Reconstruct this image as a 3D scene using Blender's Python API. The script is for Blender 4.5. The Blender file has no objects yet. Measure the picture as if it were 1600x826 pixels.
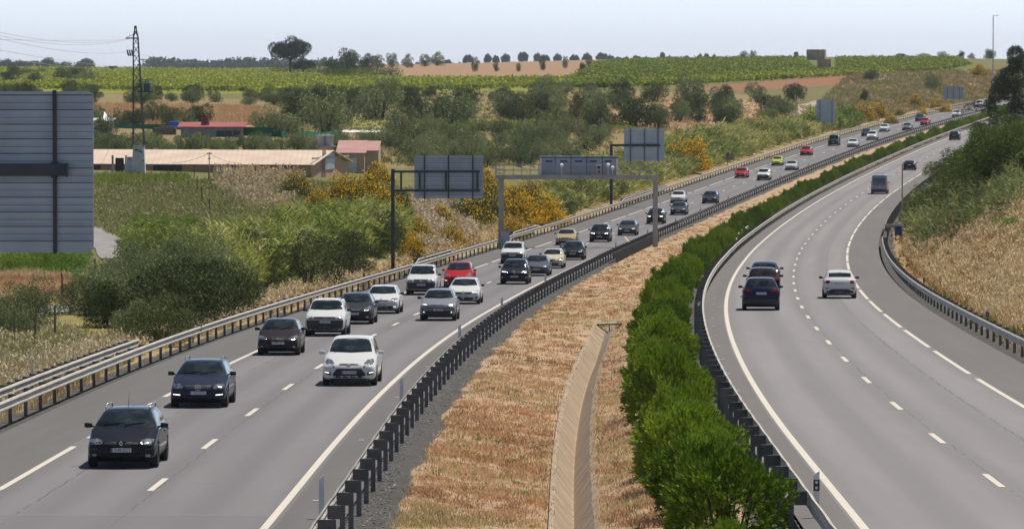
import bpy, bmesh, math, random
import numpy as np
from mathutils import Vector, Matrix
from mathutils.bvhtree import BVHTree
R = math.radians
random.seed(7)
RNG = np.random.default_rng(11)
sc = bpy.context.scene
COL = sc.collection
# ------------------------------------------------------------------ camera model
F = 7700.0; CX = 800.0; CY = 413.0; YH = 100.0; CAMZ = 20.0
PITCH = math.atan((CY - YH) / F)
def ray(x, y):
    """lateral slope u = X/Y and downward slope s = drop/Y of a pixel of the 1600x826 photograph"""
    a = (y - CY) / F
    dy = math.cos(PITCH) - a * math.sin(PITCH)
    return ((x - CX) / F / dy, (math.sin(PITCH) + a * math.cos(PITCH)) / dy)
def pix(X, Y, Z):
    d = CAMZ - Z
    dep = Y * math.cos(PITCH) + d * math.sin(PITCH)
    v = -Y * math.sin(PITCH) + d * math.cos(PITCH)
    return CX + F * X / dep, CY + F * v / dep
# ------------------------------------------------------------------ road profile and alignment
def smooth_tab(tab, x1=9000, k=30):
    xs = np.arange(0, x1 + 1, 2.0); t = np.array(tab, float)
    v = np.interp(xs, t[:, 0], t[:, 1]); g = np.exp(-np.linspace(-2, 2, 2 * k + 1) ** 2); g /= g.sum()
    vp = np.concatenate([v[0] + (v[0] - v[k:0:-1]), v, v[-1] + (v[-1] - v[-2:-k - 2:-1])])
    return xs, np.convolve(vp, g, 'valid')
_RX, _RV = smooth_tab([(0, 7.1), (111, 9.42), (196, 11.06), (281, 12.94), (349, 14.25), (434, 15.44), (502, 16.04), (570, 16.29), (638, 16.24), (706, 15.86), (779, 15.15), (898, 13.38), (985, 12.0), (1100, 10.1), (1200, 8.7), (1300, 7.3), (1500, 5), (9000, 5)], k=24)
def sst(a, b, x):
    t = np.clip((np.asarray(x, float) - a) / (b - a), 0, 1); return t * t * (3 - 2 * t)
def dropR(Y): return np.interp(Y, _RX, _RV)
def dropL(Y): return np.interp(Y, _RX, _RV) + 0.55 * (1 - sst(500, 900, Y))
def col_hit(u, s, dropf, Ys=np.arange(60, 1600, 0.5)):
    q = dropf(Ys) / Ys
    i = np.argmax(q <= s)
    return Ys[i]
_L = [(243,759),(331,691.5),(397.5,643),(453.5,605),(497,574.5),(580,525),(613.7,507.5),(645.7,491.7),(760.7,443.5),(915.7,382),(1002.5,348),(1082,316),(1128.7,299),(1143,293),(1159,287),(1174,281),(1218,264),(1248,253.5),(1262.6,248),(1276.6,242.5),(1291,237.4),(1305.5,232.3),(1319.5,227),(1376,210),(1440,192),(1490,179),(1540,167),(1590,157)]
_R = [(1555,752.5),(1463,683),(1397.5,631),(1350,590),(1315.5,559.5),(1293.7,534.5),(1275.7,512.5),(1263,495),(1253.7,479.5),(1247,466),(1242.7,454.5),(1240,443),(1240,433),(1240.7,424),(1242.5,415),(1245,405.5),(1248,397),(1252,389),(1257.7,381),(1263,374),(1269.5,366),(1276,359),(1283,352.5),(1290,346),(1297.5,339.5),(1305,333),(1312.7,326.5),(1320.7,320),(1328.7,314),(1337.7,308),(1347,302),(1356,296),(1395.7,273),(1440,250),(1462,239),(1484,229),(1507,219),(1518,214.4),(1560,197),(1592,185)]
def fit(pts, dropf):
    P = []
    for x, y in pts:
        u, s = ray(x, y); Y = col_hit(u, s, dropf); P.append((Y, u * Y))
    P = np.array(P); c = np.polyfit(P[:, 0] / 1000, P[:, 1], 5, w=1 / (P[:, 0] / 7700 + 0.02))
    ya, yb = 125.0, min(P[-1, 0], 1080)
    def X(Y):
        Y = np.asarray(Y, float); Yc = np.clip(Y, ya, yb); v = np.polyval(c, Yc / 1000)
        d = np.polyval(np.polyder(c), Yc / 1000) / 1000
        e = Y - Yc
        return v + d * e + np.where(e > 0, .5 * 0.00032 * e * e, 0)
    return X, P
XL, PL = fit(_L, dropL)
XR, PR = fit(_R, dropR)
def heading(Xf, Y): return (Xf(Y + 2) - Xf(Y - 2)) / 4.0
def rpt(side, Y, o, dz=0.0):
    """point on carriageway side 'L'/'R' at station Y, lateral offset o (to the right positive)"""
    Xf = XL if side == 'L' else XR; df = dropL if side == 'L' else dropR
    h = heading(Xf, Y); n = math.sqrt(1 + h * h)
    return Vector((float(Xf(Y) + o / n), float(Y - o * h / n), float(CAMZ - df(Y) + dz)))
# ------------------------------------------------------------------ terrain
_Y = [60,120,150,200,260,340,480,600,700,850,1000,1100,1300,1500,1700,2000,2300,3000,5000,9500]
_C = [-.12,-.06,-.02,.03,.058,.08,.12]
_D = np.array([
[9.8,10.3,10.8,11.9,12.6,12.6,11.4,10.2,9.3,7.8,6.8,6.2,5.4,4.6,3.9,2.6,2.2,5,5,6],
[9.8,10.3,10.8,11.9,12.6,12.6,11.4,10.2,9.3,7.8,6.8,6.2,5.4,4.6,3.9,2.6,2.0,5,5,6],
[9.8,10.3,10.8,11.9,12.8,13.2,12.2,11.3,10.3,8.2,6.4,5.6,4.6,3.9,2.6,.6,-.1,4.5,5,6],
[9.8,10.3,10.8,11.9,12.8,13.5,14,13.5,11.5,8.6,6.2,5,2.9,1.1,-.6,-2.4,-2.4,4,5,6],
[9.8,10.3,10.8,11.9,12.8,13.5,14,14,13,11,7.9,6.2,3.2,1.1,-.9,-3.1,-2.8,4,5,6],
[9.8,10.3,10.8,11.9,12.8,13.5,14,14,13.5,12,9.2,7.6,3.8,1.2,-.6,-2.6,-2.2,4,5,6],
[9.8,10.3,10.8,11.9,12.8,13.5,14,14,13.5,12.5,11,8.5,5.5,3,1,-1.5,-1.5,4,5,6]])
_lg = np.log(np.arange(40, 9600, 4.0)); _ly = np.log(np.array(_Y, float))
_tab = np.array([np.interp(_lg, _ly, r) for r in _D])
_g = np.exp(-np.linspace(-2, 2, 21) ** 2); _g /= _g.sum()
def _sm(row):
    lu = np.linspace(_lg[0], _lg[-1], 900); r = np.interp(lu, _lg, row)
    r = np.convolve(np.pad(r, 10, 'edge'), _g, 'valid'); return r
_tabu = np.array([_sm(r) for r in _tab]); _lu0, _lu1 = _lg[0], _lg[-1]
_RB = [(40,8.4),(120,9.0),(200,9.3),(300,8.9),(350,8.6),(450,8.6),(600,9.2),(800,9.2),(1000,8.2),(1300,5.0),(1700,1),(2000,-1.5),(2300,-1.5),(3000,4),(9500,6)]
def landL(u, Y):
    t = (np.log(np.clip(Y, 41, 9500)) - _lu0) / (_lu1 - _lu0) * 899; i = np.clip(t.astype(int), 0, 898); f = t - i
    c = np.interp(u, _C, np.arange(len(_C))); j = np.clip(c.astype(int), 0, len(_C) - 2); g = c - j; g = g * g * (3 - 2 * g) * .5 + g * .5
    a = _tabu[j, i] * (1 - f) + _tabu[j, i + 1] * f; b = _tabu[j + 1, i] * (1 - f) + _tabu[j + 1, i + 1] * f
    return a * (1 - g) + b * g
_LAT = np.random.default_rng(5).uniform(-1, 1, (256, 256))
def _vn(x, y):
    xi = np.floor(x).astype(int); yi = np.floor(y).astype(int); fx = x - xi; fy = y - yi; fx = fx * fx * (3 - 2 * fx); fy = fy * fy * (3 - 2 * fy)
    a = _LAT[xi & 255, yi & 255]; b = _LAT[(xi + 1) & 255, yi & 255]; c = _LAT[xi & 255, (yi + 1) & 255]; d = _LAT[(xi + 1) & 255, (yi + 1) & 255]
    return (a * (1 - fx) + b * fx) * (1 - fy) + (c * (1 - fx) + d * fx) * fy
def wob(X, Y, s, k=0):
    X = np.asarray(X, float); Y = np.asarray(Y, float); q = s * 1.6
    return 1.25 * (.62 * _vn(X / q + 17.3 * k, Y / q + 5.1 * k) + .38 * _vn(X / q * 2.13 + 3.7 * k + 40, Y / q * 2.13 + 9.9 * k))
DITCH = 10.0
def ground(X, Y):
    X = np.asarray(X, float); Y = np.asarray(Y, float); sh = np.broadcast(X, Y).shape
    X = np.broadcast_to(X, sh); Y = np.broadcast_to(Y, sh)
    hL = (XL(Y + 2) - XL(Y - 2)) / 4; hR = (XR(Y + 2) - XR(Y - 2)) / 4
    dL = (X - XL(Y)) / np.sqrt(1 + hL ** 2); dR = (X - XR(Y)) / np.sqrt(1 + hR ** 2)
    zl = -dropL(Y); zr = -dropR(Y)
    land = -landL(X / Y, Y) + .25 * wob(X, Y, 17) * sst(10, 30, -dL)
    lr = -np.interp(Y, [a for a, b in _RB], [b for a, b in _RB]) + .3 * wob(X, Y, 13, 2) * sst(12, 25, dR)
    roadfade = 1 - sst(1350, 1500, Y)
    # left verge then cutting
    w = np.interp(Y, [100, 300, 450, 9000], [9, 12, 15, 15])
    t = sst(0, 1, (-7.6 - dL) / w)
    left = (zl - .12) * (1 - t) + land * t
    W = np.maximum(dL - dR, 8)
    q = (dL - 5.0) / (W - 10.0)
    base = zl * (1 - np.clip(q, 0, 1)) + zr * np.clip(q, 0, 1)
    qd = (DITCH - 5.0) / (W - 10.0)
    m = np.abs(dL - DITCH)
    prof = np.interp(dL, [5, 6.6, 7.6, DITCH - .50, DITCH, DITCH + .50, DITCH + 1.6], [0, -.12, -.4, -.8, -1.48, -.8, -.45])
    prof = prof * (1 - sst(DITCH + 1.6, DITCH + 4.5, dL))
    fade = 1 - .75 * sst(215, 260, Y)
    med = base - .05 + prof * fade
    med = np.where((Y > 240) & (np.abs(dL - DITCH) < 1.5), np.maximum(med, base - .5), med)
    right = (zr - .12) * (1 - sst(0, 1, (dR - 7.6) / 9.0)) + lr * sst(0, 1, (dR - 7.6) / 9.0)
    z = np.where(dL < -7.6, left, np.where(dL < 5.0, zl - .12, np.where(dR < -5.0, med, np.where(dR < 7.6, zr - .12, right))))
    hill = np.where(dR > 0, lr, -landL(X / Y, Y))
    z = z * roadfade + hill * (1 - roadfade)
    return z + CAMZ
def gz(X, Y): return float(ground(np.array([X]), np.array([Y]))[0])
_YS = np.exp(np.linspace(math.log(62), math.log(9000), 2600))
_US = np.linspace(-.118, .118, 473)
_GRID = ground(_US[:, None] * _YS[None, :], np.broadcast_to(_YS, (len(_US), len(_YS))))
_S = np.minimum.accumulate((CAMZ - _GRID) / _YS, axis=1)
def at(x, y):
    u, s = ray(x, y); Q = np.minimum.accumulate((CAMZ - ground(u * _YS, _YS)) / _YS)
    i = int(np.argmax(Q <= s)); Y = _YS[i] if Q[i] <= s else 2200.0
    return Vector((u * Y, Y, gz(u * Y, Y)))
def at_many(px, py):
    """ground points seen at pixels (vectorised, coarse columns)"""
    a = (py - CY) / F; dy = math.cos(PITCH) - a * math.sin(PITCH)
    u = (px - CX) / F / dy; s = (math.sin(PITCH) + a * math.cos(PITCH)) / dy
    ci = np.clip(np.round((u - _US[0]) / (_US[1] - _US[0])).astype(int), 0, len(_US) - 1)
    Y = np.empty(len(px))
    for c in np.unique(ci):
        k = np.nonzero(ci == c)[0]; Q = -_S[c]
        j = np.searchsorted(Q, -s[k]); Y[k] = _YS[np.clip(j, 0, len(_YS) - 1)]
        bad = j >= len(_YS); Y[k[bad]] = np.nan
    X = u * Y; ok = ~np.isnan(Y)
    Z = np.full(len(px), np.nan); Z[ok] = ground(X[ok], Y[ok])
    return X, Y, Z, ok
def inpoly(px, py, poly):
    px = np.asarray(px); py = np.asarray(py); r = np.zeros(px.shape, bool); n = len(poly)
    for i in range(n):
        x1, y1 = poly[i]; x2, y2 = poly[(i + 1) % n]
        if y1 == y2: continue
        c = ((y1 > py) != (y2 > py)) & (px < (x2 - x1) * (py - y1) / (y2 - y1) + x1)
        r ^= c
    return r
def samp(poly, n):
    xs = [p[0] for p in poly]; ys = [p[1] for p in poly]
    px = RNG.uniform(min(xs), max(xs), n * 4); py = RNG.uniform(min(ys), max(ys), n * 4)
    k = inpoly(px, py, poly); return px[k][:n], py[k][:n]
# ------------------------------------------------------------------ objects
def tag(o, label=None, cat=None, group=None, kind=None):
    if label: o['label'] = label
    if cat: o['category'] = cat
    if group: o['group'] = group
    if kind: o['kind'] = kind
    return o
def empty(name, loc=(0, 0, 0), rz=0.0, parent=None):
    o = bpy.data.objects.new(name, None); COL.objects.link(o); o.location = loc; o.rotation_euler = (0, 0, rz); o.parent = parent
    return o
def link(name, me, parent=None):
    o = bpy.data.objects.new(name, me); COL.objects.link(o); o.parent = parent; return o
def npmesh(name, V, Fq, mats, parent=None, smooth=False, col=None, nper=4, mi=None):
    """fast mesh from numpy: V (n,3), Fq (m,nper)"""
    me = bpy.data.meshes.new(name); m = len(Fq)
    me.vertices.add(len(V)); me.vertices.foreach_set('co', np.ascontiguousarray(V, np.float32).ravel())
    me.loops.add(m * nper); me.loops.foreach_set('vertex_index', np.ascontiguousarray(Fq, np.int32).ravel())
    me.polygons.add(m); me.polygons.foreach_set('loop_start', np.arange(0, m * nper, nper, dtype=np.int32))
    try: me.polygons.foreach_set('loop_total', np.full(m, nper, np.int32))
    except Exception: pass
    if mi is not None: me.polygons.foreach_set('material_index', np.ascontiguousarray(mi, np.int32))
    if smooth: me.polygons.foreach_set('use_smooth', np.ones(m, bool))
    if col is not None:
        ca = me.color_attributes.new('Col', 'FLOAT_COLOR', 'POINT')
        c4 = np.ones((len(V), 4), np.float32); c4[:, :3] = col; ca.data.foreach_set('color', c4.ravel())
    me.update(calc_edges=True); me.validate()
    for mt in (mats if isinstance(mats, (list, tuple)) else [mats]): me.materials.append(mt)
    return link(name, me, parent)
class MB:
    def __init__(s): s.bm = bmesh.new()
    def box(s, c, d, M=None, bev=0):
        r = bmesh.ops.create_cube(s.bm, size=1.0); vs = r['verts']
        bmesh.ops.scale(s.bm, verts=vs, vec=d); bmesh.ops.translate(s.bm, verts=vs, vec=c)
        if bev:
            es = {e for v in vs for e in v.link_edges}
            rr = bmesh.ops.bevel(s.bm, geom=list(es), offset=bev, segments=2, affect='EDGES', profile=.5)
            vs = list({v for f in rr['faces'] for v in f.verts} | {v for v in vs if v.is_valid})
        if M is not None: bmesh.ops.transform(s.bm, matrix=M, verts=vs)
        return s
    def bar(s, a, b, w, h=None, up=(0, 0, 1)):
        a = Vector(a); b = Vector(b); d = b - a; L = d.length
        if L < 1e-6: return s
        x = d / L; y = Vector(up).cross(x)
        if y.length < 1e-3: y = Vector((0, 1, 0)).cross(x)
        y.normalize(); z = x.cross(y); h = h or w
        M = Matrix(((x.x, y.x, z.x, (a.x + b.x) / 2), (x.y, y.y, z.y, (a.y + b.y) / 2), (x.z, y.z, z.z, (a.z + b.z) / 2), (0, 0, 0, 1)))
        return s.box((0, 0, 0), (L, w, h), M)
    def tube(s, a, b, r0, r1=None, n=8):
        a = Vector(a); b = Vector(b); d = b - a; r1 = r0 if r1 is None else r1
        q = Vector((0, 0, 1)).rotation_difference(d.normalized()).to_matrix().to_4x4()
        M = Matrix.Translation((a + b) / 2) @ q
        bmesh.ops.create_cone(s.bm, cap_ends=True, segments=n, radius1=r0, radius2=r1, depth=d.length, matrix=M); return s
    def poly(s, pts):
        vs = [s.bm.verts.new(p) for p in pts]
        try: s.bm.faces.new(vs)
        except ValueError: pass
        return s
    def prism(s, pts, d):
        """pts: closed 3-D outline, extruded by vector d"""
        d = Vector(d); a = [s.bm.verts.new(p) for p in pts]; b = [s.bm.verts.new(Vector(p) + d) for p in pts]; n = len(pts)
        s.bm.faces.new(a); s.bm.faces.new(b[::-1])
        for i in range(n): s.bm.faces.new((a[i], b[i], b[(i + 1) % n], a[(i + 1) % n]))
        return s
    def grid(s, rows, close=False):
        R_ = [[s.bm.verts.new(p) for p in r] for r in rows]
        for i in range(len(R_) - 1):
            n = len(R_[i])
            for j in range(n if close else n - 1): s.bm.faces.new((R_[i][j], R_[i][(j + 1) % n], R_[i + 1][(j + 1) % n], R_[i + 1][j]))
        return R_
    def mesh(s, name, mat, smooth=False):
        bmesh.ops.recalc_face_normals(s.bm, faces=s.bm.faces)
        me = bpy.data.meshes.new(name); s.bm.to_mesh(me); s.bm.free()
        for m in (mat if isinstance(mat, (list, tuple)) else [mat]): me.materials.append(m)
        if smooth: me.polygons.foreach_set('use_smooth', [True] * len(me.polygons))
        return me
    def build(s, name, mat, parent=None, smooth=False): return link(name, s.mesh(name, mat, smooth), parent)
_kids = {}
def dup(o, loc=None, rz=None, scale=None, parent=None, color=None):
    ch = _kids.get(o.name)
    if ch is None: ch = _kids[o.name] = list(o.children)
    c = o.copy(); COL.objects.link(c); c.parent = parent
    if loc is not None: c.location = loc
    if rz is not None: c.rotation_euler = (0, 0, rz)
    if scale is not None: c.scale = scale if hasattr(scale, '__len__') else (scale,) * 3
    if color is not None: c.color = color
    for k in ch: dup(k, parent=c, color=color)
    return c
# ------------------------------------------------------------------ materials
def nmat(name):
    m = bpy.data.materials.new(name); m.use_nodes = True; nt = m.node_tree; b = nt.nodes['Principled BSDF']; return m, nt, b
def N(nt, t, **kw):
    n = nt.nodes.new(t)
    for k, v in kw.items():
        if k in n.inputs: n.inputs[k].default_value = v
        else: setattr(n, k, v)
    return n
def mixc(nt, fac, a, b, mode='MIX'):
    n = nt.nodes.new('ShaderNodeMix'); n.data_type = 'RGBA'; n.blend_type = mode
    for sck, v in ((n.inputs[0], fac), (n.inputs[6], a), (n.inputs[7], b)):
        if isinstance(v, bpy.types.NodeSocket): nt.links.new(v, sck)
        elif isinstance(v, (int, float)): sck.default_value = v
        else: sck.default_value = (*v, 1) if len(v) == 3 else v
    return n.outputs[2]
def ramp(nt, v, stops):
    n = nt.nodes.new('ShaderNodeValToRGB'); e = n.color_ramp.elements
    while len(e) < len(stops): e.new(.5)
    for k, (p, c) in enumerate(stops): e[k].position = p; e[k].color = (*c, 1) if not isinstance(c, (int, float)) else (c, c, c, 1)
    nt.links.new(v, n.inputs[0]); return n.outputs[0]
def noise(nt, scale, detail=3, rough=.55, vec=None, obj=True):
    n = N(nt, 'ShaderNodeTexNoise', Scale=scale, Detail=detail, Roughness=rough)
    if vec is None:
        g = nt.nodes.new('ShaderNodeTexCoord') if obj else nt.nodes.new('ShaderNodeNewGeometry')
        vec = g.outputs['Object'] if obj else g.outputs['Position']
    nt.links.new(vec, n.inputs['Vector']); return n.outputs[0]
def plain(name, c, rough=.6, metal=0, var=.15, scale=3, spec=.5, c2=None, bump=0, obj=True):
    m, nt, b = nmat(name); b.inputs['Roughness'].default_value = rough; b.inputs['Metallic'].default_value = metal
    b.inputs['Specular IOR Level'].default_value = spec
    c2 = c2 or tuple(v * (1 - var * 1.6) for v in c)
    f = noise(nt, scale, 5, .6, obj=obj); f = ramp(nt, f, [(.35, 0), (.65, 1)])
    nt.links.new(mixc(nt, f, c2, c), b.inputs['Base Color'])
    if bump:
        bp = N(nt, 'ShaderNodeBump', Strength=bump, Distance=.02); nt.links.new(noise(nt, scale * 8, 4, .6, obj=obj), bp.inputs['Height']); nt.links.new(bp.outputs[0], b.inputs['Normal'])
    return m
def leafmat(name, c, c2, trans=.25, rough=.55, attr=False, scale=.35, spec=.25):
    m, nt, b = nmat(name); b.inputs['Roughness'].default_value = rough; b.inputs['Specular IOR Level'].default_value = spec
    if attr:
        a = N(nt, 'ShaderNodeAttribute', attribute_name='Col'); colr = a.outputs['Color']
    else:
        oi = nt.nodes.new('ShaderNodeObjectInfo'); f = noise(nt, scale, 2, .5, obj=False); rn = nt.nodes.new('ShaderNodeNewGeometry')
        md = N(nt, 'ShaderNodeMath', operation='MULTIPLY_ADD'); nt.links.new(rn.outputs['Random Per Island'], md.inputs[0]); md.inputs[1].default_value = .7
        m2 = N(nt, 'ShaderNodeMath', operation='MULTIPLY_ADD'); nt.links.new(oi.outputs['Random'], m2.inputs[0]); m2.inputs[1].default_value = .5; m2.inputs[2].default_value = -.12
        nt.links.new(m2.outputs[0], md.inputs[2])
        colr = mixc(nt, md.outputs[0], c, c2)
        colr = mixc(nt, ramp(nt, f, [(.4, 0), (.62, .35)]), colr, tuple(v * .6 for v in c))
    nt.links.new(colr, b.inputs['Base Color'])
    if trans:
        t = nt.nodes.new('ShaderNodeBsdfTranslucent'); nt.links.new(colr, t.inputs['Color'])
        mx = nt.nodes.new('ShaderNodeMixShader'); mx.inputs[0].default_value = trans
        nt.links.new(b.outputs[0], mx.inputs[1]); nt.links.new(t.outputs[0], mx.inputs[2]); nt.links.new(mx.outputs[0], nt.nodes['Material Output'].inputs['Surface'])
    return m
M = {}
M['galv'] = plain('galvanised_steel', (.52, .47, .40), .6, .15, .2, 2.5, obj=False)
M['galv_dark'] = plain('weathered_steel', (.16, .165, .17), .55, .35, .2, 2, obj=False)
M['sign_back'] = plain('sign_back_aluminium', (.40, .43, .48), .45, .35, .12, .8)
M['sign_pale'] = plain('pale_sign_back', (.55, .62, .66), .5, .2, .1, .8)
M['frame_dark'] = plain('dark_steel_frame', (.06, .065, .075), .5, .4, .2, 2)
M['gantry'] = plain('gantry_steel', (.42, .40, .38), .55, .3, .15, 1.2)
M['white'] = plain('white_paint', (.78, .78, .76), .5, 0, .08, 2)
M['black'] = plain('black_plastic', (.015, .015, .016), .45, 0, .1, 3)
M['trim'] = plain('grey_black_trim', (.035, .035, .037), .55, 0, .2, 3)
M['rubber'] = plain('tyre_rubber', (.022, .022, .022), .8, 0, .2, 8)
M['rim'] = plain('alloy_rim', (.42, .42, .43), .3, .8, .1, 5)
M['chrome'] = plain('chrome_trim', (.75, .75, .77), .12, 1, .02, 5)
M['lamp_dark'] = plain('headlamp_inner', (.10, .105, .11), .2, .6, .4, 12, c2=(.5, .5, .52))
M['plate'] = plain('number_plate_white', (.62, .63, .64), .5, 0, .05, 4)
M['plateblue'] = plain('number_plate_blue', (.03, .08, .4), .5, 0, .05, 4)
M['red_lens'] = plain('red_lamp_lens', (.35, .01, .01), .15, 0, .3, 9)
M['teal'] = plain('teal_bin', (.05, .30, .28), .6, 0, .15, 2)
M['bluebox'] = plain('blue_box_paint', (.03, .06, .22), .5, 0, .15, 2)
M['concrete'] = plain('old_concrete', (.42, .38, .33), .85, 0, .3, 1.5, bump=.4)
M['bark'] = plain('bark', (.10, .075, .055), .9, 0, .4, 4, bump=.5)
M['wood'] = plain('weathered_wood', (.20, .16, .12), .85, 0, .3, 4)
M['greennet'] = plain('green_netting', (.01, .22, .12), .7, 0, .25, .5, obj=False)
def glass(name, c):
    m, nt, b = nmat(name); b.inputs['Base Color'].default_value = (*c, 1); b.inputs['Roughness'].default_value = .03; b.inputs['Specular IOR Level'].default_value = .8
    f = noise(nt, 2.2, 3, .6); nt.links.new(mixc(nt, ramp(nt, f, [(.4, 0), (.7, 1)]), c, tuple(v * 3.2 + .01 for v in c)), b.inputs['Base Color']); return m
M['glass'] = glass('car_glass', (.008, .012, .012))
m, nt, b = nmat('car_paint'); oi = nt.nodes.new('ShaderNodeObjectInfo'); nt.links.new(oi.outputs['Color'], b.inputs['Base Color'])
b.inputs['Roughness'].default_value = .5; b.inputs['Specular IOR Level'].default_value = .03; b.inputs['Coat Weight'].default_value = .6; b.inputs['Coat Roughness'].default_value = .02; b.inputs['Coat IOR'].default_value = 1.4
dn = noise(nt, 1.8, 4, .6); nt.links.new(mixc(nt, ramp(nt, dn, [(.45, 0), (.75, .035)]), oi.outputs['Color'], (.3, .26, .22)), b.inputs['Base Color'])
M['paint'] = m
m, nt, b = nmat('headlamp_lit'); b.inputs['Base Color'].default_value = (.7, .7, .7, 1); b.inputs['Emission Color'].default_value = (1, .96, .88, 1); b.inputs['Emission Strength'].default_value = 2.2; M['lit'] = m
m, nt, b = nmat('tail_lit'); b.inputs['Base Color'].default_value = (.5, .02, .01, 1); b.inputs['Emission Color'].default_value = (1, .05, .02, 1); b.inputs['Emission Strength'].default_value = .5; b.inputs['Roughness'].default_value = .2; M['taillit'] = m
# ------------------------------------------------------------------ ground sheet
G_TAN = (.52,.37,.25); G_STRAW = (.42,.34,.20); G_MIX = (.20,.19,.085); G_GREEN = (.15,.19,.045); G_WHEAT = (.55,.37,.20)
G_BROWN = (.40,.26,.165); G_RED = (.33,.17,.10); G_LANE = (.36,.33,.30); G_GRAVEL = (.125,.12,.118); G_DRY = (.43,.33,.19)
ZONES = [
 ([(0,104),(420,104),(440,112),(600,122),(900,122),(900,140),(640,146),(420,146),(0,146)], (.26,.29,.05)),
 ([(0,138),(150,146),(450,158),(640,150),(950,140),(1250,150),(1250,215),(950,262),(640,262),(0,262)], (.30,.235,.12)),
 ([(145,166),(300,168),(400,170),(445,182),(400,197),(145,195)], G_WHEAT),
 ([(0,160),(145,160),(145,230),(0,230)], G_WHEAT),
 ([(545,182),(640,190),(620,204),(540,204)], (.30,.30,.10)),
 ([(640,192),(960,192),(1000,204),(640,206)], (.22,.26,.06)),
 ([(860,150),(1250,158),(1250,195),(1060,200),(860,205)], (.47,.34,.21)),
 ([(560,96),(700,94),(940,92),(940,103),(870,125),(740,129),(600,121)], G_BROWN),
 ([(735,121),(880,120),(870,126),(735,127)], G_RED),
 ([(870,125),(935,100),(1000,94),(1200,91),(1500,90),(1530,105),(1465,114),(1380,116),(1200,124),(1100,131),(950,141),(890,141)], (.17,.20,.05)),
 ([(1050,94),(1200,90),(1500,88),(1580,84),(1580,60),(1050,60)], (.42,.20,.11)),
 ([(1090,137),(1200,127),(1390,113),(1400,122),(1310,133),(1230,138),(1090,143)], G_RED),
 ([(1380,112),(1580,108),(1600,160),(1440,172),(1330,190),(1290,160)], (.34,.28,.13)),
 ([(1470,118),(1560,112),(1560,150),(1470,150)], (.40,.27,.14)),
 ([(1330,176),(1430,160),(1440,182),(1330,208)], (.40,.29,.17)),
 ([(0,428),(60,424),(110,440),(110,470),(0,486)], (.50,.31,.18)),
 ([(0,396),(148,394),(120,436),(0,432)], (.09,.16,.03)),
 ([(147,360),(147,400),(240,420),(560,410),(640,380),(640,262),(147,262)], (.20,.20,.075)),
 ([(360,265),(460,265),(460,400),(380,330)], G_DRY),
 ([(0,480),(110,490),(240,540),(215,545),(0,625)], (.30,.27,.10)),
]
def zone_color(px, py, base):
    c = base.copy()
    for poly, cc in ZONES: c[inpoly(px, py, poly)] = cc
    return c
def make_terrain():
    us = np.concatenate([-np.exp(np.linspace(math.log(1.3), math.log(.127), 34))[:-1], np.linspace(-.125, .125, 440), np.exp(np.linspace(math.log(.127), math.log(1.3), 34))[1:]])
    ys = np.exp(np.linspace(math.log(40), math.log(6300), 860))
    X = us[:, None] * ys[None, :]; Y = np.broadcast_to(ys, X.shape); Z = ground(X, Y)
    hL = heading(XL, Y); hR = heading(XR, Y)
    dL = (X - XL(Y)) / np.sqrt(1 + hL ** 2); dR = (X - XR(Y)) / np.sqrt(1 + hR ** 2)
    px, py = pix(X, Y, Z)
    base = np.empty(X.shape + (3,)); base[:] = G_MIX
    base[(dR > 0)] = G_STRAW
    base = zone_color(px, py, base)
    # green-brown patches
    w1 = wob(X, Y, 5.5, 3); w2 = wob(X, Y, 2.1, 5)
    nearL = (Y < 430)
    mk = (w1 > .35) & nearL & (dL < -8); base[mk] = base[mk] * .6 + np.array((.16,.19,.05)) * .4
    roadend = Y < 1420
    verge = (dL > -11.5 - w2) & (dL < -6) & roadend; base[verge] = (.44,.34,.19)
    med = (dL > 5) & (dR < -5) & roadend; base[med] = G_TAN
    mk = med & (w1 * .6 + w2 * .6 > .45); base[mk] = (.46,.36,.20)
    mk = med & (w1 < -.5); base[mk] = (.58,.40,.26)
    rb = (dR > 6) & (dR < 14) & roadend; base[rb] = (.43,.29,.17)
    mk = (dR > 14) & (w1 > .3) & roadend; base[mk] = (.30,.27,.10)
    gr = roadend & (((dL > -7.6 - .3 * w2) & (dL < -6)) | ((dL > 4.8) & (dL < 6.05 + .22 * w2)) | ((dR > -5.9) & (dR < -4.5)) | ((dR > 6) & (dR < 7.5 + .2 * w2)))
    base[gr] = G_GRAVEL
    n0, n1 = X.shape
    V = np.stack([X, Y, Z], -1).reshape(-1, 3)
    a = (np.arange(n0 - 1)[:, None] * n1 + np.arange(n1 - 1)[None, :]).ravel()
    Fq = np.stack([a, a + n1, a + n1 + 1, a + 1], -1)
    m, nt, b = nmat('ground_soil'); at_ = N(nt, 'ShaderNodeAttribute', attribute_name='Col')
    f1 = noise(nt, .35, 6, .65, obj=False); f2 = noise(nt, 3.5, 5, .7, obj=False); f3 = noise(nt, 22, 3, .7, obj=False)
    c = mixc(nt, ramp(nt, f1, [(.38, 0), (.62, .4)]), at_.outputs['Color'], (.62,.60,.55), 'MULTIPLY')
    c = mixc(nt, ramp(nt, f2, [(.42, 0), (.62, .7)]), c, (.55,.52,.46), 'MULTIPLY')
    c = mixc(nt, ramp(nt, f3, [(.5, 0), (.72, .75)]), c, (1.6,1.55,1.5), 'MULTIPLY')
    c = mixc(nt, ramp(nt, f3, [(.25, .75), (.45, 0)]), c, (.35,.33,.3), 'MULTIPLY')
    nt.links.new(c, b.inputs['Base Color']); b.inputs['Roughness'].default_value = .95; b.inputs['Specular IOR Level'].default_value = .1
    bp = N(nt, 'ShaderNodeBump', Strength=.8, Distance=.06); nt.links.new(f3, bp.inputs['Height']); nt.links.new(bp.outputs[0], b.inputs['Normal'])
    o = npmesh('ground', V, Fq, m, smooth=True, col=base.reshape(-1, 3)); tag(o, kind='structure')
make_terrain()
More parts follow.
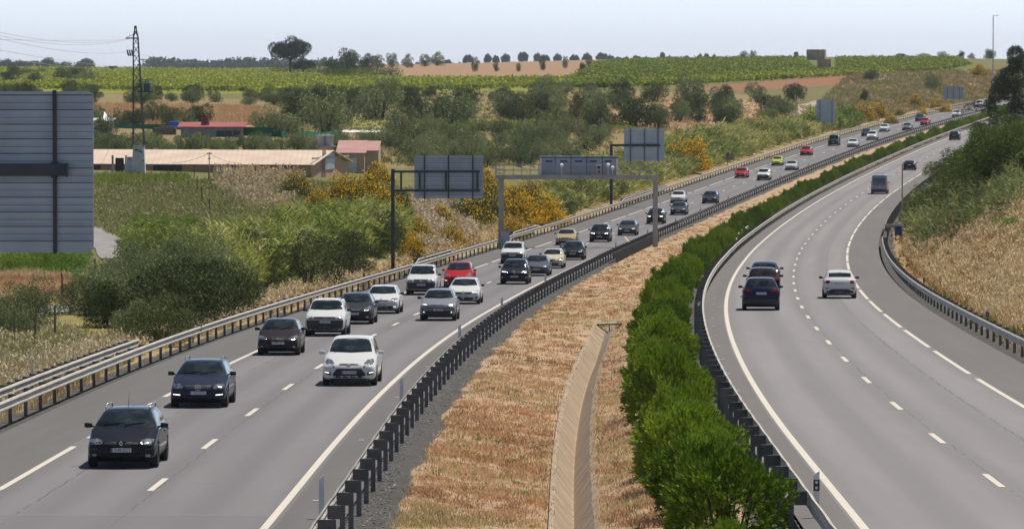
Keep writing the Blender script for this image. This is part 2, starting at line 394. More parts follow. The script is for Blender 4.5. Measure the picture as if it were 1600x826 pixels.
# ------------------------------------------------------------------ carriageways
YR = np.concatenate([np.arange(30, 400, 2.0), np.arange(400, 1501, 5.0)])
def strip(name, side, o0, o1, dz, mat, Ys=YR, no=2, kind='structure', parent=None):
    Xf = XL if side == 'L' else XR; df = dropL if side == 'L' else dropR
    Ys = np.asarray(Ys, float); h = heading(Xf, Ys); n = np.sqrt(1 + h * h); os_ = np.linspace(o0, o1, no)
    P = np.stack([Xf(Ys)[:, None] + os_ / n[:, None], Ys[:, None] - os_ * (h / n)[:, None], (CAMZ - df(Ys) + dz)[:, None] + 0 * os_], -1)
    k = len(Ys); a = (np.arange(k - 1)[:, None] * no + np.arange(no - 1)).ravel()
    Fq = np.stack([a, a + 1, a + no + 1, a + no], -1)
    o = npmesh(name, P.reshape(-1, 3), Fq, mat, parent=parent)
    uv = o.data.uv_layers.new(name='UVMap'); UV = np.stack([0 * Ys[:, None] + os_, Ys[:, None] + 0 * os_], -1).reshape(-1, 2)
    li = np.empty(len(o.data.loops), np.int32); o.data.loops.foreach_get('vertex_index', li); uv.data.foreach_set('uv', UV[li].astype(np.float32).ravel())
    if kind: tag(o, kind=kind)
    return o
def asphalt(name, c, tracks, seams, joint=None):
    m, nt, b = nmat(name); tc = nt.nodes.new('ShaderNodeTexCoord'); sp = nt.nodes.new('ShaderNodeSeparateXYZ'); nt.links.new(tc.outputs['UV'], sp.inputs[0])
    mp = N(nt, 'ShaderNodeMapping'); mp.inputs['Scale'].default_value = (1.1, .035, 1); nt.links.new(tc.outputs['UV'], mp.inputs[0])
    st = N(nt, 'ShaderNodeTexNoise', Scale=1.0, Detail=5, Roughness=.6); nt.links.new(mp.outputs[0], st.inputs['Vector'])
    col = mixc(nt, ramp(nt, st.outputs[0], [(.33, 0), (.67, 1)]), tuple(v * .86 for v in c), tuple(v * 1.1 for v in c))
    g = noise(nt, 30, 2, .8, obj=False); col = mixc(nt, ramp(nt, g, [(.3, 1), (.52, 0)]), col, tuple(v * .5 for v in c))
    g4 = noise(nt, 55, 2, .8, obj=False); col = mixc(nt, ramp(nt, g4, [(.6, 0), (.75, .8)]), col, tuple(min(1, v * 1.7) for v in c))
    g2 = noise(nt, .25, 4, .6, obj=False); col = mixc(nt, ramp(nt, g2, [(.42, 0), (.62, .35)]), col, tuple(v * .8 for v in c))
    def band(center, half, soft, wiggle=0):
        x = sp.outputs[0]
        if wiggle:
            mp2 = N(nt, 'ShaderNodeMapping'); mp2.inputs['Scale'].default_value = (.05, .5, 1); nt.links.new(tc.outputs['UV'], mp2.inputs[0])
            wn = N(nt, 'ShaderNodeTexNoise', Scale=1.0, Detail=4); nt.links.new(mp2.outputs[0], wn.inputs['Vector'])
            ad = N(nt, 'ShaderNodeMath', operation='MULTIPLY_ADD'); nt.links.new(wn.outputs[0], ad.inputs[0]); ad.inputs[1].default_value = wiggle; nt.links.new(x, ad.inputs[2]); x = ad.outputs[0]; center = center + wiggle * .5
        s = N(nt, 'ShaderNodeMath', operation='SUBTRACT'); nt.links.new(x, s.inputs[0]); s.inputs[1].default_value = center
        a = N(nt, 'ShaderNodeMath', operation='ABSOLUTE'); nt.links.new(s.outputs[0], a.inputs[0])
        r = N(nt, 'ShaderNodeMapRange', interpolation_type='SMOOTHSTEP'); nt.links.new(a.outputs[0], r.inputs[0])
        r.inputs[1].default_value = half; r.inputs[2].default_value = half + soft; r.inputs[3].default_value = 1; r.inputs[4].default_value = 0
        return r.outputs[0]
    for t in tracks:
        bb = N(nt, 'ShaderNodeMath', operation='MULTIPLY'); nt.links.new(band(t, .25, .55), bb.inputs[0]); bb.inputs[1].default_value = .7
        col = mixc(nt, bb.outputs[0], col, tuple(v * 1.16 for v in c))
    for t in (-1.75, 1.75) if tracks else ():
        bb = N(nt, 'ShaderNodeMath', operation='MULTIPLY'); nt.links.new(band(t, .15, .6, .5), bb.inputs[0]); bb.inputs[1].default_value = .5
        col = mixc(nt, bb.outputs[0], col, tuple(v * .84 for v in c))
    sn = noise(nt, .6, 3, .6, obj=False); sg = ramp(nt, sn, [(.42, 0), (.5, .8)])
    for t in seams:
        bb = N(nt, 'ShaderNodeMath', operation='MULTIPLY'); nt.links.new(band(t, .012, .02, .25), bb.inputs[0]); nt.links.new(sg, bb.inputs[1])
        col = mixc(nt, bb.outputs[0], col, tuple(v * .3 for v in c))
    if joint:
        r = N(nt, 'ShaderNodeMath', operation='LESS_THAN'); nt.links.new(sp.outputs[1], r.inputs[0]); r.inputs[1].default_value = joint
        s = N(nt, 'ShaderNodeMath', operation='MULTIPLY'); nt.links.new(r.outputs[0], s.inputs[0]); s.inputs[1].default_value = .55
        col = mixc(nt, s.outputs[0], col, tuple(v * .82 for v in c))
        s = N(nt, 'ShaderNodeMath', operation='SUBTRACT'); nt.links.new(sp.outputs[1], s.inputs[0]); s.inputs[1].default_value = joint
        a = N(nt, 'ShaderNodeMath', operation='ABSOLUTE'); nt.links.new(s.outputs[0], a.inputs[0]); l = N(nt, 'ShaderNodeMath', operation='LESS_THAN'); nt.links.new(a.outputs[0], l.inputs[0]); l.inputs[1].default_value = .12
        s2 = N(nt, 'ShaderNodeMath', operation='MULTIPLY'); nt.links.new(l.outputs[0], s2.inputs[0]); s2.inputs[1].default_value = .5
        col = mixc(nt, s2.outputs[0], col, tuple(v * 1.35 for v in c))
    mp3 = N(nt, 'ShaderNodeMapping'); mp3.inputs['Scale'].default_value = (.22, .012, 1); nt.links.new(tc.outputs['UV'], mp3.inputs[0]); n3 = N(nt, 'ShaderNodeTexNoise', Scale=1.0, Detail=6, Roughness=.65); nt.links.new(mp3.outputs[0], n3.inputs['Vector'])
    col = mixc(nt, ramp(nt, n3.outputs[0], [(.40, 0), (.55, .5), (.7, 0)]), col, tuple(v * .84 for v in c))
    mp4 = N(nt, 'ShaderNodeMapping'); mp4.inputs['Scale'].default_value = (.5, 1.1, 1); nt.links.new(tc.outputs['UV'], mp4.inputs[0]); n4 = N(nt, 'ShaderNodeTexNoise', Scale=1.0, Detail=6, Roughness=.75); nt.links.new(mp4.outputs[0], n4.inputs['Vector'])
    col = mixc(nt, ramp(nt, n4.outputs[0], [(.66, 0), (.72, .5)]), col, tuple(v * .5 for v in c))
    nt.links.new(col, b.inputs['Base Color']); b.inputs['Roughness'].default_value = .85; b.inputs['Specular IOR Level'].default_value = .3
    return m
A_L = asphalt('asphalt_lanes_left', (.180,.170,.178), (-2.6,-.9,.9,2.6), (.12, -2.3), joint=108.2)
A_R = asphalt('asphalt_lanes_right', (.225,.212,.214), (-2.8,-.9,1.0,2.8), (.12, 2.2))
A_SL = asphalt('asphalt_shoulder', (.145,.135,.132), (), ())
A_SR = asphalt('asphalt_shoulder_pale', (.165,.152,.146), (), ())
strip('road', 'L', -3.75, 3.62, 0, A_L, no=5); strip('road', 'R', -3.95, 3.85, 0, A_R, no=5)
strip('road_shoulder', 'L', -6.35, -3.75, 0, A_SL, no=3); strip('road_shoulder', 'L', 3.62, 5.0, 0, A_SL, no=2)
strip('road_shoulder', 'R', -5.0, -3.95, 0, A_SR, no=2); strip('road_shoulder', 'R', 3.85, 6.2, 0, A_SR, no=3)
m, nt, b = nmat('road_paint'); f = noise(nt, 14, 4, .7, obj=False); f2 = noise(nt, 1.2, 3, .6, obj=False)
c = mixc(nt, ramp(nt, f, [(.25, .9), (.42, 0)]), (.60,.55,.47), (.30,.28,.26)); c = mixc(nt, ramp(nt, f2, [(.45, 0), (.7, .4)]), c, (.5,.46,.41))
nt.links.new(c, b.inputs['Base Color']); b.inputs['Roughness'].default_value = .7; M['line'] = m
strip('lane_marking', 'L', 3.34, 3.52, .008, M['line']); strip('lane_marking', 'R', -3.90, -3.72, .008, M['line'])
def dashes(side, off, w, starts, length):
    Xf = XL if side == 'L' else XR; df = dropL if side == 'L' else dropR; V = []; Fq = []
    for y0 in starts:
        ys = np.linspace(y0, y0 + length, 5); h = heading(Xf, ys); n = np.sqrt(1 + h * h); k = len(V) * 1
        b0 = sum(len(v) for v in V)
        P = np.stack([np.stack([Xf(ys) + o / n, ys - o * h / n, CAMZ - df(ys) + .008], -1) for o in (off - w / 2, off + w / 2)], 1).reshape(-1, 3)
        V.append(P); a = b0 + np.arange(4) * 2; Fq.append(np.stack([a, a + 1, a + 3, a + 2], -1))
    o = npmesh('lane_marking', np.concatenate(V), np.concatenate(Fq), M['line']); tag(o, kind='structure')
def stationL(y): return float(col_hit(0, ray(800, y)[1], dropL))
def stationR(y): return float(col_hit(0, ray(800, y)[1], dropR))
sL = stationL(759) - 2.0; sR = stationR(752.5) - 2.0
dashes('L', 0, .16, np.arange(sL - 17 * 3, 1450, 17.0), 4.6); dashes('R', 0, .16, np.arange(sR - 17 * 4, 1450, 17.0), 4.6)
dashes('L', -3.6, .17, np.arange(stationL(699) - 20 - 24 * 2, 1450, 24.0), 20); dashes('R', 3.72, .17, np.arange(stationR(584) - 24 * 5, 1450, 24.0), 20.3)
# weeds growing in the joints of the right shoulder, reflective studs
mb = MB(); mb.box((0, 0, .012), (.15, .1, .024), bev=.006)
stud = mb.build('road_stud', M['white'])
def place_studs(side, off, Ys, lab, grp):
    global stud
    for y in Ys:
        o = stud if not stud.get('label') else dup(stud)
        o.location = rpt(side, y, off, 0); tag(o, lab, 'road stud', grp)
place_studs('L', 4.1, np.arange(stationL(784.5), 330, 24.5), 'small pale reflective stud on the dark strip beside the left carriageway solid line', 'studs along the left carriageway line')
place_studs('R', -4.45, np.arange(stationR(726) - 12, 380, 12.2), 'small pale reflective stud on the inner shoulder of the right carriageway', 'studs along the right carriageway line')
# ------------------------------------------------------------------ concrete ditch
def ditch():
    Ys = np.arange(60, 246, 1.0); h = heading(XL, Ys); n = np.sqrt(1 + h * h)
    offs = [-.58, -.46, -.02, .02, .46, .58]; rows = []
    for y, hh, nn in zip(Ys, h, n):
        zl = -float(dropL(y)); zr = -float(dropR(y)); r = []
        jit = .03 * math.sin(y * 3.1)
        for o in offs:
            d = DITCH + o; X = float(XL(y)) + d / nn; Yy = y - d * hh / nn
            zz = gz(X, Yy) + (.10 if abs(o) > .45 else .07)
            r.append((X + (jit if abs(o) > .6 else 0), Yy, zz))
        rows.append(r)
    mb = MB(); mb.grid(rows)
    m, nt, b = nmat('ditch_concrete'); tc = nt.nodes.new('ShaderNodeNewGeometry'); sp = nt.nodes.new('ShaderNodeSeparateXYZ'); nt.links.new(tc.outputs['Position'], sp.inputs[0])
    wv = N(nt, 'ShaderNodeMath', operation='FRACT'); dv = N(nt, 'ShaderNodeMath', operation='DIVIDE'); jx = N(nt, 'ShaderNodeMath', operation='MULTIPLY_ADD'); nt.links.new(noise(nt, .9, 2, .5, obj=False), jx.inputs[0]); jx.inputs[1].default_value = .5; nt.links.new(sp.outputs[1], jx.inputs[2]); nt.links.new(jx.outputs[0], dv.inputs[0]); dv.inputs[1].default_value = 2.6
    nt.links.new(dv.outputs[0], wv.inputs[0]); jl = N(nt, 'ShaderNodeMath', operation='LESS_THAN'); nt.links.new(wv.outputs[0], jl.inputs[0]); jl.inputs[1].default_value = .05
    mp = N(nt, 'ShaderNodeMapping'); mp.inputs['Scale'].default_value = (.9, .8, .9); nt.links.new(tc.outputs['Position'], mp.inputs[0])
    st = noise(nt, 1.3, 5, .65, vec=mp.outputs[0]); g = noise(nt, 9, 4, .7, obj=False)
    col = mixc(nt, ramp(nt, st, [(.35, 0), (.65, 1)]), (.26,.19,.125), (.40,.31,.215)); col = mixc(nt, ramp(nt, g, [(.5, 0), (.7, .6)]), col, (.30,.22,.15))
    jm = N(nt, 'ShaderNodeMath', operation='MULTIPLY'); nt.links.new(jl.outputs[0], jm.inputs[0]); jm.inputs[1].default_value = .75
    col = mixc(nt, jm.outputs[0], col, (.07,.055,.04)); nt.links.new(col, b.inputs['Base Color']); b.inputs['Roughness'].default_value = .9
    o = mb.build('drainage_channel', m); tag(o, kind='structure')
ditch()
# grate at the ditch head
P0 = at(952, 521)
g = empty('drain_grate', P0); tag(g, 'rusty dark bar frame standing across the concrete drainage channel', 'drain grate')
mb = MB(); mb.bar((-.62, 0, .42), (.62, 0, .46), .12, .07); mb.bar((-.58, .02, .40), (0, .0, -.02), .05); mb.bar((.58, .02, .42), (0, 0, -.02), .05); mb.build('frame_bar', M['wood'], g)
mb = MB(); mb.bar((0, 0, 0), (0, 0, .42), .05); mb.build('grille', M['wood'], g)
# ------------------------------------------------------------------ barriers
PROF = [(0, .745), (.03, .735), (.082, .70), (.082, .675), (.02, .62), (0, .59), (.02, .56), (.082, .505), (.082, .48), (.03, .445), (0, .435)]
def post_mesh(nm, face, h=.74, dark=True):
    mb = MB(); w = .06
    x = -face * .30
    mb.box((x, 0, (h - .35) / 2), (.11, .006, h + .35)); mb.box((x - .052, .03, (h - .35) / 2), (.006, .06, h + .35)); mb.box((x + .052, .03, (h - .35) / 2), (.006, .06, h + .35))
    mb.box((-face * .12, .0, h - .14), (.26, .008, .27)); mb.box((-face * .12, .035, h - .004), (.30, .07, .006)); mb.box((-face * .12, .035, h - .275), (.24, .06, .006))
    return mb.mesh(nm, M['galv_dark'] if dark else M['galv'])
def barrier(label, side, off, face, Y0, Y1, step=4.0, near=0.0, far=0.0, dz=None, cat='guardrail', group=None, offf=None, ystart=None, dark=True):
    """face = +1 when the rail bulges to +offset. near/far: metres over which the end turns down"""
    root = empty('guardrail', rpt(side, Y0, off)); base = Vector(root.location)
    tag(root, label, cat, group)
    Ys = [Y0]
    while Ys[-1] < Y1: Ys.append(min(Y1, Ys[-1] + (1.0 if near or far else (2.0 if Ys[-1] < 350 else 4.0))))
    rows = []
    for y in Ys:
        d = 0
        if near and y < Y0 + near: d = -.72 * (1 - (y - Y0) / near)
        if far and y > Y1 - far: d = -.72 * (1 - (Y1 - y) / far)
        o = off + (offf(y) if offf else 0); j = .012 * math.sin(y * 1.9 + off); rows.append([tuple(rpt(side, y, o + face * a + j, b + d) - base) for a, b in PROF])
    mb = MB(); mb.grid(rows); ms = mb.build('rail', M['galv'], root, smooth=True)
    pm = post_mesh('post', face, dark=dark); k = 0; rest = []
    ys = np.arange(Y0 + (near or .5), Y1 - far, step); inview = []
    for y in ys:
        p = rpt(side, float(y), off + (offf(y) if offf else 0)) - base; h = float(heading(XL if side == 'L' else XR, y)); a = -math.atan(h)
        if y < 96: continue
        if k < 100:
            o = link('post', pm, root); o.location = p; o.rotation_euler = (0, 0, a); k += 1
        else: rest.append((p, a))
    if rest:
        n = len(pm.vertices); co = np.empty(n * 3); pm.vertices.foreach_get('co', co); co = co.reshape(-1, 3)
        fq = np.array([list(pl.vertices) for pl in pm.polygons]); V = []; Fq = []
        for i, (p, a) in enumerate(rest):
            c, s_ = math.cos(a), math.sin(a); V.append(np.stack([co[:, 0] * c - co[:, 1] * s_ + p.x, co[:, 0] * s_ + co[:, 1] * c + p.y, co[:, 2] + p.z], -1)); Fq.append(fq + i * n)
        o = npmesh('post', np.concatenate(V), np.concatenate(Fq), M['galv_dark'] if dark else M['galv'], root); o['kind'] = 'stuff'; o['label'] = 'distant posts of the barrier'
    return root
def findY(side, off, x, dz=.72, lo=70, hi=1300):
    ys = np.arange(lo, hi, .5); Xf = XL if side == 'L' else XR
    best = None
    for y in ys:
        p = rpt(side, float(y), off, dz); q = pix(p.x, p.y, p.z)
        d = abs(q[0] - x)
        if best is None or d < best[0]: best = (d, float(y))
    return best[1]
barrier('long steel guardrail along the outer shoulder of the left carriageway full of oncoming cars', 'L', -6.75, 1, 60, 1400)
barrier('steel guardrail with dark square posts between the oncoming lanes and the gravel median', 'L', 4.95, -1, 60, 1400)
barrier('steel guardrail between the oleander hedge and the right carriageway', 'R', -4.95, 1, 60, 1400)
barrier('curved steel guardrail on the outer edge of the right carriageway beside dry grass', 'R', 6.55, -1, 60, findY('R', 6.55, 1366, lo=200, hi=420), near=0, far=0)
barrier('guardrail with a white end starting by the blue box beyond the gap', 'R', 6.6, -1, findY('R', 6.6, 1366, .5, 330, 520) + 30, 1350)
barrier('second guardrail run standing behind the outer one in the lower left, ending by the bushes', 'L', -7.75, 1, 60, findY('L', -7.75, 215), step=2.0)
yb = findY('L', -7.6, 641, .1)
barrier('short double guardrail section in front of the first cantilever sign post', 'L', -7.6, 1, yb, findY('L', -7.6, 705), step=2.0, near=7)
yb = findY('L', -7.6, 792, .1)
barrier('short double guardrail section beside the left foot of the gantry', 'L', -7.6, 1, yb, findY('L', -7.6, 840), step=2.0, near=8)
yb = findY('L', -7.6, 964, .1)
barrier('short double guardrail section by the cantilever sign behind the gantry', 'L', -7.6, 1, yb, findY('L', -7.6, 1041), step=2.0, near=9)
yb = findY('R', -6.0, 1148, .1, lo=250, hi=600)
barrier('short extra guardrail piece half hidden in the hedge beside the right carriageway', 'R', -6.0, 1, yb, findY('R', -6.0, 1171, lo=250, hi=700), step=2.0, near=10)
ya, yb = findY('L', 5.6, 953), findY('L', 5.6, 1022)
barrier('closely posted double guardrail shielding the right foot of the gantry', 'L', 5.75, -1, ya, yb, step=1.0)
# delineator posts
mb = MB(); mb.prism([(-.06, 0, 0), (.06, 0, 0), (.06, 0, 1.05), (-.06, 0, .97)], (0, .05, 0)); dpm = mb.mesh('delineator', M['white'])
mb = MB(); mb.box((0, -.006, .76), (.125, .012, .22)); bdm = mb.mesh('black_band', M['black'])
mb = MB(); mb.tube((0, -.016, .82), (0, -.010, .82), .032, n=10); mb.tube((0, -.016, .71), (0, -.010, .71), .032, n=10); rfm = mb.mesh('reflector', M['white'])
mb = MB(); mb.box((0, -.014, .76), (.045, .006, .15)); ambm = mb.mesh('reflector', plain('amber_reflector', (.6,.25,.02), .4))
def delin(side, off, y, lab, style, group='delineator posts along the motorway'):
    r = empty('delineator_post', rpt(side, y, off, -.1)); tag(r, lab, 'delineator post', group)
    link('marker_body', dpm, r)
    if style: link('black_band', bdm, r)
    if style == 'w': link('reflector', rfm, r)
    if style == 'a': link('reflector', ambm, r)
def dl(side, off, x, lab, style, lo=70, hi=1300, z=.9): delin(side, off, findY(side, off, x, z, lo, hi), lab, style)
dl('L', -8.5, 49, 'white marker post behind the two parallel rails at the far lower left', '')
dl('L', -7.4, 301, 'white marker post behind the rail beside the large dark bushes', '')
dl('L', -7.4, 443, 'white marker post behind the rail left of the grey hatchback', '')
dl('L', -7.4, 569, 'white marker post with dark band left of the big sign post', 'k')
dl('L', -7.4, 664, 'white marker post in front of yellow broom above the short double rail', '')
dl('L', -7.4, 825, 'white marker post beside the bright yellow broom at the gantry foot', '')
dl('L', 4.5, 502, 'pale grey marker post on the near median rail at the bottom edge', '', 70, 200)
dl('L', 4.5, 627, 'pale grey marker post on the median rail right of the white people carrier', '', 110, 260)
dl('L', 4.5, 718, 'pale grey marker post on the median rail below the white hatchback', '', 110, 300)
dl('L', 4.5, 784, 'pale grey marker post on the median rail at the solid line end', '', 150, 400)
dl('L', 4.5, 852, 'pale grey marker post on the median rail beside the black crossover', '', 200, 420)
for x in (962, 1012, 1056, 1094, 1138, 1181, 1219, 1263, 1305): dl('L', 4.5, x, 'small distant marker post on the median rail beside the far oncoming lanes', '')
dl('R', -4.6, 1275, 'marker post with black band and two round reflectors on the near right rail', 'w', 70, 140)
dl('R', -5.1, 1083, 'marker post with black band between the hedge and the right carriageway rail', 'w', 150, 330, .5)
dl('R', 7.3, 1393, 'marker post with black band at the narrow top of the right outer rail', 'a', 230, 420)
dl('R', 7.3, 1444, 'white post with amber reflector behind the right rail, middle of the three', 'a', 170, 420)
dl('R', 7.3, 1543, 'white post with amber reflector behind the right rail, nearest of the three', 'a', 120, 300)
# ------------------------------------------------------------------ vehicles
TMP = []
def loft_shell(st, W, bow_f=.10, bow_r=.07):
    """st rows: (x from front, zbottom, ztop, roof half width fraction, shoulder z, half width fraction, greenhouse 0..1)"""
    L = st[-1][0]; bm = bmesh.new(); rings = []
    for x, zb, zt, htf, zs, wf, gh in st:
        hw = W / 2 * wf; ht = W / 2 * htf
        zs = min(zs, zt - .03)
        h = zs - zb
        half = [(0, zb), (hw * .80, zb), (hw * .955, zb + .07), (hw * .99, zb + .32 * h), (hw, zb + .62 * h), (hw * .985, zs - .05), (hw * .955, zs)]
        if gh > .5: half += [(hw * .90, zs + .035), (hw * .90 * .5 + ht * .5 + .02, (zs + zt) / 2), (ht, zt - .07), (ht * .93, zt - .025), (ht * .55, zt - .004), (0, zt)]
        else: half += [(hw * .90, zs * .6 + zt * .4), (hw * .80, zs * .25 + zt * .75), (hw * .68, zt - .012), (hw * .52, zt - .005), (hw * .3, zt), (0, zt)]
        ring = [(y, z) for y, z in half] + [(-y, z) for y, z in half[-2:0:-1]]
        vs = []
        for y, z in ring:
            k = (abs(y) / (W / 2)) ** 2; f = max(0, 1 - x / (L * .5)); r_ = max(0, 1 - (L - x) / (L * .5))
            xx = x + bow_f * k * f ** .5 - bow_r * k * r_ ** .5
            vs.append(bm.verts.new((L / 2 - xx, y, z)))
        rings.append(vs)
    n = len(rings[0])
    for a, b in zip(rings[:-1], rings[1:]):
        for j in range(n): bm.faces.new((a[j], a[(j + 1) % n], b[(j + 1) % n], b[j]))
    for ring, dx in ((rings[0], .03), (rings[-1], -.03)):
        c = sum((v.co for v in ring), Vector()) / n; inner = []
        for v in ring: inner.append(bm.verts.new((v.co.x + dx, c.y + (v.co.y - c.y) * .8, c.z + (v.co.z - c.z) * .8)))
        for j in range(n): bm.faces.new((ring[j], inner[j], inner[(j + 1) % n], ring[(j + 1) % n]))
        # strips across the cap
        for j in range(n // 2):
            q = [inner[j], inner[(j + 1)], inner[(n - j - 1) % n], inner[(n - j) % n]]
            q2 = [];
            for v in q:
                if v not in q2: q2.append(v)
            if len(q2) >= 3:
                try: bm.faces.new(q2)
                except ValueError: pass
    bmesh.ops.recalc_face_normals(bm, faces=bm.faces)
    me = bpy.data.meshes.new('shell'); bm.to_mesh(me); bm.free()
    o = bpy.data.objects.new('shell', me); COL.objects.link(o); md = o.modifiers.new('s', 'SUBSURF'); md.levels = 2; md.render_levels = 2
    dg = bpy.context.evaluated_depsgraph_get(); ev = o.evaluated_get(dg).to_mesh(); out = bmesh.new(); out.from_mesh(ev)
    o.evaluated_get(dg).to_mesh_clear(); bpy.data.objects.remove(o); bpy.data.meshes.remove(me)
    return out
def cut_arch(bm, ax, zc, rad, ymin):
    kill = []
    for f in bm.faces:
        c = f.calc_center_median()
        if abs(c.y) > ymin and (c.x - ax) ** 2 + (c.z - zc) ** 2 < rad * rad and c.z < zc + rad: kill.append(f)
    bmesh.ops.delete(bm, geom=kill, context='FACES')
    for v in bm.verts:
        if v.is_boundary and abs(v.co.y) > ymin * .98:
            d = Vector((v.co.x - ax, v.co.z - zc)); l = d.length
            if .5 * rad < l < 1.45 * rad and v.co.z > zc - rad * .45: v.co.x = ax + d.x / l * rad; v.co.z = zc + d.y / l * rad
def patch(name, pts, axis, bvh, mat, parent, off=.006, th=.02, cuts=3, smooth=True):
    """outline pts in (lateral, z) for axis F/R, in (x, z) for axis +Y/-Y; conformed to the body shell"""
    bm = bmesh.new(); vs = [bm.verts.new((p[0], p[1], 0)) for p in pts]; f = bm.faces.new(vs)
    bmesh.ops.triangulate(bm, faces=[f])
    for _ in range(7):
        lg = [e for e in bm.edges if e.calc_length() > .085]
        if not lg: break
        bmesh.ops.subdivide_edges(bm, edges=lg, cuts=1); bmesh.ops.triangulate(bm, faces=[q for q in bm.faces if len(q.verts) > 3])
    dirn = {'F': Vector((-1, 0, 0)), 'R': Vector((1, 0, 0)), 'Y': Vector((0, -1, 0)), 'y': Vector((0, 1, 0))}[axis]
    for v in bm.verts:
        a, z = v.co.x, v.co.y
        o = Vector((9, a, z)) if axis == 'F' else Vector((-9, a, z)) if axis == 'R' else Vector((a, 9, z)) if axis == 'Y' else Vector((a, -9, z))
        hit = bvh.ray_cast(o, dirn)
        if hit[0] is None:
            nr = bvh.find_nearest(o + dirn * 7); v.co = nr[0] - dirn * off
        else: v.co = hit[0] - dirn * off
        v.co += dirn * (th + off)
    r = bmesh.ops.extrude_face_region(bm, geom=bm.faces[:]); nv = [g for g in r['geom'] if isinstance(g, bmesh.types.BMVert)]
    bmesh.ops.translate(bm, verts=nv, vec=-dirn * (th + off))
    bmesh.ops.recalc_face_normals(bm, faces=bm.faces)
    me = bpy.data.meshes.new(name); bm.to_mesh(me); bm.free(); me.materials.append(mat)
    o = link(name, me, parent); return o
def mir(p): return [(-a, z) for a, z in p][::-1]
_wm = {}
def wheel(parent, x, y, r, wdt, style=0):
    key = (round(r, 3), round(wdt, 3), y > 0, style)
    if key not in _wm:
        s = 1 if y > 0 else -1; mb = MB(); rows = []
        prof = [(-wdt / 2 + .02, r * .66), (-wdt / 2, r * .74), (-wdt / 2, r * .93), (-wdt / 2 + .03, r), (wdt / 2 - .03, r), (wdt / 2, r * .93), (wdt / 2, r * .74), (wdt / 2 - .02, r * .66)]
        for k in range(28):
            a = 2 * math.pi * k / 28; rows.append([(rr * math.cos(a), yy, rr * math.sin(a)) for yy, rr in prof])
        rows.append(rows[0]); mb.grid(rows); bmesh.ops.remove_doubles(mb.bm, verts=mb.bm.verts, dist=1e-4); tm = mb.mesh('wheel', M['rubber'], True)
        mb = MB(); yo = s * (wdt / 2 - .025)
        mb.tube((0, yo - s * .10, 0), (0, yo - s * .06, 0), r * .66, n=24)
        rows = []
        for k in range(25):
            a = 2 * math.pi * k / 24; rows.append([(rr * math.cos(a), yy, rr * math.sin(a)) for rr, yy in ((r * .67, yo), (r * .62, yo), (r * .60, yo - s * .05))])
        mb.grid(rows)
        nsp = 5 if style == 0 else 9
        for k in range(nsp):
            a = 2 * math.pi * k / nsp + .3; mb.bar((.05 * math.cos(a), yo - s * .015, .05 * math.sin(a)), (r * .62 * math.cos(a), yo - s * .02, r * .62 * math.sin(a)), .03, .07 if nsp == 5 else .035, up=(0, 1, 0))
        mb.tube((0, yo - s * .05, 0), (0, yo, 0), .06, n=12); rm = mb.mesh('rim', M['rim'])
        _wm[key] = (tm, rm)
    tm, rm = _wm[key]; w = link('wheel', tm, parent); w.location = (x, y, r); rr = link('rim', rm, w); return w
_txt = {}
def text_mesh(s, size, ext=.002):
    c = bpy.data.curves.new('t', 'FONT'); c.body = s; c.size = size; c.align_x = 'CENTER'; c.align_y = 'CENTER'; c.extrude = ext; c.resolution_u = 2
    o = bpy.data.objects.new('t', c); COL.objects.link(o); dg = bpy.context.evaluated_depsgraph_get(); me = bpy.data.meshes.new_from_object(o.evaluated_get(dg)); bpy.data.objects.remove(o); me.name = 'lettering'; return me
def number_plate(parent, x, z, front, text=None, y=0):
    s = 1 if front else -1
    mb = MB(); mb.box((0, 0, 0), (.012, .52, .11), bev=.003); p = mb.build('number_plate', M['plate'], parent); p.location = (x + s * .012, y, z)
    mb = MB(); mb.box((0, 0, 0), (.004, .042, .104)); q = mb.build('country_band', M['plateblue'], p); q.location = (s * .008, -s * .235 if True else 0, 0)
    if text:
        me = text_mesh(text, .108); me.materials.clear(); me.materials.append(M['black']); t = link('lettering', me, p)
        t.rotation_euler = (math.pi / 2, 0, math.pi / 2 * s); t.location = (s * .0075, s * .022, 0); t.scale = (.92, 1, 1)
    return p
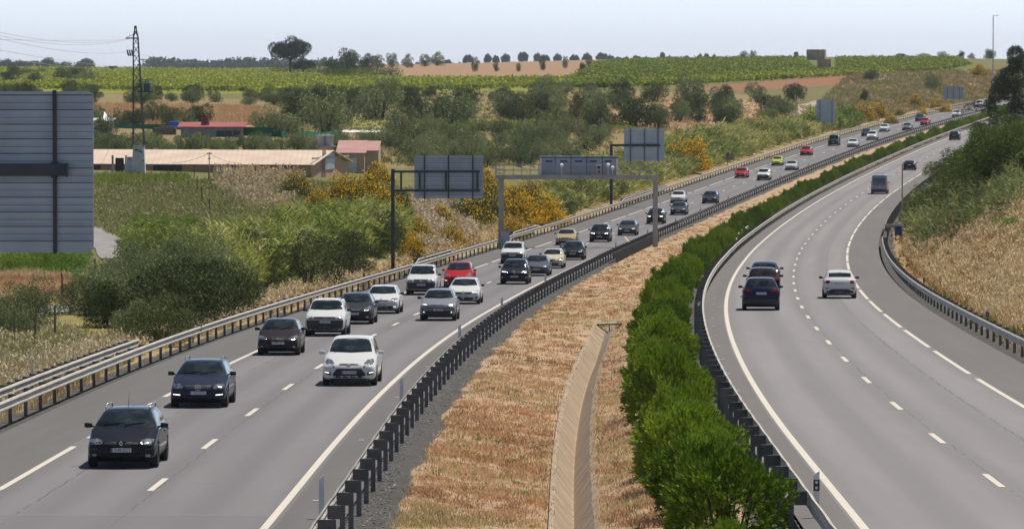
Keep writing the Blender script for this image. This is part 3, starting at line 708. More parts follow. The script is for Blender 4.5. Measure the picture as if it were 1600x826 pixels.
def make_car(spec):
    L, W, H = spec['L'], spec['W'], spec['H']; kind = spec.get('kind', 'hatch')
    zb = spec.get('clear', .19); nose = spec.get('nose', .70); cowl = spec.get('cowl', .98); belt = spec.get('belt', .93); xc = spec.get('xc', 1.05); xw = spec.get('xw', 1.75)
    xt = spec.get('xt', L - .55); xr = spec.get('xr', L - .22); deck = spec.get('deck', 1.0); rf = spec.get('rf', .66) + .03
    t = zb + .04
    st = [(0, t + .10, nose - .13, .55, nose - .22, spec.get('w0', .80) + .07, 0), (.05, t + .01, nose - .03, .7, nose - .12, .935, 0), (.22, t - .02, nose + .01, .75, nose - .07, .98, 0), (.55, zb, nose + (cowl - nose) * .5, .7, nose + .02, .99, 0), (xc - .12, zb, cowl - .02, .7, cowl - .10, 1, 0),
          (xc, zb, cowl + .01, .74, belt - .02, 1, 0), (xc + .06, zb, cowl + .06, .84, belt - .01, 1, 1), ((xc + xw) / 2, zb, (cowl + H) / 2 + .03, (.84 + rf) / 2 + .01, belt, 1, 1), (xw - .06, zb, H - .085, rf + .005, belt + .01, 1, 1), (xw + .12, zb, H - .03, rf, belt + .01, 1, 1),
          ((xw + xt) / 2, zb, H, rf, belt + .02, 1, 1)]
    if kind in ('sedan', 'coupe', 'pickup'):
        st += [(xt - .05, zb, H - .03, rf, belt + .03, 1, 1), (xt + .1, zb, H - .09, rf - .01, belt + .03, 1, 1), ((xt + xr) / 2 + .06, zb, (H + deck) / 2 - .02, rf + .06, belt + .03, 1, 1), (xr, zb, deck + .05, .76, belt + .02, .995, 1), (xr + .08, zb, deck, .8, deck - .09, .99, 0), (L - .2, zb, deck - .02, .74, deck - .1, .95, 0)]
    else:
        st += [(xt - .1, zb, H - .03, rf, belt + .03, 1, 1), (xt, zb, H - .06, rf - .01, belt + .03, .995, 1), ((xt + xr) / 2, zb, (H + deck) / 2, rf + .06, belt + .03, .985, 1), (xr, zb + .01, deck + .03, .72, belt, .97, 1)]
    st += [(L - .06, zb + .04, deck - .06, .7, deck - .18, .92, 0), (L, zb + .12, deck - .22, .6, deck - .34, .84, 0)]
    bm = loft_shell(st, W); bvh = BVHTree.FromBMesh(bm)
    root = empty(spec['name'])
    r = spec.get('r', .31); axf = L / 2 - spec.get('fo', .83); axr = -L / 2 + spec.get('ro', .80); ra = r + .055
    for ax in (axf, axr): cut_arch(bm, ax, r, ra, W * .34)
    bmesh.ops.recalc_face_normals(bm, faces=bm.faces)
    me = bpy.data.meshes.new('body'); bm.to_mesh(me); bm.free(); me.materials.append(M['paint']); me.polygons.foreach_set('use_smooth', [True] * len(me.polygons))
    body = link('body', me, root); tr = W / 2 - .11
    mb = MB()
    for ax in (axf, axr):
        rows = []
        for k in range(15):
            a = math.pi * (k / 14 * 1.3 - .15); rows.append([(ax + (ra + .005) * math.cos(a), y, r + (ra + .005) * math.sin(a)) for y in (-W / 2 * .95, -W * .27, W * .27, W / 2 * .95)])
        mb.grid(rows)
    mb.box((0, 0, zb + .11), (L * .8, W * .56, .16)); mb.build('underbody', M['black'], root)
    for ax in (axf, axr):
        for s in (1, -1): wheel(root, ax, s * tr, r, .21, spec.get('rimstyle', 0))
    top = H - .10; hwg = W / 2 * .90; hr = W / 2 * rf
    wz0 = cowl + .05; wz1 = H - .10; k = lambda z: (hwg + (hr - hwg) * (z - belt) / (H - belt))
    patch('windshield', [(-(k(wz0) - .07), wz0), (0, wz0 - .035), (k(wz0) - .07, wz0), (k(wz1) - .05, wz1), (0, wz1 + .035), (-(k(wz1) - .05), wz1)], 'F', bvh, M['glass'], root, cuts=4)
    if kind != 'pickup':
        rz0, rz1 = (deck + .07, H - .16) if kind != 'van' else (1.15, H - .45); rk = spec.get('rwin', 1.0)
        patch('rear_window', [(-(k(rz0) - .16) * rk, rz0), ((k(rz0) - .16) * rk, rz0), ((k(rz1) - .10) * rk, rz1), (0, rz1 + .03), (-(k(rz1) - .10) * rk, rz1)], 'R', bvh, M['glass'], root, cuts=4)
    if kind != 'noside':
        X = lambda q: L / 2 - q
        xe = (xt - .10) if kind in ('sedan', 'coupe', 'pickup') else (xt - .22); xe2 = xr - .38 if kind in ('sedan', 'coupe', 'pickup') else xr - .32
        z0, z1 = belt + .055, H - .115; xm = (xc + .55 + xe2) / 2 + .12; xm2 = xe - .42
        wins = [[(X(xc + .38), z0), (X(xm - .04), z0), (X(xm - .04), z1 + .01), (X(xw + .10), z1)], [(X(xm + .04), z0), (X(xm2 if kind == 'estate' else xe2), z0 + .02), (X(xm2 if kind == 'estate' else xe), z1), (X(xm + .04), z1 + .01)]]
        if kind == 'estate' or kind == 'mpv': wins.append([(X(xm2 + .07), z0 + .03), (X(xe2 + .12), z0 + .05), (X(xe + .02), z1), (X(xm2 + .07), z1)]) if kind == 'estate' else None
        for ax in ('Y', 'y'):
            for w_ in wins: patch('side_window', w_, ax, bvh, M['glass'], root, cuts=3)
            # door handles, sill
            sgn = 1 if ax == 'Y' else -1
            for xx in (xm - .14, min(xm + .85, xe2 - .1)):
                mb = MB(); mb.box((0, 0, 0), (.17, .03, .028), bev=.008); o = mb.build('door_handle', M['paint'], root)
                h = bvh.ray_cast(Vector((X(xx), 9 * sgn, belt - .12)), Vector((0, -sgn, 0))); o.location = h[0] + Vector((0, sgn * .012, 0)) if h[0] else (X(xx), sgn * W / 2, belt - .12)
            patch('sill_trim', [(axf - ra - .04, zb + .06), (axf - ra - .04, zb + .17), (axr + ra + .04, zb + .17), (axr + ra + .04, zb + .06)], ax, bvh, M['black'], root, cuts=2)
    for s in (1, -1):
        mb = MB(); mb.box((0, 0, 0), (.10, .20, .13), bev=.035); mb.bar((0, -s * .06, -.02), (-.02, -s * .20, -.05), .05, .04)
        o = mb.build('wing_mirror', M[spec.get('mirror', 'black')], root, smooth=True); o.location = (L / 2 - xc - .47, s * (W / 2 + .085), belt + .075)
    # fascia
    for nm, mt, pts, mirf in spec['front']:
        patch(nm, pts, 'F', bvh, M[mt], root, cuts=3)
        if mirf: patch(nm, mir(pts), 'F', bvh, M[mt], root, cuts=3)
    for nm, mt, pts, mirf in spec.get('rear', REAR):
        patch(nm, pts, 'R', bvh, M[mt], root, cuts=3)
        if mirf: patch(nm, mir(pts), 'R', bvh, M[mt], root, cuts=3)
    pz = spec.get('pz', .42); h = bvh.ray_cast(Vector((9, 0, pz)), Vector((-1, 0, 0))); number_plate(root, h[0].x, pz, True, spec.get('plate'))
    pz = spec.get('rpz', .80); h = bvh.ray_cast(Vector((-9, 0, pz)), Vector((1, 0, 0))); number_plate(root, h[0].x - .01, pz, False, spec.get('rplate'))
    if spec.get('rails'):
        for s in (1, -1):
            mb = MB(); z = H - .035 + .06; yy = s * (hr - .05); pts = [(L / 2 - xw - .15, yy, z - .07), (L / 2 - xw - .32, yy, z + .015), (0, yy, z + .03), (L / 2 - xt + .35, yy, z + .01), (L / 2 - xt + .18, yy, z - .07)]
            for a, b_ in zip(pts[:-1], pts[1:]): mb.tube(a, b_, .02, n=8)
            mb.build('roof_rail', M[spec['rails']], root, smooth=True)
    if spec.get('aerial'):
        mb = MB(); mb.tube((L / 2 - xw - .35, 0, H - .02), (L / 2 - xw - .55, 0, H + .38), .008, .004, 6); mb.build('aerial', M['black'], root)
    # wipers and badge
    mb = MB()
    for s in (0, 1):
        pts = [(-.55 + s * .55, wz0 + .0), (.0 + s * .50, wz0 + .05)]
        q = []
        for a, z in pts:
            hh = bvh.ray_cast(Vector((9, a, z)), Vector((-1, 0, 0))); q.append(hh[0] + Vector((.025, 0, .01)))
        mb.bar(q[0], q[1], .015, .02)
    mb.build('wiper', M['black'], root)
    bd = spec.get('badge')
    if bd:
        bz = bd[1]; h = bvh.ray_cast(Vector((9, 0, bz)), Vector((-1, 0, 0))); x = h[0].x + .03; mb = MB(); sz = bd[2]
        if bd[0] == 'lozenge':
            P = [(0, sz), (sz * .62, 0), (0, -sz), (-sz * .62, 0)]
            for a, b_ in zip(P, P[1:] + P[:1]): mb.bar((x, a[0], bz + a[1]), (x, b_[0], bz + b_[1]), sz * .3, .02, up=(1, 0, 0))
        elif bd[0] == 'star':
            P = [(sz * math.cos(a), sz * math.sin(a)) for a in [k * math.pi / 9 for k in range(18)]]
            for a, b_ in zip(P, P[1:] + P[:1]): mb.bar((x, a[0], bz + a[1]), (x, b_[0], bz + b_[1]), sz * .16, .02, up=(1, 0, 0))
            for a in (90, 210, 330): mb.bar((x, 0, bz), (x, sz * math.cos(R(a)), bz + sz * math.sin(R(a))), sz * .14, .02, up=(1, 0, 0))
        elif bd[0] == 'oval':
            mb.tube((x - .01, 0, bz), (x + .01, 0, bz), sz, n=16); bmesh.ops.scale(mb.bm, verts=mb.bm.verts, vec=(1, 1, .5), space=Matrix.Translation((0, 0, -bz)))
        elif bd[0] == 'ovals':
            for (rx, rz) in ((sz, sz * .62), (sz * .45, sz * .6)):
                P = [(rx * math.cos(a), rz * math.sin(a)) for a in [k * math.pi / 9 for k in range(18)]]
                for a, b_ in zip(P, P[1:] + P[:1]): mb.bar((x, a[0], bz + a[1]), (x, b_[0], bz + b_[1]), sz * .16, .02, up=(1, 0, 0))
        elif bd[0] == 'sq':
            for dz in (.5, -.5): mb.bar((x, -sz, bz + sz * dz), (x, sz, bz + sz * dz), sz * .3, .02, up=(1, 0, 0))
            mb.bar((x, sz, bz + sz * .5), (x, -sz, bz - sz * .5), sz * .3, .02, up=(1, 0, 0))
        elif bd[0] == 'v':
            mb.bar((x, -sz, bz + sz * .3), (x, 0, bz - sz * .3), sz * .3, .02, up=(1, 0, 0)); mb.bar((x, sz, bz + sz * .3), (x, 0, bz - sz * .3), sz * .3, .02, up=(1, 0, 0))
        mb.build('badge', M[spec.get('badgemat', 'chrome')], root)
    return root
def bx(a0, z0, a1, z1): return [(a0, z0), (a1, z0), (a1, z1), (a0, z1)]
REAR = [('tail_lamp', 'red_lens', [(.56, .80), (.80, .78), (.83, .90), (.80, 1.0), (.60, .95)], True), ('rear_bumper_trim', 'trim', [(-.70, .26), (.70, .26), (.74, .42), (-.74, .42)], False)]
REAR_SUV = [('tail_lamp', 'red_lens', [(.45, .95), (.62, .90), (.84, .93), (.86, 1.04), (.60, 1.03), (.45, 1.0)], True), ('rear_bumper_trim', 'trim', [(-.78, .28), (.78, .28), (.84, .50), (.6, .56), (-.6, .56), (-.84, .50)], False), ('reflector', 'red_lens', bx(.60, .50, .74, .545), True)]
def fr(*a): return list(a)
SPECS = {
 'estate_a': dict(name='estate_car', kind='estate', L=4.50, W=1.78, H=1.47, nose=.72, cowl=1.0, belt=.95, xc=1.10, xw=1.85, xt=4.0, xr=4.36, deck=1.02, rails='rim', aerial=True, plate='7648 GCT', badge=('lozenge', .645, .062), rimstyle=1,
   front=fr(('headlight', 'lamp_dark', [(.46, .625), (.50, .72), (.62, .755), (.80, .735), (.83, .66), (.78, .60)], True), ('headlight_lens', 'lamp_dark', [(.52, .64), (.55, .705), (.72, .72), (.76, .65)], True), ('grille', 'black', [(.10, .60), (.42, .62), (.44, .665), (.12, .69)], True), ('grille_bar', 'chrome', [(.13, .635), (.40, .655), (.40, .667), (.13, .65)], True),
     ('lower_grille', 'black', [(-.50, .24), (.50, .24), (.56, .34), (-.56, .34)], False), ('bumper_strip', 'trim', [(.60, .47), (.84, .50), (.84, .53), (.60, .50)], True), ('fog_lamp', 'lamp_dark', bx(.62, .30, .74, .37), True)), pz=.475),
 'estate_b': dict(name='estate_car', kind='estate', L=4.60, W=1.80, H=1.46, nose=.74, cowl=.99, belt=.95, xc=1.20, xw=1.95, xt=4.05, xr=4.45, deck=1.02, rails='chrome', plate='1225 JCP', badge=('star', .65, .085), r=.32,
   front=fr(('headlight', 'lamp_dark', [(.50, .60), (.46, .68), (.60, .755), (.80, .75), (.83, .66), (.80, .61)], True), ('headlight_lens', 'chrome', [(.60, .64), (.60, .70), (.74, .71), (.75, .65)], True), ('grille', 'black', [(-.36, .555), (.36, .555), (.42, .72), (-.42, .72)], False), ('grille_bar', 'chrome', [(-.38, .60), (.38, .60), (.38, .612), (-.38, .612)], False), ('grille_bar', 'chrome', [(-.39, .645), (.39, .645), (.39, .657), (-.39, .657)], False), ('grille_bar', 'chrome', [(-.40, .69), (.40, .69), (.40, .703), (-.40, .703)], False),
     ('lower_grille', 'black', [(-.42, .25), (.42, .25), (.45, .36), (-.45, .36)], False), ('side_intake', 'black', [(.50, .25), (.80, .28), (.82, .40), (.50, .38)], True), ('running_light', 'lit', [(.56, .40), (.78, .42), (.78, .445), (.56, .425)], True)), pz=.475),
 'mpv': dict(name='people_carrier', kind='mpv', L=4.77, W=1.88, H=1.66, nose=.78, cowl=1.10, belt=1.03, xc=1.08, xw=2.0, xt=4.25, xr=4.62, deck=1.10, rf=.68, plate='3330 HWG', badge=('oval', .742, .07), r=.33, mirror='paint', clear=.17,
   front=fr(('headlight', 'lamp_dark', [(.52, .70), (.50, .78), (.62, .90), (.80, .93), (.85, .84), (.80, .74)], True), ('headlight_lens', 'chrome', [(.60, .76), (.60, .83), (.76, .87), (.78, .79)], True), ('grille', 'black', [(-.36, .72), (.36, .72), (.40, .775), (-.40, .775)], False),
     ('lower_grille', 'black', [(-.50, .29), (.50, .29), (.58, .40), (.42, .60), (-.42, .60), (-.58, .40)], False), ('fog_intake', 'black', [(.62, .37), (.85, .42), (.86, .50), (.64, .50)], True), ('running_light', 'lit', [(.66, .44), (.84, .47), (.84, .495), (.66, .465)], True), ('washer_cap', 'lamp_dark', bx(.50, .64, .56, .69), True), ('bumper_lip', 'trim', [(-.75, .215), (.75, .215), (.80, .27), (-.80, .27)], False)), pz=.475),
 'hatch_a': dict(name='hatchback_car', kind='hatch', L=4.05, W=1.70, H=1.445, nose=.72, cowl=.99, belt=.95, xc=.98, xw=1.68, xt=3.5, xr=3.85, deck=1.0, plate='2985 GJC', badge=('sq', .665, .05), r=.30,
   front=fr(('headlight', 'lamp_dark', [(.40, .64), (.44, .70), (.70, .80), (.79, .79), (.76, .68), (.60, .62)], True), ('headlight_lens', 'chrome', [(.55, .67), (.58, .72), (.70, .75), (.70, .68)], True), ('grille', 'black', [(-.24, .58), (.24, .58), (.30, .72), (-.30, .72)], False), ('lower_grille', 'black', [(-.48, .26), (.48, .26), (.54, .40), (-.54, .40)], False), ('fog_lamp', 'lamp_dark', bx(.60, .32, .70, .39), True)), pz=.50),
 'hatch_c': dict(name='hatchback_car', kind='hatch', L=4.34, W=1.84, H=1.50, nose=.75, cowl=1.02, belt=.97, xc=1.05, xw=1.78, xt=3.72, xr=4.10, deck=1.02, plate='8143 FXZ', badge=('oval', .70, .055), r=.31,
   front=fr(('headlight', 'lamp_dark', [(.46, .66), (.52, .76), (.74, .88), (.82, .86), (.81, .72), (.66, .65)], True), ('headlight_lens', 'chrome', [(.58, .69), (.60, .76), (.74, .80), (.74, .71)], True), ('grille', 'black', [(-.30, .65), (.30, .65), (.34, .725), (-.34, .725)], False), ('lower_grille', 'black', [(-.50, .26), (.50, .26), (.56, .42), (-.56, .42)], False), ('fog_lamp', 'lamp_dark', bx(.60, .32, .72, .39), True)), pz=.51),
 'hatch_b': dict(name='hatchback_car', kind='hatch', L=4.30, W=1.81, H=1.47, nose=.76, cowl=1.0, belt=.96, xc=1.02, xw=1.78, xt=3.75, xr=4.10, deck=1.02, plate='5406 JCM', badge=('lozenge', .70, .10), r=.315, mirror='black',
   front=fr(('headlight', 'lamp_dark', [(.36, .70), (.56, .80), (.80, .82), (.84, .74), (.76, .66), (.50, .65)], True), ('headlight_lens', 'chrome', [(.54, .69), (.58, .75), (.74, .76), (.74, .69)], True), ('grille', 'black', [(-.36, .645), (.36, .645), (.40, .725), (-.40, .725)], False), ('lower_grille', 'black', [(-.56, .26), (.56, .26), (.74, .34), (.70, .41), (-.70, .41), (-.74, .34)], False), ('running_light', 'lit', [(.62, .355), (.76, .37), (.76, .395), (.62, .38)], True)), pz=.50),
 'hatch_d': dict(name='hatchback_car', kind='hatch', L=4.36, W=1.81, H=1.45, nose=.74, cowl=.99, belt=.95, xc=1.05, xw=1.82, xt=3.78, xr=4.16, deck=1.02, plate='4457 KGN', badge=('lozenge', .64, .10), r=.32, mirror='black',
   front=fr(('headlight', 'lamp_dark', [(.42, .62), (.44, .68), (.80, .77), (.84, .70), (.80, .56), (.72, .60)], True), ('running_light', 'lit', [(.50, .635), (.74, .66), (.74, .68), (.50, .655)], True), ('grille', 'black', [(-.42, .56), (.42, .56), (.44, .68), (-.44, .68)], False), ('lower_grille', 'black', [(-.54, .25), (.54, .25), (.62, .38), (-.62, .38)], False), ('chrome_strip', 'chrome', [(-.56, .385), (.56, .385), (.56, .40), (-.56, .40)], False), ('fog_intake', 'black', [(.64, .30), (.82, .34), (.82, .44), (.66, .42)], True)), pz=.46),
 'duster': dict(name='suv_car', kind='estate', L=4.32, W=1.82, H=1.66, nose=.92, cowl=1.14, belt=1.07, xc=1.02, xw=1.68, xt=3.85, xr=4.18, deck=1.14, rf=.70, rails='black', plate='4786 HTG', badge=('v', .83, .06), r=.345, clear=.24, mirror='black', w0=.86,
   front=fr(('headlight', 'lamp_dark', [(.52, .76), (.52, .91), (.80, .91), (.85, .84), (.80, .76)], True), ('headlight_lens', 'chrome', [(.58, .78), (.58, .87), (.70, .87), (.70, .78)], True), ('grille', 'black', [(-.50, .77), (.50, .77), (.50, .88), (-.50, .88)], False), ('grille_bar', 'chrome', [(-.48, .84), (.48, .84), (.48, .855), (-.48, .855)], False), ('bumper', 'trim', [(-.84, .30), (.84, .30), (.885, .45), (.88, .73), (-.88, .73), (-.885, .45)], False)), pz=.65, rear=REAR_SUV, rpz=.92),
 'crossover': dict(name='crossover_car', kind='hatch', L=4.36, W=1.80, H=1.56, nose=.84, cowl=1.07, belt=1.03, xc=1.02, xw=1.72, xt=3.6, xr=4.10, deck=1.10, rf=.64, plate='1086 KPP', badge=('ovals', .78, .07), r=.335, clear=.21, w0=.82,
   front=fr(('headlight', 'lamp_dark', [(.34, .76), (.36, .81), (.66, .86), (.84, .93), (.82, .80), (.62, .74)], True), ('running_light', 'lit', [(.52, .775), (.54, .80), (.80, .86), (.80, .82)], True), ('grille', 'black', [(-.34, .745), (.34, .745), (.34, .80), (-.34, .80)], False), ('lower_grille', 'black', [(-.56, .34), (.56, .34), (.64, .50), (-.64, .50)], False), ('grille_bar', 'trim', [(-.60, .60), (.60, .60), (.60, .63), (-.60, .63)], False), ('bumper_lip', 'trim', [(-.78, .27), (.78, .27), (.84, .36), (-.84, .36)], False), ('side_blade', 'black', [(.70, .50), (.86, .62), (.86, .67), (.70, .56)], True), ('fog_lamp', 'lit', bx(.66, .415, .70, .455), True)), pz=.55, rear=REAR_SUV, rpz=.80),
 'suv': dict(name='suv_car', kind='estate', L=4.50, W=1.84, H=1.62, nose=.86, cowl=1.08, belt=1.03, xc=1.06, xw=1.76, xt=3.95, xr=4.34, deck=1.12, rf=.67, plate='9152 JZF', badge=('lozenge', .79, .11), r=.35, clear=.22,
   front=fr(('headlight', 'lamp_dark', [(.38, .78), (.42, .84), (.80, .91), (.85, .86), (.82, .76), (.60, .74)], True), ('running_light', 'lit', [(.50, .78), (.52, .82), (.80, .85), (.79, .80)], True), ('grille', 'black', [(-.36, .69), (.36, .69), (.38, .81), (-.38, .81)], False), ('lower_grille', 'black', [(-.62, .34), (.62, .34), (.70, .48), (-.70, .48)], False), ('skid_plate', 'rim', [(-.55, .28), (.55, .28), (.58, .315), (-.58, .315)], False), ('fog_lamp', 'lamp_dark', bx(.70, .42, .80, .50), True)), pz=.50, rear=REAR_SUV, rpz=.84, rplate='5394 JPX'),
 'sedan': dict(name='saloon_car', kind='sedan', L=4.62, W=1.80, H=1.44, nose=.72, cowl=.97, belt=.94, xc=1.22, xw=1.98, xt=3.3, xr=3.92, deck=1.04, plate='6218 GRB', badge=('ovals', .66, .06), r=.32,
   front=fr(('headlight', 'lamp_dark', [(.40, .62), (.42, .71), (.78, .77), (.84, .71), (.78, .63)], True), ('headlight_lens', 'lit', [(.60, .655), (.60, .70), (.68, .70), (.68, .655)], True), ('grille', 'black', [(-.32, .57), (.32, .57), (.36, .71), (-.36, .71)], False), ('lower_grille', 'black', [(-.60, .26), (.60, .26), (.64, .38), (-.64, .38)], False)), pz=.47),
 'pickup': dict(name='pickup_truck', kind='pickup', L=5.25, W=1.84, H=1.80, nose=.98, cowl=1.20, belt=1.12, xc=1.15, xw=1.82, xt=3.35, xr=3.62, deck=1.14, rf=.70, plate='9258 HJD', badge=('ovals', .86, .07), r=.37, clear=.28, fo=.90, ro=1.2, mirror='black', w0=.88,
   front=fr(('headlight', 'lamp_dark', [(.50, .80), (.52, .95), (.80, .97), (.87, .88), (.80, .78)], True), ('headlight_lens', 'chrome', [(.58, .82), (.58, .91), (.74, .92), (.74, .83)], True), ('grille', 'black', [(-.42, .78), (.42, .78), (.46, .94), (-.46, .94)], False), ('grille_bar', 'chrome', [(-.44, .93), (.44, .93), (.45, .95), (-.45, .95)], False), ('bumper', 'trim', [(-.86, .36), (.86, .36), (.90, .50), (.89, .76), (-.89, .76), (-.90, .50)], False)), pz=.62),
 'offroad': dict(name='offroad_car', kind='estate', L=4.45, W=1.82, H=1.88, nose=1.06, cowl=1.22, belt=1.15, xc=1.20, xw=1.55, xt=4.1, xr=4.28, deck=1.25, rf=.78, badge=('oval', .9, .05), r=.38, clear=.28, w0=.90,
   front=fr(('headlight', 'lamp_dark', bx(.56, .82, .78, .98), True), ('grille', 'black', bx(-.46, .80, .46, .99), False), ('bumper', 'trim', [(-.88, .42), (.88, .42), (.9, .66), (-.9, .66)], False)), pz=.60),
 'van': dict(name='minibus_van', kind='van', L=5.5, W=2.08, H=2.45, nose=1.05, cowl=1.38, belt=1.30, xc=.95, xw=1.75, xt=5.36, xr=5.46, deck=1.2, rf=.80, badge=None, r=.35, clear=.24, mirror='black', rwin=.98, ro=1.1,
   front=fr(('headlight', 'lamp_dark', [(.60, .88), (.60, 1.08), (.86, 1.12), (.90, .94)], True), ('grille', 'black', bx(-.50, .82, .50, 1.0), False), ('bumper', 'trim', [(-.9, .36), (.9, .36), (.98, .66), (-.98, .66)], False)), pz=.55,
   rear=[('tail_lamp', 'taillit', bx(.86, .84, .97, 1.12), True), ('rear_bumper', 'trim', [(-.95, .33), (.95, .33), (.98, .62), (-.98, .62)], False), ('door_seam', 'black', bx(-.012, .64, .012, 2.2), False), ('lock_panel', 'trim', bx(.06, .95, .30, 1.03), False)], rpz=.88),
 'q2': dict(name='crossover_car', kind='hatch', L=4.20, W=1.80, H=1.51, nose=.82, cowl=1.04, belt=1.0, xc=1.0, xw=1.72, xt=3.55, xr=3.92, deck=1.08, rf=.66, badge=None, r=.335, clear=.20, rplate='2796 LKJ', w0=.84,
   front=fr(('headlight', 'lamp_dark', [(.45, .72), (.5, .82), (.82, .84), (.82, .72)], True), ('grille', 'black', bx(-.4, .5, .4, .76), False)), pz=.45,
   rear=[('tail_lamp', 'red_lens', [(.54, .86), (.54, .97), (.80, .99), (.84, .90), (.80, .80), (.58, .80)], True), ('rear_diffuser', 'trim', [(-.80, .25), (.80, .25), (.86, .38), (.62, .42), (.42, .52), (-.42, .52), (-.62, .42), (-.86, .38)], False), ('lower_lamp', 'red_lens', [(.52, .545), (.60, .58), (.80, .58), (.84, .54), (.78, .50)], True), ('exhaust_strip', 'rim', bx(-.30, .30, .30, .33), False)], rpz=.82),
}
PROTO = {}
def base_car(k):
    if k not in PROTO: PROTO[k] = make_car(SPECS[k]); return PROTO[k], True
    return PROTO[k], False
def car(k, x, y, side, col, label, cat='car', away=False, group=None, sc_=1.0, extra=None):
    df = dropL if side == 'L' else dropR; u, s = ray(x, y)
    Y = float(col_hit(u, s, df)); Xf = XL if side == 'L' else XR
    h = float(heading(Xf, Y)); proto, first = base_car(k)
    L = SPECS[k]['L']; fo = SPECS[k].get('fo', .83) if not away else SPECS[k].get('ro', .8)
    Yc = Y + (L / 2 - fo) + .1
    slope = float(df(Yc + 2) - df(Yc - 2)) / 4
    o = proto if first else dup(proto)
    o.location = (u * Y + h * (Yc - Y), Yc, CAMZ - float(df(Yc)) + .005)
    tx = Vector((h, 1, -slope)).normalized(); fwd = tx if away else -tx
    zax = Vector((0, 0, 1)); left = zax.cross(fwd).normalized(); up = fwd.cross(left)
    o.rotation_euler = Matrix(((fwd.x, left.x, up.x), (fwd.y, left.y, up.y), (fwd.z, left.z, up.z))).to_euler()
    o.scale = (sc_,) * 3
    def rec(q):
        q.color = (*col, 1)
        for c in q.children: rec(c)
    rec(o); tag(o, label, cat, group or ('cars driving away on the right carriageway' if away else 'oncoming cars on the left carriageway'))
    return o
BK = (.012,.013,.018); NV = (.02,.025,.045); DG = (.035,.037,.042); WH = (.62,.63,.64); SG = (.22,.235,.27); RD = (.42,.012,.015); GD = (.42,.33,.20); BG = (.55,.50,.40)
BR = (.03,.022,.022); YG = (.50,.50,.06)
car('estate_a', 193, 730, 'L', BK, 'black estate car with silver roof rails and roof aerial, lowest of the oncoming cars')
car('estate_b', 312, 636, 'L', NV, 'dark blue-black estate car with round star badge in its wide chrome grille')
car('mpv', 547, 602, 'L', WH, 'white people carrier driving alone in the fast lane ahead of the silver crossover', 'people carrier')
car('hatch_a', 436, 555, 'L', BR, 'dark brown-black hatchback driving between the outer rail and the white people carrier')
car('duster', 509, 525, 'L', WH, 'white off-road style car with black bumper and black roof bars', 'suv')
car('hatch_c', 554, 506, 'L', DG, 'dark grey hatchback half hidden behind the white car with black bumper')
car('hatch_b', 597, 490, 'L', WH, 'white hatchback with lozenge badge behind the dark grey hatchback')
car('crossover', 685, 501, 'L', SG, 'silver grey crossover with slanted bright headlights in the fast lane', 'crossover')
car('hatch_d', 725, 475, 'L', WH, 'white hatchback directly behind the silver grey crossover')
car('pickup', 659, 461, 'L', WH, 'white pickup truck with black bumper in front of the red people carrier', 'pickup truck')
car('mpv', 716, 449, 'L', RD, 'red people carrier beside the white pickup truck', 'people carrier', sc_=.97)
car('suv', 804, 444, 'L', BK, 'black crossover with very bright headlights in the fast lane', 'suv')
car('duster', 801, 412, 'L', WH, 'white off-road car just above the black crossover with bright headlights', 'suv')
car('sedan', 838, 431, 'L', (.09,.10,.13), 'blue-grey saloon between the black crossover and the cream hatchback')
car('hatch_a', 863, 419, 'L', BG, 'cream hatchback driving beside a black hatchback')
car('hatch_c', 895, 406, 'L', BK, 'black hatchback right behind the cream hatchback', sc_=.97)
car('sedan', 884, 383, 'L', GD, 'pale gold saloon in the slow lane')
car('suv', 937, 378, 'L', BK, 'black suv in the middle between the gold saloon and the grey hatchback', 'suv')
car('hatch_d', 980, 368, 'L', (.06,.06,.07), 'dark grey hatchback left of the gantry right foot')
car('suv', 1024, 350, 'L', BK, 'dark car partly hidden behind the gantry right post', 'suv')
car('sedan', 1060, 336, 'L', (.05,.05,.06), 'dark grey saloon directly right of the gantry post')
car('sedan', 1059, 317, 'L', WH, 'white saloon right behind the dark grey saloon near the gantry post')
car('hatch_c', 1109, 318, 'L', NV, 'dark blue hatchback in the fast lane beyond the gantry post')
car('hatch_b', 1158, 278, 'L', RD, 'red hatchback beside the white suv below the reeds')
car('duster', 1193, 282, 'L', WH, 'white suv just right of the nearer small red hatchback', 'suv')
car('hatch_a', 1214, 259, 'L', YG, 'yellow-green hatchback between the two small red ones')
car('sedan', 1236, 266, 'L', (.5,.52,.55), 'silver white saloon right of the yellow-green hatchback')
car('hatch_c', 1259, 243, 'L', RD, 'red hatchback between the yellow-green hatchback and the black boxy off-roader')
car('offroad', 1302, 228, 'L', (.02,.03,.025), 'boxy black off-road car in the slow lane', 'off-road car')
car('sedan', 1332, 230, 'L', WH, 'white saloon right of the boxy black off-roader')
car('hatch_a', 1353, 213, 'L', DG, 'dark grey hatchback beside a white suv far up the left carriageway')
car('suv', 1362, 219, 'L', WH, 'white suv overtaking the distant dark grey hatchback', 'suv')
car('hatch_b', 1381, 206, 'L', WH, 'white hatchback in the slow lane below the pale small sign', )
car('hatch_d', 1417, 204, 'L', (.15,.15,.16), 'grey hatchback alone in the fast lane before the distant red hatchback')
car('hatch_c', 1437, 190, 'L', (.03,.03,.035), 'black hatchback just behind the most distant red car')
car('hatch_b', 1444.7, 196, 'L', RD, 'most distant red hatchback, beside a black one')
car('sedan', 1494, 183, 'L', WH, 'white saloon alone in the fast lane below the dark small sign')
car('suv', 1530, 168, 'L', WH, 'white suv in the slow lane at the far top of the left carriageway', 'suv')
car('hatch_b', 1545.6, 171, 'L', (.5,.52,.56), 'silver white hatchback at the far top of the left carriageway')
car('sedan', 1585, 159, 'L', (.06,.06,.07), 'dark saloon under the overhanging dark tree branches at the far right')
car('suv', 1189, 485, 'R', (.010,.016,.045), 'dark blue suv seen from behind, nearest car on the right carriageway', 'suv', True)
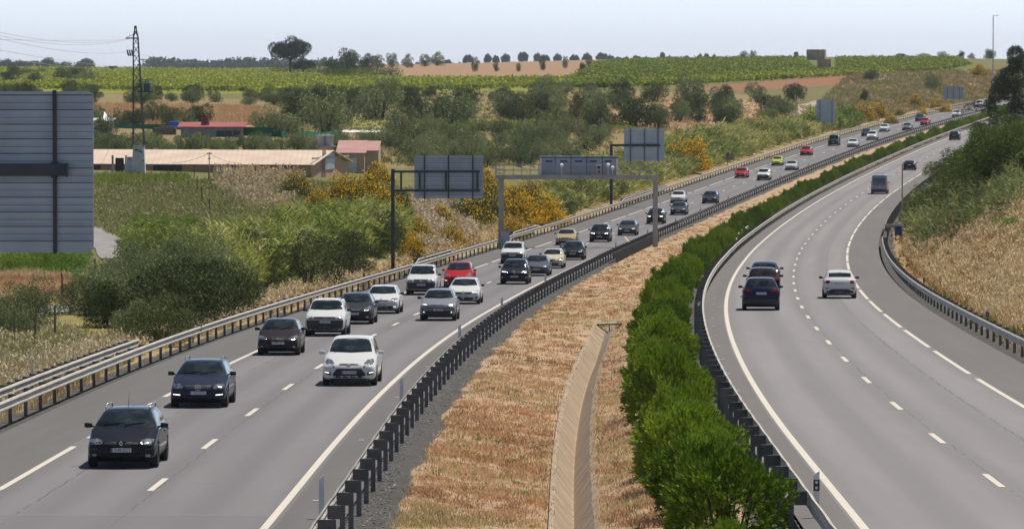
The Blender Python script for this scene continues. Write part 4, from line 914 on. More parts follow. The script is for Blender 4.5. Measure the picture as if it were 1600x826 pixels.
car('suv', 1192.5, 464, 'R', (.035,.010,.012), 'dark red suv driving directly in front of the dark blue suv', 'suv', True)
car('hatch_c', 1195, 448, 'R', (.04,.06,.12), 'blue car mostly hidden in front of the dark red suv', 'car', True)
car('q2', 1312, 466, 'R', WH, 'white crossover seen from behind with dark lower bumper', 'crossover', True)
car('van', 1374, 303, 'R', (.30,.33,.40), 'grey-blue high-roof minibus driving away', 'van', True)
car('hatch_d', 1421, 266, 'R', BK, 'black car driving away ahead of the minibus', 'car', True)
car('suv', 1491, 219, 'R', (.015,.02,.05), 'dark navy suv driving away in the middle of the far right carriageway', 'suv', True)
car('crossover', 1531, 212, 'R', (.02,.022,.03), 'dark crossover driving away beside the green bushes at the far right', 'crossover', True)
car('suv', 1528, 203, 'R', (.02,.03,.07), 'dark blue suv just beyond the distant dark crossover', 'suv', True)
car('sedan', 1552, 194, 'R', (.45,.46,.45), 'silver car driving away, farthest on the right carriageway', 'car', True)
mb = MB()
vr = [o for o in bpy.data.objects if o.name.startswith('minibus_van')][0]
for s in (-.6, .6): mb.bar((-2.3, s, 2.50), (1.2, s, 2.50), .05)
for x in (-2.2, -1.2, -.2, .9): mb.bar((x, -.6, 2.55), (x, .6, 2.55), .05)
for s in (-.6, .6):
    for x in (-2.2, -.2, .9): mb.bar((x, s, 2.38), (x, s, 2.52), .04)
mb.build('roof_rack', M['white'], vr)
# ------------------------------------------------------------------ signs seen from behind
def sign_panel(parent, x0, x1, z0, z1, mat, pitch=.32, posts=(), th=.04, rad=.12, pm='frame_dark'):
    """ribbed aluminium panel in the local XZ plane, its back facing -Y"""
    mb = MB(); pts = []
    for cx, cz, a0 in ((x1 - rad, z1 - rad, 0), (x0 + rad, z1 - rad, 90), (x0 + rad, z0 + rad, 180), (x1 - rad, z0 + rad, 270)):
        for k in range(5): a = R(a0 + k * 22.5); pts.append((cx + rad * math.cos(a), 0, cz + rad * math.sin(a)))
    mb.prism(pts, (0, th, 0)); z = z0 + pitch * .8; i = 0
    sm = MB(); w_ = x1 - x0 - .04; c_ = (x0 + x1) / 2
    while z < z1 - .05:
        mb.box((c_, -.03, z + .02), (w_, .06, .03)); sm.box((c_, -.012, z - .009), (w_, .024, .018)); 
        if z + pitch * .5 < z1 - .06: mb.box((c_, -.012, z + pitch * .5), (w_, .024, .025)); sm.box((c_, -.004, z + pitch * .5 - .018), (w_, .008, .009))
        z += pitch
    mb.build('panel', M[mat], parent); sm.build('panel_seam', M['frame_dark'], parent)
    for px_ in posts:
        mb = MB(); mb.box((px_, -.07, (z0 + z1) / 2), (.09, .09, z1 - z0 + .06)); mb.build('upright', M[pm], parent)
def N_at(Y): return F / Y
# S1 huge sign back at the left: 118 m away
Y = 118.0; n = F / Y; g = -float(dropL(Y)) + CAMZ
def zpix(y, Y): return CAMZ - ray(0, y)[1] * Y
r = empty('cantilever_sign', ((-820) / n, Y, g)); tag(r, 'huge ribbed back of a road sign filling the left edge of the picture', 'road sign')
X = lambda x: (x - (-20)) / n; Z = lambda y: zpix(y, Y) - g
sign_panel(r, X(-14) - 2.2, X(146), Z(394), Z(143), 'sign_back', .349, (X(-60), X(86)), rad=.16)
mb = MB(); mb.box(((X(105) + X(-150)) / 2, -.26, Z(265)), (X(105) - X(-150), .28, .29), bev=.01); mb.build('arm', M['frame_dark'], r)
mb = MB(); mb.box((X(106), -.26, Z(265)), (.03, .34, .33)); mb.box((X(86), -.2, Z(265)), (.16, .16, .36)); mb.build('end_plate', M['frame_dark'], r)
mb = MB(); mb.box((X(-170), -.26, (Z(240) - 2) / 2), (.40, .40, Z(240) + 2)); mb.build('post', M['frame_dark'], r)
# S2 cantilever sign
P = at(614, 427); Yp = stationL(427) ; P = Vector((ray(614, 427)[0] * Yp, Yp, float(ground(np.array([ray(614, 427)[0] * Yp]), np.array([Yp]))[0])))
n = F / Yp; X = lambda x: (x - 614) / n; Z = lambda y: zpix(y, Yp) - P.z
r = empty('cantilever_sign', P); tag(r, 'grey ribbed sign back on a double armed dark post above the white pickup truck', 'road sign')
mb = MB(); mb.box((0, 0, (Z(264) - .4) / 2), (.26, .26, Z(264) + .4), bev=.01); mb.build('post', M['frame_dark'], r)
mb = MB()
for y in (268, 297.5): mb.box(((X(748)) / 2 + .1, -.16, Z(y)), (X(748) - .05, .15, .16))
for x in (627, 656, 697, 746): mb.box((X(x), -.16, (Z(268) + Z(297)) / 2), (.14, .12, Z(268) - Z(297) - .15))
mb.build('arm', M['frame_dark'], r)
sign_panel(r, X(647.5), X(755.5), Z(310), Z(243), 'sign_back', .32, (X(663.5), X(701), X(739)), rad=.10)
# S3 cantilever sign behind the gantry
Yp = stationL(323); u = ray(955, 322)[0]; P = Vector((u * Yp, Yp, gz(u * Yp, Yp))); n = F / Yp; X = lambda x: (x - 955) / n; Z = lambda y: zpix(y, Yp) - P.z
r = empty('cantilever_sign', P); tag(r, 'pale ribbed sign back on a single armed post behind the right end of the gantry', 'road sign')
mb = MB(); mb.box((0, 0, (Z(225) - .4) / 2), (.33, .33, Z(225) + .4), bev=.01); mb.build('post', M['frame_dark'], r)
mb = MB(); mb.box((X(1031) / 2, -.2, Z(227)), (X(1031), .2, .3)); mb.build('arm', M['frame_dark'], r)
sign_panel(r, X(975), X(1038), Z(252), Z(201), 'sign_pale', .32, (X(985), X(1007), X(1028)), rad=.08)
# S4, S5 small signs
def two_leg(x0, x1, y0, y1, yb, legs, mat, lab, posts):
    u = ray((x0 + x1) / 2, yb)[0]; Yp = at((x0 + x1) / 2, yb).y; P = Vector((u * Yp, Yp, gz(u * Yp, Yp))); n = F / Yp; X = lambda x: (x - (x0 + x1) / 2) / n; Z = lambda y: zpix(y, Yp) - P.z
    r = empty('road_sign', P); tag(r, lab, 'road sign'); sign_panel(r, X(x0), X(x1), Z(y1), Z(y0), mat, .35, posts and [X(p) for p in posts], rad=.06)
    for x in legs:
        zb = gz(P.x + X(x), P.y) - P.z; mb = MB(); mb.box((X(x), .05, (Z(y1) + zb - .3) / 2), (.12, .08, Z(y1) - zb + .3)); mb.build('leg', M['galv'], r)
two_leg(1275.5, 1305, 156, 193, 209, (1281, 1300), 'sign_pale', 'pale square sign back on two legs beside the left carriageway', (1281, 1300))
two_leg(1474, 1505.5, 135.5, 155, 166, (1489.5, 1499), 'sign_back', 'dark grey sign back on thin legs near the top of the left carriageway', (1480, 1489.5, 1499))
P = at(1137, 262)
r = empty('roadside_cabinet', P); tag(r, 'small grey cabinet on a post among the canes beside the outer rail', 'cabinet'); mb = MB(); mb.box((0, 0, 1.7), (.5, .35, 1.2), bev=.02); mb.build('box', M['galv_dark'], r); mb = MB(); mb.tube((0, 0, -.3), (0, 0, 1.1), .06); mb.build('post', M['galv_dark'], r)
# ------------------------------------------------------------------ gantry
Yg = stationL(386); n = F / Yg; zr = CAMZ - float(dropL(Yg))
u0 = ray(783, 386)[0] * Yg; u1 = ray(1024, 386)[0] * Yg
r = empty('sign_gantry', (u0, Yg, zr - .3)); tag(r, 'grey steel gantry with railings and a message board spanning the left carriageway', 'gantry')
X = lambda x: (x - 783) / n; Z = lambda y: zpix(y, Yg) - zr + .3
mb = MB(); mb.box((0, 0, Z(272) / 2 - .4), (.48, .6, Z(272) + .4), bev=.02); mb.build('post', M['gantry'], r)
mb = MB(); mb.box((X(1024), 0, Z(275) / 2 - .1), (.42, .55, Z(275) + .1), bev=.02); mb.build('post', M['gantry'], r)
mb = MB(); mb.box((X(1024), 0, -.05), (2.6, 1.6, .5), bev=.03); mb.build('footing', M['concrete'], r)
mb = MB()
for yy in (-.55, .55): mb.box(((X(1027) + X(775)) / 2, yy, Z(276.5)), (X(1027) - X(775), .16, .36))
mb.box(((X(1027) + X(775)) / 2, 0, Z(276) + .1), (X(1027) - X(775), 1.0, .04)); mb.build('beam', M['gantry'], r)
mb = MB()
for yy in (-.6, .6):
    for y in (257.5, 266): mb.box(((X(1027) + X(775)) / 2, yy, Z(y)), (X(1027) - X(775), .045, .05))
    for x in np.linspace(775.5, 1026.5, 20): mb.box((X(x), yy, (Z(256) + Z(275)) / 2), (.06, .05, Z(256) - Z(275)))
mb.build('railing', M['gantry'], r)
mb = MB()
for x in (774, 780, 786): mb.box((X(x), -.75, (Z(258) + Z(278)) / 2), (.05, .05, Z(256) - Z(280)))
for y in (258, 264, 270, 277): mb.box((X(780), -.75, Z(y)), (.8, .05, .05))
mb.build('ladder_cage', M['gantry'], r)
b_ = MB(); b_.box(((X(843) + X(966)) / 2, .25, (Z(244) + Z(273)) / 2), (X(966) - X(843), .5, Z(244) - Z(273)), bev=.02); p = b_.build('message_board', plain('board_back_blue', (.36,.42,.50), .5, .1, .2, .5), r)
mb = MB()
for i in range(5):
    x = 858 + i * 23; mb.box((X(x), -.02, Z(252)), (.6, .06, .14))
for i in range(1, 5): mb.box((X(843 + i * 24.6), -.01, Z(258)), (.05, .04, 1.6))
mb.box(((X(843) + X(966)) / 2, .0, Z(246)), (X(966) - X(843) - .1, .05, .08)); mb.build('vent_louvre', M['frame_dark'], p)
mb = MB()
for x in (845, 964): mb.box((X(x), -.1, (Z(248) + Z(273)) / 2), (.12, .3, Z(248) - Z(273)))
mb.build('board_bracket', M['white'], r)
for x, y in ((877.5, 260), (950, 259.5), (957, 263.5)):
    mb = MB(); mb.tube((X(x), -.95, Z(y) + .05), (X(x), -.5, Z(y) + .12), .13, .15, 12); mb.tube((X(x), -.6, Z(273)), (X(x), -.6, Z(y)), .03); mb.build('camera', M['white'], r, smooth=False)
mb = MB(); mb.box((X(935.5), -.8, Z(264.5)), (.55, .3, .75), bev=.02); q = mb.build('detector_box', M['gantry'], r)
mb = MB(); mb.tube((X(935.5), -.97, Z(261.5)), (X(935.5), -.94, Z(261.5)), .12, n=12); mb.box((X(935.5), -.96, Z(268)), (.22, .03, .14)); mb.build('lens', M['black'], q)
P = at(787, 372); r = empty('control_cabinet', Vector((X(789) + u0, Yg - 1.2, zr - .3))); tag(r, 'grey control cabinet at the left foot of the gantry', 'cabinet'); mb = MB(); mb.box((0, 0, .85), (.8, .6, 1.9), bev=.02); mb.build('housing', M['gantry'], r); mb = MB(); mb.box((0, -.31, .85), (.68, .02, 1.7)); mb.build('door', M['sign_pale'], r)
r = empty('leaning_strut', rpt('L', stationL(391), 5.5)); tag(r, 'pale bent rail end leaning against the median guardrail before the gantry foot', 'rail end'); mb = MB(); mb.bar((-.75, 3, 1.05), (.15, -2, .0), .16, .06); mb.build('bent_rail', M['galv'], r)
# ------------------------------------------------------------------ pylon on a white base
PB = at(217, 278); n = F / PB.y; Yp = PB.y
def zz(y): return zpix(y, Yp) - PB.z
r = empty('substation_kiosk', PB); tag(r, 'narrow whitewashed concrete kiosk with yellow warning triangle carrying the lattice pylon', 'kiosk')
mb = MB(); w0, w1 = 22 / n / 2, 17 / n / 2; h = zz(229)
a = [(-w0, -w0, -.3), (w0, -w0, -.3), (w0, w0, -.3), (-w0, w0, -.3)]; b = [(-w1, -w1, h), (w1, -w1, h), (w1, w1, h), (-w1, w1, h)]; mb.grid([a, b], True); mb.poly(b)
lx = -w0 - .55; mb.box(((lx - w0) / 2 + .1, 0, zz(245) / 2 - .15), (.95, 1.0, zz(245) + .3), bev=.02); mb.build('wall', plain('whitewash', (.62,.63,.66), .8, 0, .18, 1.3, bump=.3), r)
mb = MB(); mb.box((0, 0, h + .04), (w1 * 2 + .12, w1 * 2 + .12, .09)); 
for s in (-1, 1): mb.bar((-.6 * s, -w1, h + .1), (0, -w1, h + .42), .1, .12)
mb.build('cap', M['concrete'], r)
mb = MB(); mb.prism([(.25, -w0 * .93 - .02, zz(253)), (.66, -w0 * .93 - .02, zz(253)), (.455, -w0 * .93 - .02, zz(248.5))], (0, -.02, 0)); o = mb.build('warning_sign', plain('yellow_sign', (.65,.5,.03), .5), r)
mb = MB(); mb.bar((.455, -w0 * .93 - .05, zz(252.4)), (.47, -w0 * .93 - .05, zz(250)), .05, .02, up=(0, 1, 0)); mb.build('bolt_symbol', M['black'], o)
mb = MB()
for (x, y, w) in ((-.2, 234, .3), (.12, 236, .22), (.3, 237.5, .14), (-.9, 248, .15)): mb.box((x, -w1 - .12, zz(y)), (w, .03, .16))
mb.build('vent', M['frame_dark'], r)
rb = PB + Vector((0, 0, h + .1))
py = empty('lattice_pylon', rb); tag(py, 'tall slender steel lattice pylon rising from the white kiosk', 'pylon')
def hw(z):
    zt = zz(42) - h
    return max(.06, (.55 * (1 - z / (zz(60) - h)) + .23 * (z / (zz(60) - h))) if z < zz(60) - h else .23 * (1 - (z - (zz(60) - h)) / (zt - (zz(60) - h))))
zt = zz(42) - h; mb = MB(); zs = [0]; 
while zs[-1] < zt - .2: zs.append(min(zt, zs[-1] + hw(zs[-1]) * 2.1 + .25))
drift = lambda z: -.30 * z / zt
def corner(i, z): s = hw(z); return (drift(z) + (-s if i in (0, 3) else s), (-s if i in (0, 1) else s), z)
for a_, b_ in zip(zs[:-1], zs[1:]):
    for i in range(4): mb.bar(corner(i, a_), corner(i, b_), .085)
mb.build('leg', M['frame_dark'], py)
mb = MB()
for a_, b_ in zip(zs[:-1], zs[1:]):
    for i in range(4):
        j = (i + 1) % 4; mb.bar(corner(i, a_), corner(j, b_), .035, .03); mb.bar(corner(j, a_), corner(i, b_), .035, .03)
mb.build('bracing', M['frame_dark'], py)
za = zz(61.5) - h; mb = MB(); mb.bar((drift(za) - 1.0, 0, za), (drift(za) + .3, 0, za), .12); mb.bar((drift(za) - .9, 0, za + .05), (drift(za), 0, za + .5), .05); mb.build('cross_arm', M['frame_dark'], py)
mb = MB(); z1 = zz(84) - h
for k in range(3):
    for d in (-.05,): mb.tube((drift(z1) - .75 + k * .22, 0, z1 - .28), (drift(z1) - .9 + k * .22, 0, z1 + .22), .09, .06, 8)
mb.bar((drift(z1) - .95, 0, z1 + .25), (drift(z1), 0, z1 + .25), .05); mb.bar((drift(z1) - .8, 0, z1 - .3), (drift(z1), 0, z1 - .3), .05); mb.build('insulator', M['trim'], py)
z2 = zz(145) - h; mb = MB(); mb.bar((drift(z2), 0, z2), (1.35, 0, z2), .1); mb.bar((.35, 0, z2 - .85), (1.2, 0, z2), .08); mb.bar((0, 0, z2 + 1.15), (1.5, 0, z2 + 1.25), .05); mb.build('platform', M['frame_dark'], py)
mb = MB(); mb.box((.85, 0, z2 + .45), (.66, .6, .8), bev=.05); mb.tube((.7, 0, z2 + .8), (.7, 0, z2 + 1.25), .07); mb.tube((.95, 0, z2 + .8), (.95, 0, z2 + 1.1), .07); o = mb.build('transformer', plain('transformer_blue_grey', (.05,.08,.13), .5), py)
mb = MB(); mb.box((1.5, 0, z2 + 1.05), (.3, .2, .25)); mb.build('switch_box', M['sign_back'], py)
def wire(a, b, sag, lab, rad=.013, grp='overhead wires left of the pylon'):
    a = Vector(a); b = Vector(b); mb = MB(); prev = None; k = 28
    for i in range(k + 1):
        t = i / k; p = a.lerp(b, t) - Vector((0, 0, sag * 4 * t * (1 - t)))
        if prev is not None: mb.tube(prev, p, rad, n=5)
        prev = p
    o = mb.build('power_line', M['galv'], None); tag(o, lab, 'power line', grp)
def W3(x, y, Y): u, s = ray(x, y); return (u * Y, Y, CAMZ - s * Y)
wire(W3(-30, 44, 300), W3(199, 61, Yp), .6, 'highest thin wire running left from the pylon cross arm')
wire(W3(-30, 49.5, 320), W3(203, 61.5, Yp), .7, 'second thin wire from the top, running left from the cross arm')
wire(W3(-30, 61, 330), W3(201, 62, Yp), .1, 'nearly level thin wire just under the two highest')
wire(W3(-30, 53, 300), W3(198, 82, Yp), .5, 'thicker wire sloping down from the left to the pylon insulators')
wire(W3(208, 83, Yp), W3(325, 98, 900), .3, 'wire leaving the pylon to the right towards the far trees')
wire(W3(-30, 73, 260), W3(230, 104, 700), .4, 'wire passing low behind the pylon above the far trees')
wire(W3(-30, 86, 300), W3(185, 108, 800), .3, 'lowest wire on the left just above the far tree line')
# ------------------------------------------------------------------ farm buildings
def brick(name, c, c2):
    m, nt, b = nmat(name); tc = nt.nodes.new('ShaderNodeTexCoord'); br = N(nt, 'ShaderNodeTexBrick', Scale=1.0); br.inputs['Brick Width'].default_value = .5; br.inputs['Row Height'].default_value = .2; br.inputs['Mortar Size'].default_value = .015
    mp = N(nt, 'ShaderNodeMapping'); mp.inputs['Rotation'].default_value = (math.pi / 2, 0, 0); nt.links.new(tc.outputs['Object'], mp.inputs[0]); nt.links.new(mp.outputs[0], br.inputs['Vector'])
    br.inputs['Color1'].default_value = (*c, 1); br.inputs['Color2'].default_value = (*c2, 1); br.inputs['Mortar'].default_value = (.40,.36,.30,1)
    f = noise(nt, .7, 5, .65); col = mixc(nt, ramp(nt, f, [(.4, 0), (.6, .65)]), br.outputs[0], (.42,.30,.20)); nt.links.new(col, b.inputs['Base Color']); b.inputs['Roughness'].default_value = .9; return m
BRK = brick('farm_brick', (.50,.27,.18), (.42,.25,.17)); BRK2 = brick('pale_farm_brick', (.50,.38,.30), (.42,.32,.25))
def corrug(name, c, c2, sc_=1.6):
    m, nt, b = nmat(name); tc = nt.nodes.new('ShaderNodeTexCoord'); wv = N(nt, 'ShaderNodeTexWave', Scale=sc_, Distortion=.3); wv.bands_direction = 'X'; nt.links.new(tc.outputs['Object'], wv.inputs['Vector'])
    f = noise(nt, .35, 5, .6); col = mixc(nt, ramp(nt, f, [(.4, 0), (.65, 1)]), c, c2); col = mixc(nt, ramp(nt, wv.outputs[0], [(.0, .22), (.35, 0)]), col, tuple(v * .7 for v in c)); nt.links.new(col, b.inputs['Base Color']); b.inputs['Roughness'].default_value = .8; return m
# long shed: near gable corner at px (487,288); runs to the left and away
def shed():
    Yn = PB.y + 16
    # gable end centre bottom, in world
    g0 = W3(486, 281, Yn - 0); gz0 = gz(g0[0], Yn) - .3; n = F / Yn
    zb = gz0 - .3; ze = CAMZ - ray(0, 257.5)[1] * Yn; zr = CAMZ - ray(0, 235.5)[1] * (Yn + 8)
    XA = ray(486, 0)[0] * Yn; XB = ray(545, 0)[0] * (Yn + 16)
    A = Vector((XA, Yn, 0)); B = Vector((XB, Yn + 15, 0)); C = Vector((ray(60, 0)[0] * (Yn + 6) , Yn + 6, 0)); along = (C - A)
    r = empty('poultry_shed', (A.x, A.y, zb)); tag(r, 'very long low brick shed with pale corrugated roof behind the white kiosk', 'shed')
    o = Vector((A.x, A.y, zb)); up = lambda P, z: Vector((P.x, P.y, z)) - o
    D = B + along; Mid = (A + B) / 2; E = Mid + along
    mb = MB(); hh = ze - .12
    def wall(P, Q, z1): mb.poly([up(P, zb), up(Q, zb), up(Q, z1), up(P, z1)])
    wall(A, C, hh); wall(D, B, hh); mb.poly([up(A, zb), up(B, zb), up(B, hh), up(Mid, zr - .14), up(A, hh)]); mb.poly([up(C, zb), up(D, zb), up(D, hh), up(E, zr - .14), up(C, hh)]); mb.build('wall', BRK, r)
    ad = along.normalized(); ov = (A - B).normalized() * .5
    mb = MB()
    for P, Q in ((A, C), (B, D)):
        o2 = ov if P is A else -ov; sl = (ze - .10) if 1 else 0
        a1 = up(P + o2 - ad * .4, ze - .05); a2 = up(Q + o2 + ad * .4, ze - .05); b1 = up(Mid - ad * .4, zr); b2 = up(E + ad * .4, zr)
        mb.prism([a1, b1, b2, a2], (0, 0, .07))
    mb.build('roof', corrug('fibre_cement_roof', (.56,.42,.33), (.64,.52,.42), .55), r)
    # openings on the long wall, gable window, posts
    yn = -ov.normalized()
    for t in (.80, .86, .92, .97, .55, .50, .30, .10):
        p = A.lerp(C, t); mb = MB(); mb.box((0, 0, 0), (1.6, .08, .8)); w = mb.build('window', M['black'], r); w.location = up(p, zb + 1.5) + Vector((0, -.03, 0)); w.rotation_euler = (0, 0, math.atan2(along.y, along.x))
    p = A.lerp(B, .46) ; ang = math.atan2((B - A).y, (B - A).x)
    mb = MB(); mb.box((0, -.05, 0), (1.6 * 2.6, .08, 1.7)); w = mb.build('gable_window', M['sign_back'], r); w.location = up(p, (ze + zr) / 2 - .4); w.rotation_euler = (0, 0, ang)
    mb = MB()
    for t in (.28, .33): mb.box(((B - A).length * t, -.12, 1.5), (.15, .12, 4.0))
    mb.box(((B - A).length * .5, -.06, 2.55), ((B - A).length * .98, .1, .18)); w = mb.build('pilaster', M['concrete'], r); w.rotation_euler = (0, 0, ang); w.location = (0, 0, 0)
    return A, B, C, zb, ze, zr, Yn
A_, B_, C_, zb_, ze_, zr_, Yn_ = shed()
def box_house(name, lab, x0, x1, ye, yb, Y, depth, mat, roofm, cat, y_top=None, rise=.8, skew=0, roofthick=.1, over=.25, shedroof=True):
    n = F / Y; X0 = ray(x0, 0)[0] * Y; X1 = ray(x1, 0)[0] * Y; zb = zpix(yb, Y) - .5; ze = zpix(ye, Y)
    r = empty(name, ((X0 + X1) / 2, Y, zb)); tag(r, lab, cat); w = X1 - X0; h = ze - zb
    mb = MB(); a = [(-w / 2, 0, 0), (w / 2, 0, 0), (w / 2, depth, 0), (-w / 2, depth, 0)]; b = [(-w / 2, 0, h), (w / 2, 0, h), (w / 2, depth, h + rise), (-w / 2, depth, h + rise)]
    mb.grid([a, b], True); mb.build('wall', mat, r)
    mb = MB(); mb.prism([(-w / 2 - over, -over, h + .02), (w / 2 + over, -over, h + .02), (w / 2 + over, depth + over, h + rise + .02), (-w / 2 - over, depth + over, h + rise + .02)], (0, 0, roofthick)); mb.build('roof', roofm, r)
    r.rotation_euler = (0, 0, skew); return r, w, h
RF = corrug('red_sheet_roof', (.38,.18,.16), (.44,.26,.24)); RF2 = corrug('dark_red_sheet_roof', (.30,.06,.055), (.34,.10,.09))
r, w, h = box_house('brick_store', 'brick store with pinkish red sloping roof at the right end of the long shed', 527, 569, 240.5, 272, Yn_ + 22, 9, BRK2, RF, 'building', rise=1.2, over=.2)
mb = MB(); mb.box((-w / 2 + 1.55, -.04, h * .45), (1.0, .08, 2.1)); o = mb.build('door', M['sign_pale'], r); mb = MB(); mb.box((-w / 2 + 1.9, -.1, h * .45), (.06, .05, .15)); mb.build('handle', M['black'], o)
r2, w2, h2 = box_house('brick_store', 'bare brick end wall block joined to the pinkish red roofed store', 569.6, 591, 237, 268, Yn_ + 25, 9, BRK2, RF, 'building', rise=.9, over=.05)
# water tank on brick stand
Yt = Yn_ + 20; n = F / Yt
r = empty('water_tank', (ray(508, 0)[0] * Yt, Yt, zpix(262, Yt))); tag(r, 'grey ribbed water tank on a brick stand behind the shed gable', 'water tank'); h = zpix(230, Yt) - zpix(262, Yt)
mb = MB(); mb.box((0, 0, h / 2), (1.6, 1.4, h)); mb.build('stand', BRK, r); mb = MB(); mb.box((0, 0, h + .06), (2.1, 1.7, .12)); mb.build('slab', M['concrete'], r)
ht = zpix(212, Yt) - zpix(230, Yt); mb = MB()
for s in (-1, 1): mb.tube((s * .42, 0, h + .12), (s * .42, 0, h + ht), .40, .44, 14)
mb.build('barrel', plain('grey_tank', (.40,.40,.42), .7, 0, .2, 1), r); mb = MB(); mb.box((0, 0, h + ht + .02), (1.75, .95, .06)); mb.build('lid', M['sign_pale'], r)
# gate posts and dark opening before the long shed
P = at(187, 276); r = empty('farm_gate', P); tag(r, 'dark rusty gate between two concrete posts in front of the long shed', 'gate'); n = F / P.y
mb = MB(); mb.box((0, 0, .95), (.85, .06, 1.8)); mb.build('leaf', plain('rusty_gate', (.035,.025,.022), .8), r)
for x in (-.7, .65): mb = MB(); mb.box((x, 0, .9), (.2, .2, 2.4)); mb.build('post', M['concrete'], r)
P = at(165, 281); mb = MB(); mb.box((0, 0, .25), (4.2, .25, .95), bev=.02); o = mb.build('garden_wall', M['white']); o.location = P + Vector((-.3, .6, 0)); tag(o, 'low whitewashed wall left of the dark rusty gate', 'wall')
# red roofed hut
Yh = at(330, 214).y; r, w, h = box_house('farm_hut', 'low grey-blue hut with dark red roof and a red tank on top', 282, 377, 199.5, 213, Yh, 7, plain('hut_wall', (.28,.31,.35), .8, 0, .3, .8), RF2, 'hut', rise=.55, over=.5)
mb = MB(); mb.tube((-w / 2 + 3.1, 2.5, h + .2), (-w / 2 + 3.1, 2.5, h + 1.2), .6, .5, 12); mb.tube((-w / 2 + 3.1, 2.5, h + 1.2), (-w / 2 + 3.1, 2.5, h + 1.35), .2, .2, 10); mb.build('roof_tank', plain('red_tank', (.20,.02,.02), .6), r)
for x in (.15, .28, .42): mb = MB(); mb.box((w * x, -.03, h * .45), (1.0, .08, 1.0)); q = mb.build('window', M['frame_dark'], r); mb = MB(); mb.box((w * x, -.08, h * .45 - .53), (1.1, .06, .06)); mb.build('sill', M['white'], q)
# white house at left
Yw = at(160, 210).y; r, w, h = box_house('white_hut', 'small whitewashed hut beside the big left sign', 140, 172, 190, 207, Yw, 6, plain('hut_white', (.6,.6,.62), .8, 0, .15, 1), M['sign_pale'], 'hut', rise=.3)
mb = MB(); mb.prism([(w * .12, -.2, h + .1), (w * .5, -.2, h - .4), (w * .5, 3, h - .4), (w * .12, 3, h + 1.3)], (0, 0, .09)); mb.build('tilted_panel', M['sign_pale'], r)
mb = MB(); mb.box((0, 0, .5), (1.4, 1.2, 1.0), bev=.1); o = mb.build('tarp_bundle', plain('blue_tarp', (.02,.13,.6), .5, 0, .2, 2)); P = at(272, 208); o.location = P + Vector((0, 0, .6)); tag(o, 'bright blue tarp bundle by the left end of the red roofed hut', 'tarp')
P = at(257, 211); mb = MB(); mb.box((0, 0, .5), (3.2, 1.2, .9), bev=.05); mb.box((.4, 0, 1.05), (2.2, 1.0, .25), bev=.05); o = mb.build('crate_pile', M['wood']); o.location = P; tag(o, 'brown timber pile left of the blue tarp', 'timber pile')
# white awning
Ya = at(568, 222).y + 14; n = F / Ya; mb = MB(); rows = []
for i in range(13):
    x = (i - 6) / 6 * 31 / n; rows.append([(x, -.9, zpix(206.5, Ya) + .05 * math.sin(i * 1.7)), (x, .9, zpix(203.5, Ya) + .06 * math.sin(i * 2.3))])
r = empty('awning', (ray(566, 0)[0] * Ya, Ya, 0)); tag(r, 'long low white canopy half buried among the olive trees', 'awning'); mb.grid(rows); mb.build('canopy', M['white'], r)
for x in (-1, -.33, .33, 1): mb = MB(); gx = x * 28 / n; zg = gz(r.location.x + gx, Ya); mb.tube((gx, .6, zg - .2), (gx, .6, zpix(204, Ya)), .06); mb.build('post', M['galv'], r)
# ruins on the ridge
RU = plain('ruin_wall', (.50,.35,.28), .9, 0, .3, .35, bump=.3)
def ruin(x0, x1, yt, yb, lab, depth, skip):
    c = at((x0 + x1) / 2, yb); Y = c.y; n = F / Y; w = (x1 - x0) / n; h = zpix(yt, Y) - c.z
    r = empty('ruined_hut', (c.x, Y, c.z - .3)); tag(r, lab, 'ruin'); mb = MB(); t = .35
    m_ = w * .72
    def jag(P, Q, k):
        rows = []
        for i in range(11):
            tt = i / 10; p = Vector(P).lerp(Vector(Q), tt); z = h + .3 - .25 * abs(math.sin(i * 2.1 + k)); rows.append([(p.x, p.y, 0), (p.x, p.y, z), (p.x, p.y + t, z), (p.x, p.y + t, 0)])
        mb.grid(rows)
    jag((-w / 2, 0, 0), (w / 2 - w * .15, 0, 0), 0); jag((w / 2 - w * .15, 0, 0), (w / 2, depth, 0), 1); jag((-w / 2, depth, 0), (w / 2, depth, 0), 2); jag((-w / 2, 0, 0), (-w / 2 + .2, depth, 0), 3)
    mb.build('wall', RU, r); return r
ruin(1262, 1293, 77, 94, 'larger roofless brown ruin on the skyline with a shrub behind its wall', 7, 0)
ruin(1279, 1302, 92, 106.5, 'smaller roofless brown ruin in the vineyard just below the skyline ruin', 6, 1)
# tall mast, camera pole, boxes on the right
Ym = 1150.0; P = Vector((ray(1552, 0)[0] * Ym, Ym, CAMZ - 11)); r = empty('tall_mast', P); tag(r, 'very tall thin grey mast rising above the skyline at the upper right', 'mast')
mb = MB(); top = zpix(24, Ym) - P.z; mb.tube((0, 0, 0), (0, 0, top), .16, .10, 10); mb.build('pole', M['gantry'], r); mb = MB(); mb.bar((0, 0, top - .1), (1.0, 0, top), .08); mb.box((1.0, 0, top - .1), (.25, .2, .2)); mb.build('head', M['gantry'], r)
yk = findY('R', 8.2, 1404, 0, 250, 480); P = rpt('R', yk, 8.2, -.2); n = F / yk; r = empty('camera_pole', P); tag(r, 'thin grey pole with small angled head beside the blue box', 'camera pole')
hp = zpix(256, yk) - P.z; mb = MB(); mb.tube((0, 0, -.4), (0, 0, hp), .075, .06, 8); mb.build('pole', M['galv'], r); mb = MB(); mb.bar((0, 0, hp - .05), (.42, 0, hp - .08), .05); mb.box((.42, 0, hp - .2), (.12, .22, .28)); mb.build('head', M['frame_dark'], r)
P = P + Vector((-.42, -1.0, 0)); r = empty('equipment_box', P); tag(r, 'dark blue equipment box on short posts at the gap in the right guardrail', 'equipment box')
mb = MB(); mb.box((0, 0, 1.0), (.62, .5, .85), bev=.02); mb.build('box', M['bluebox'], r)
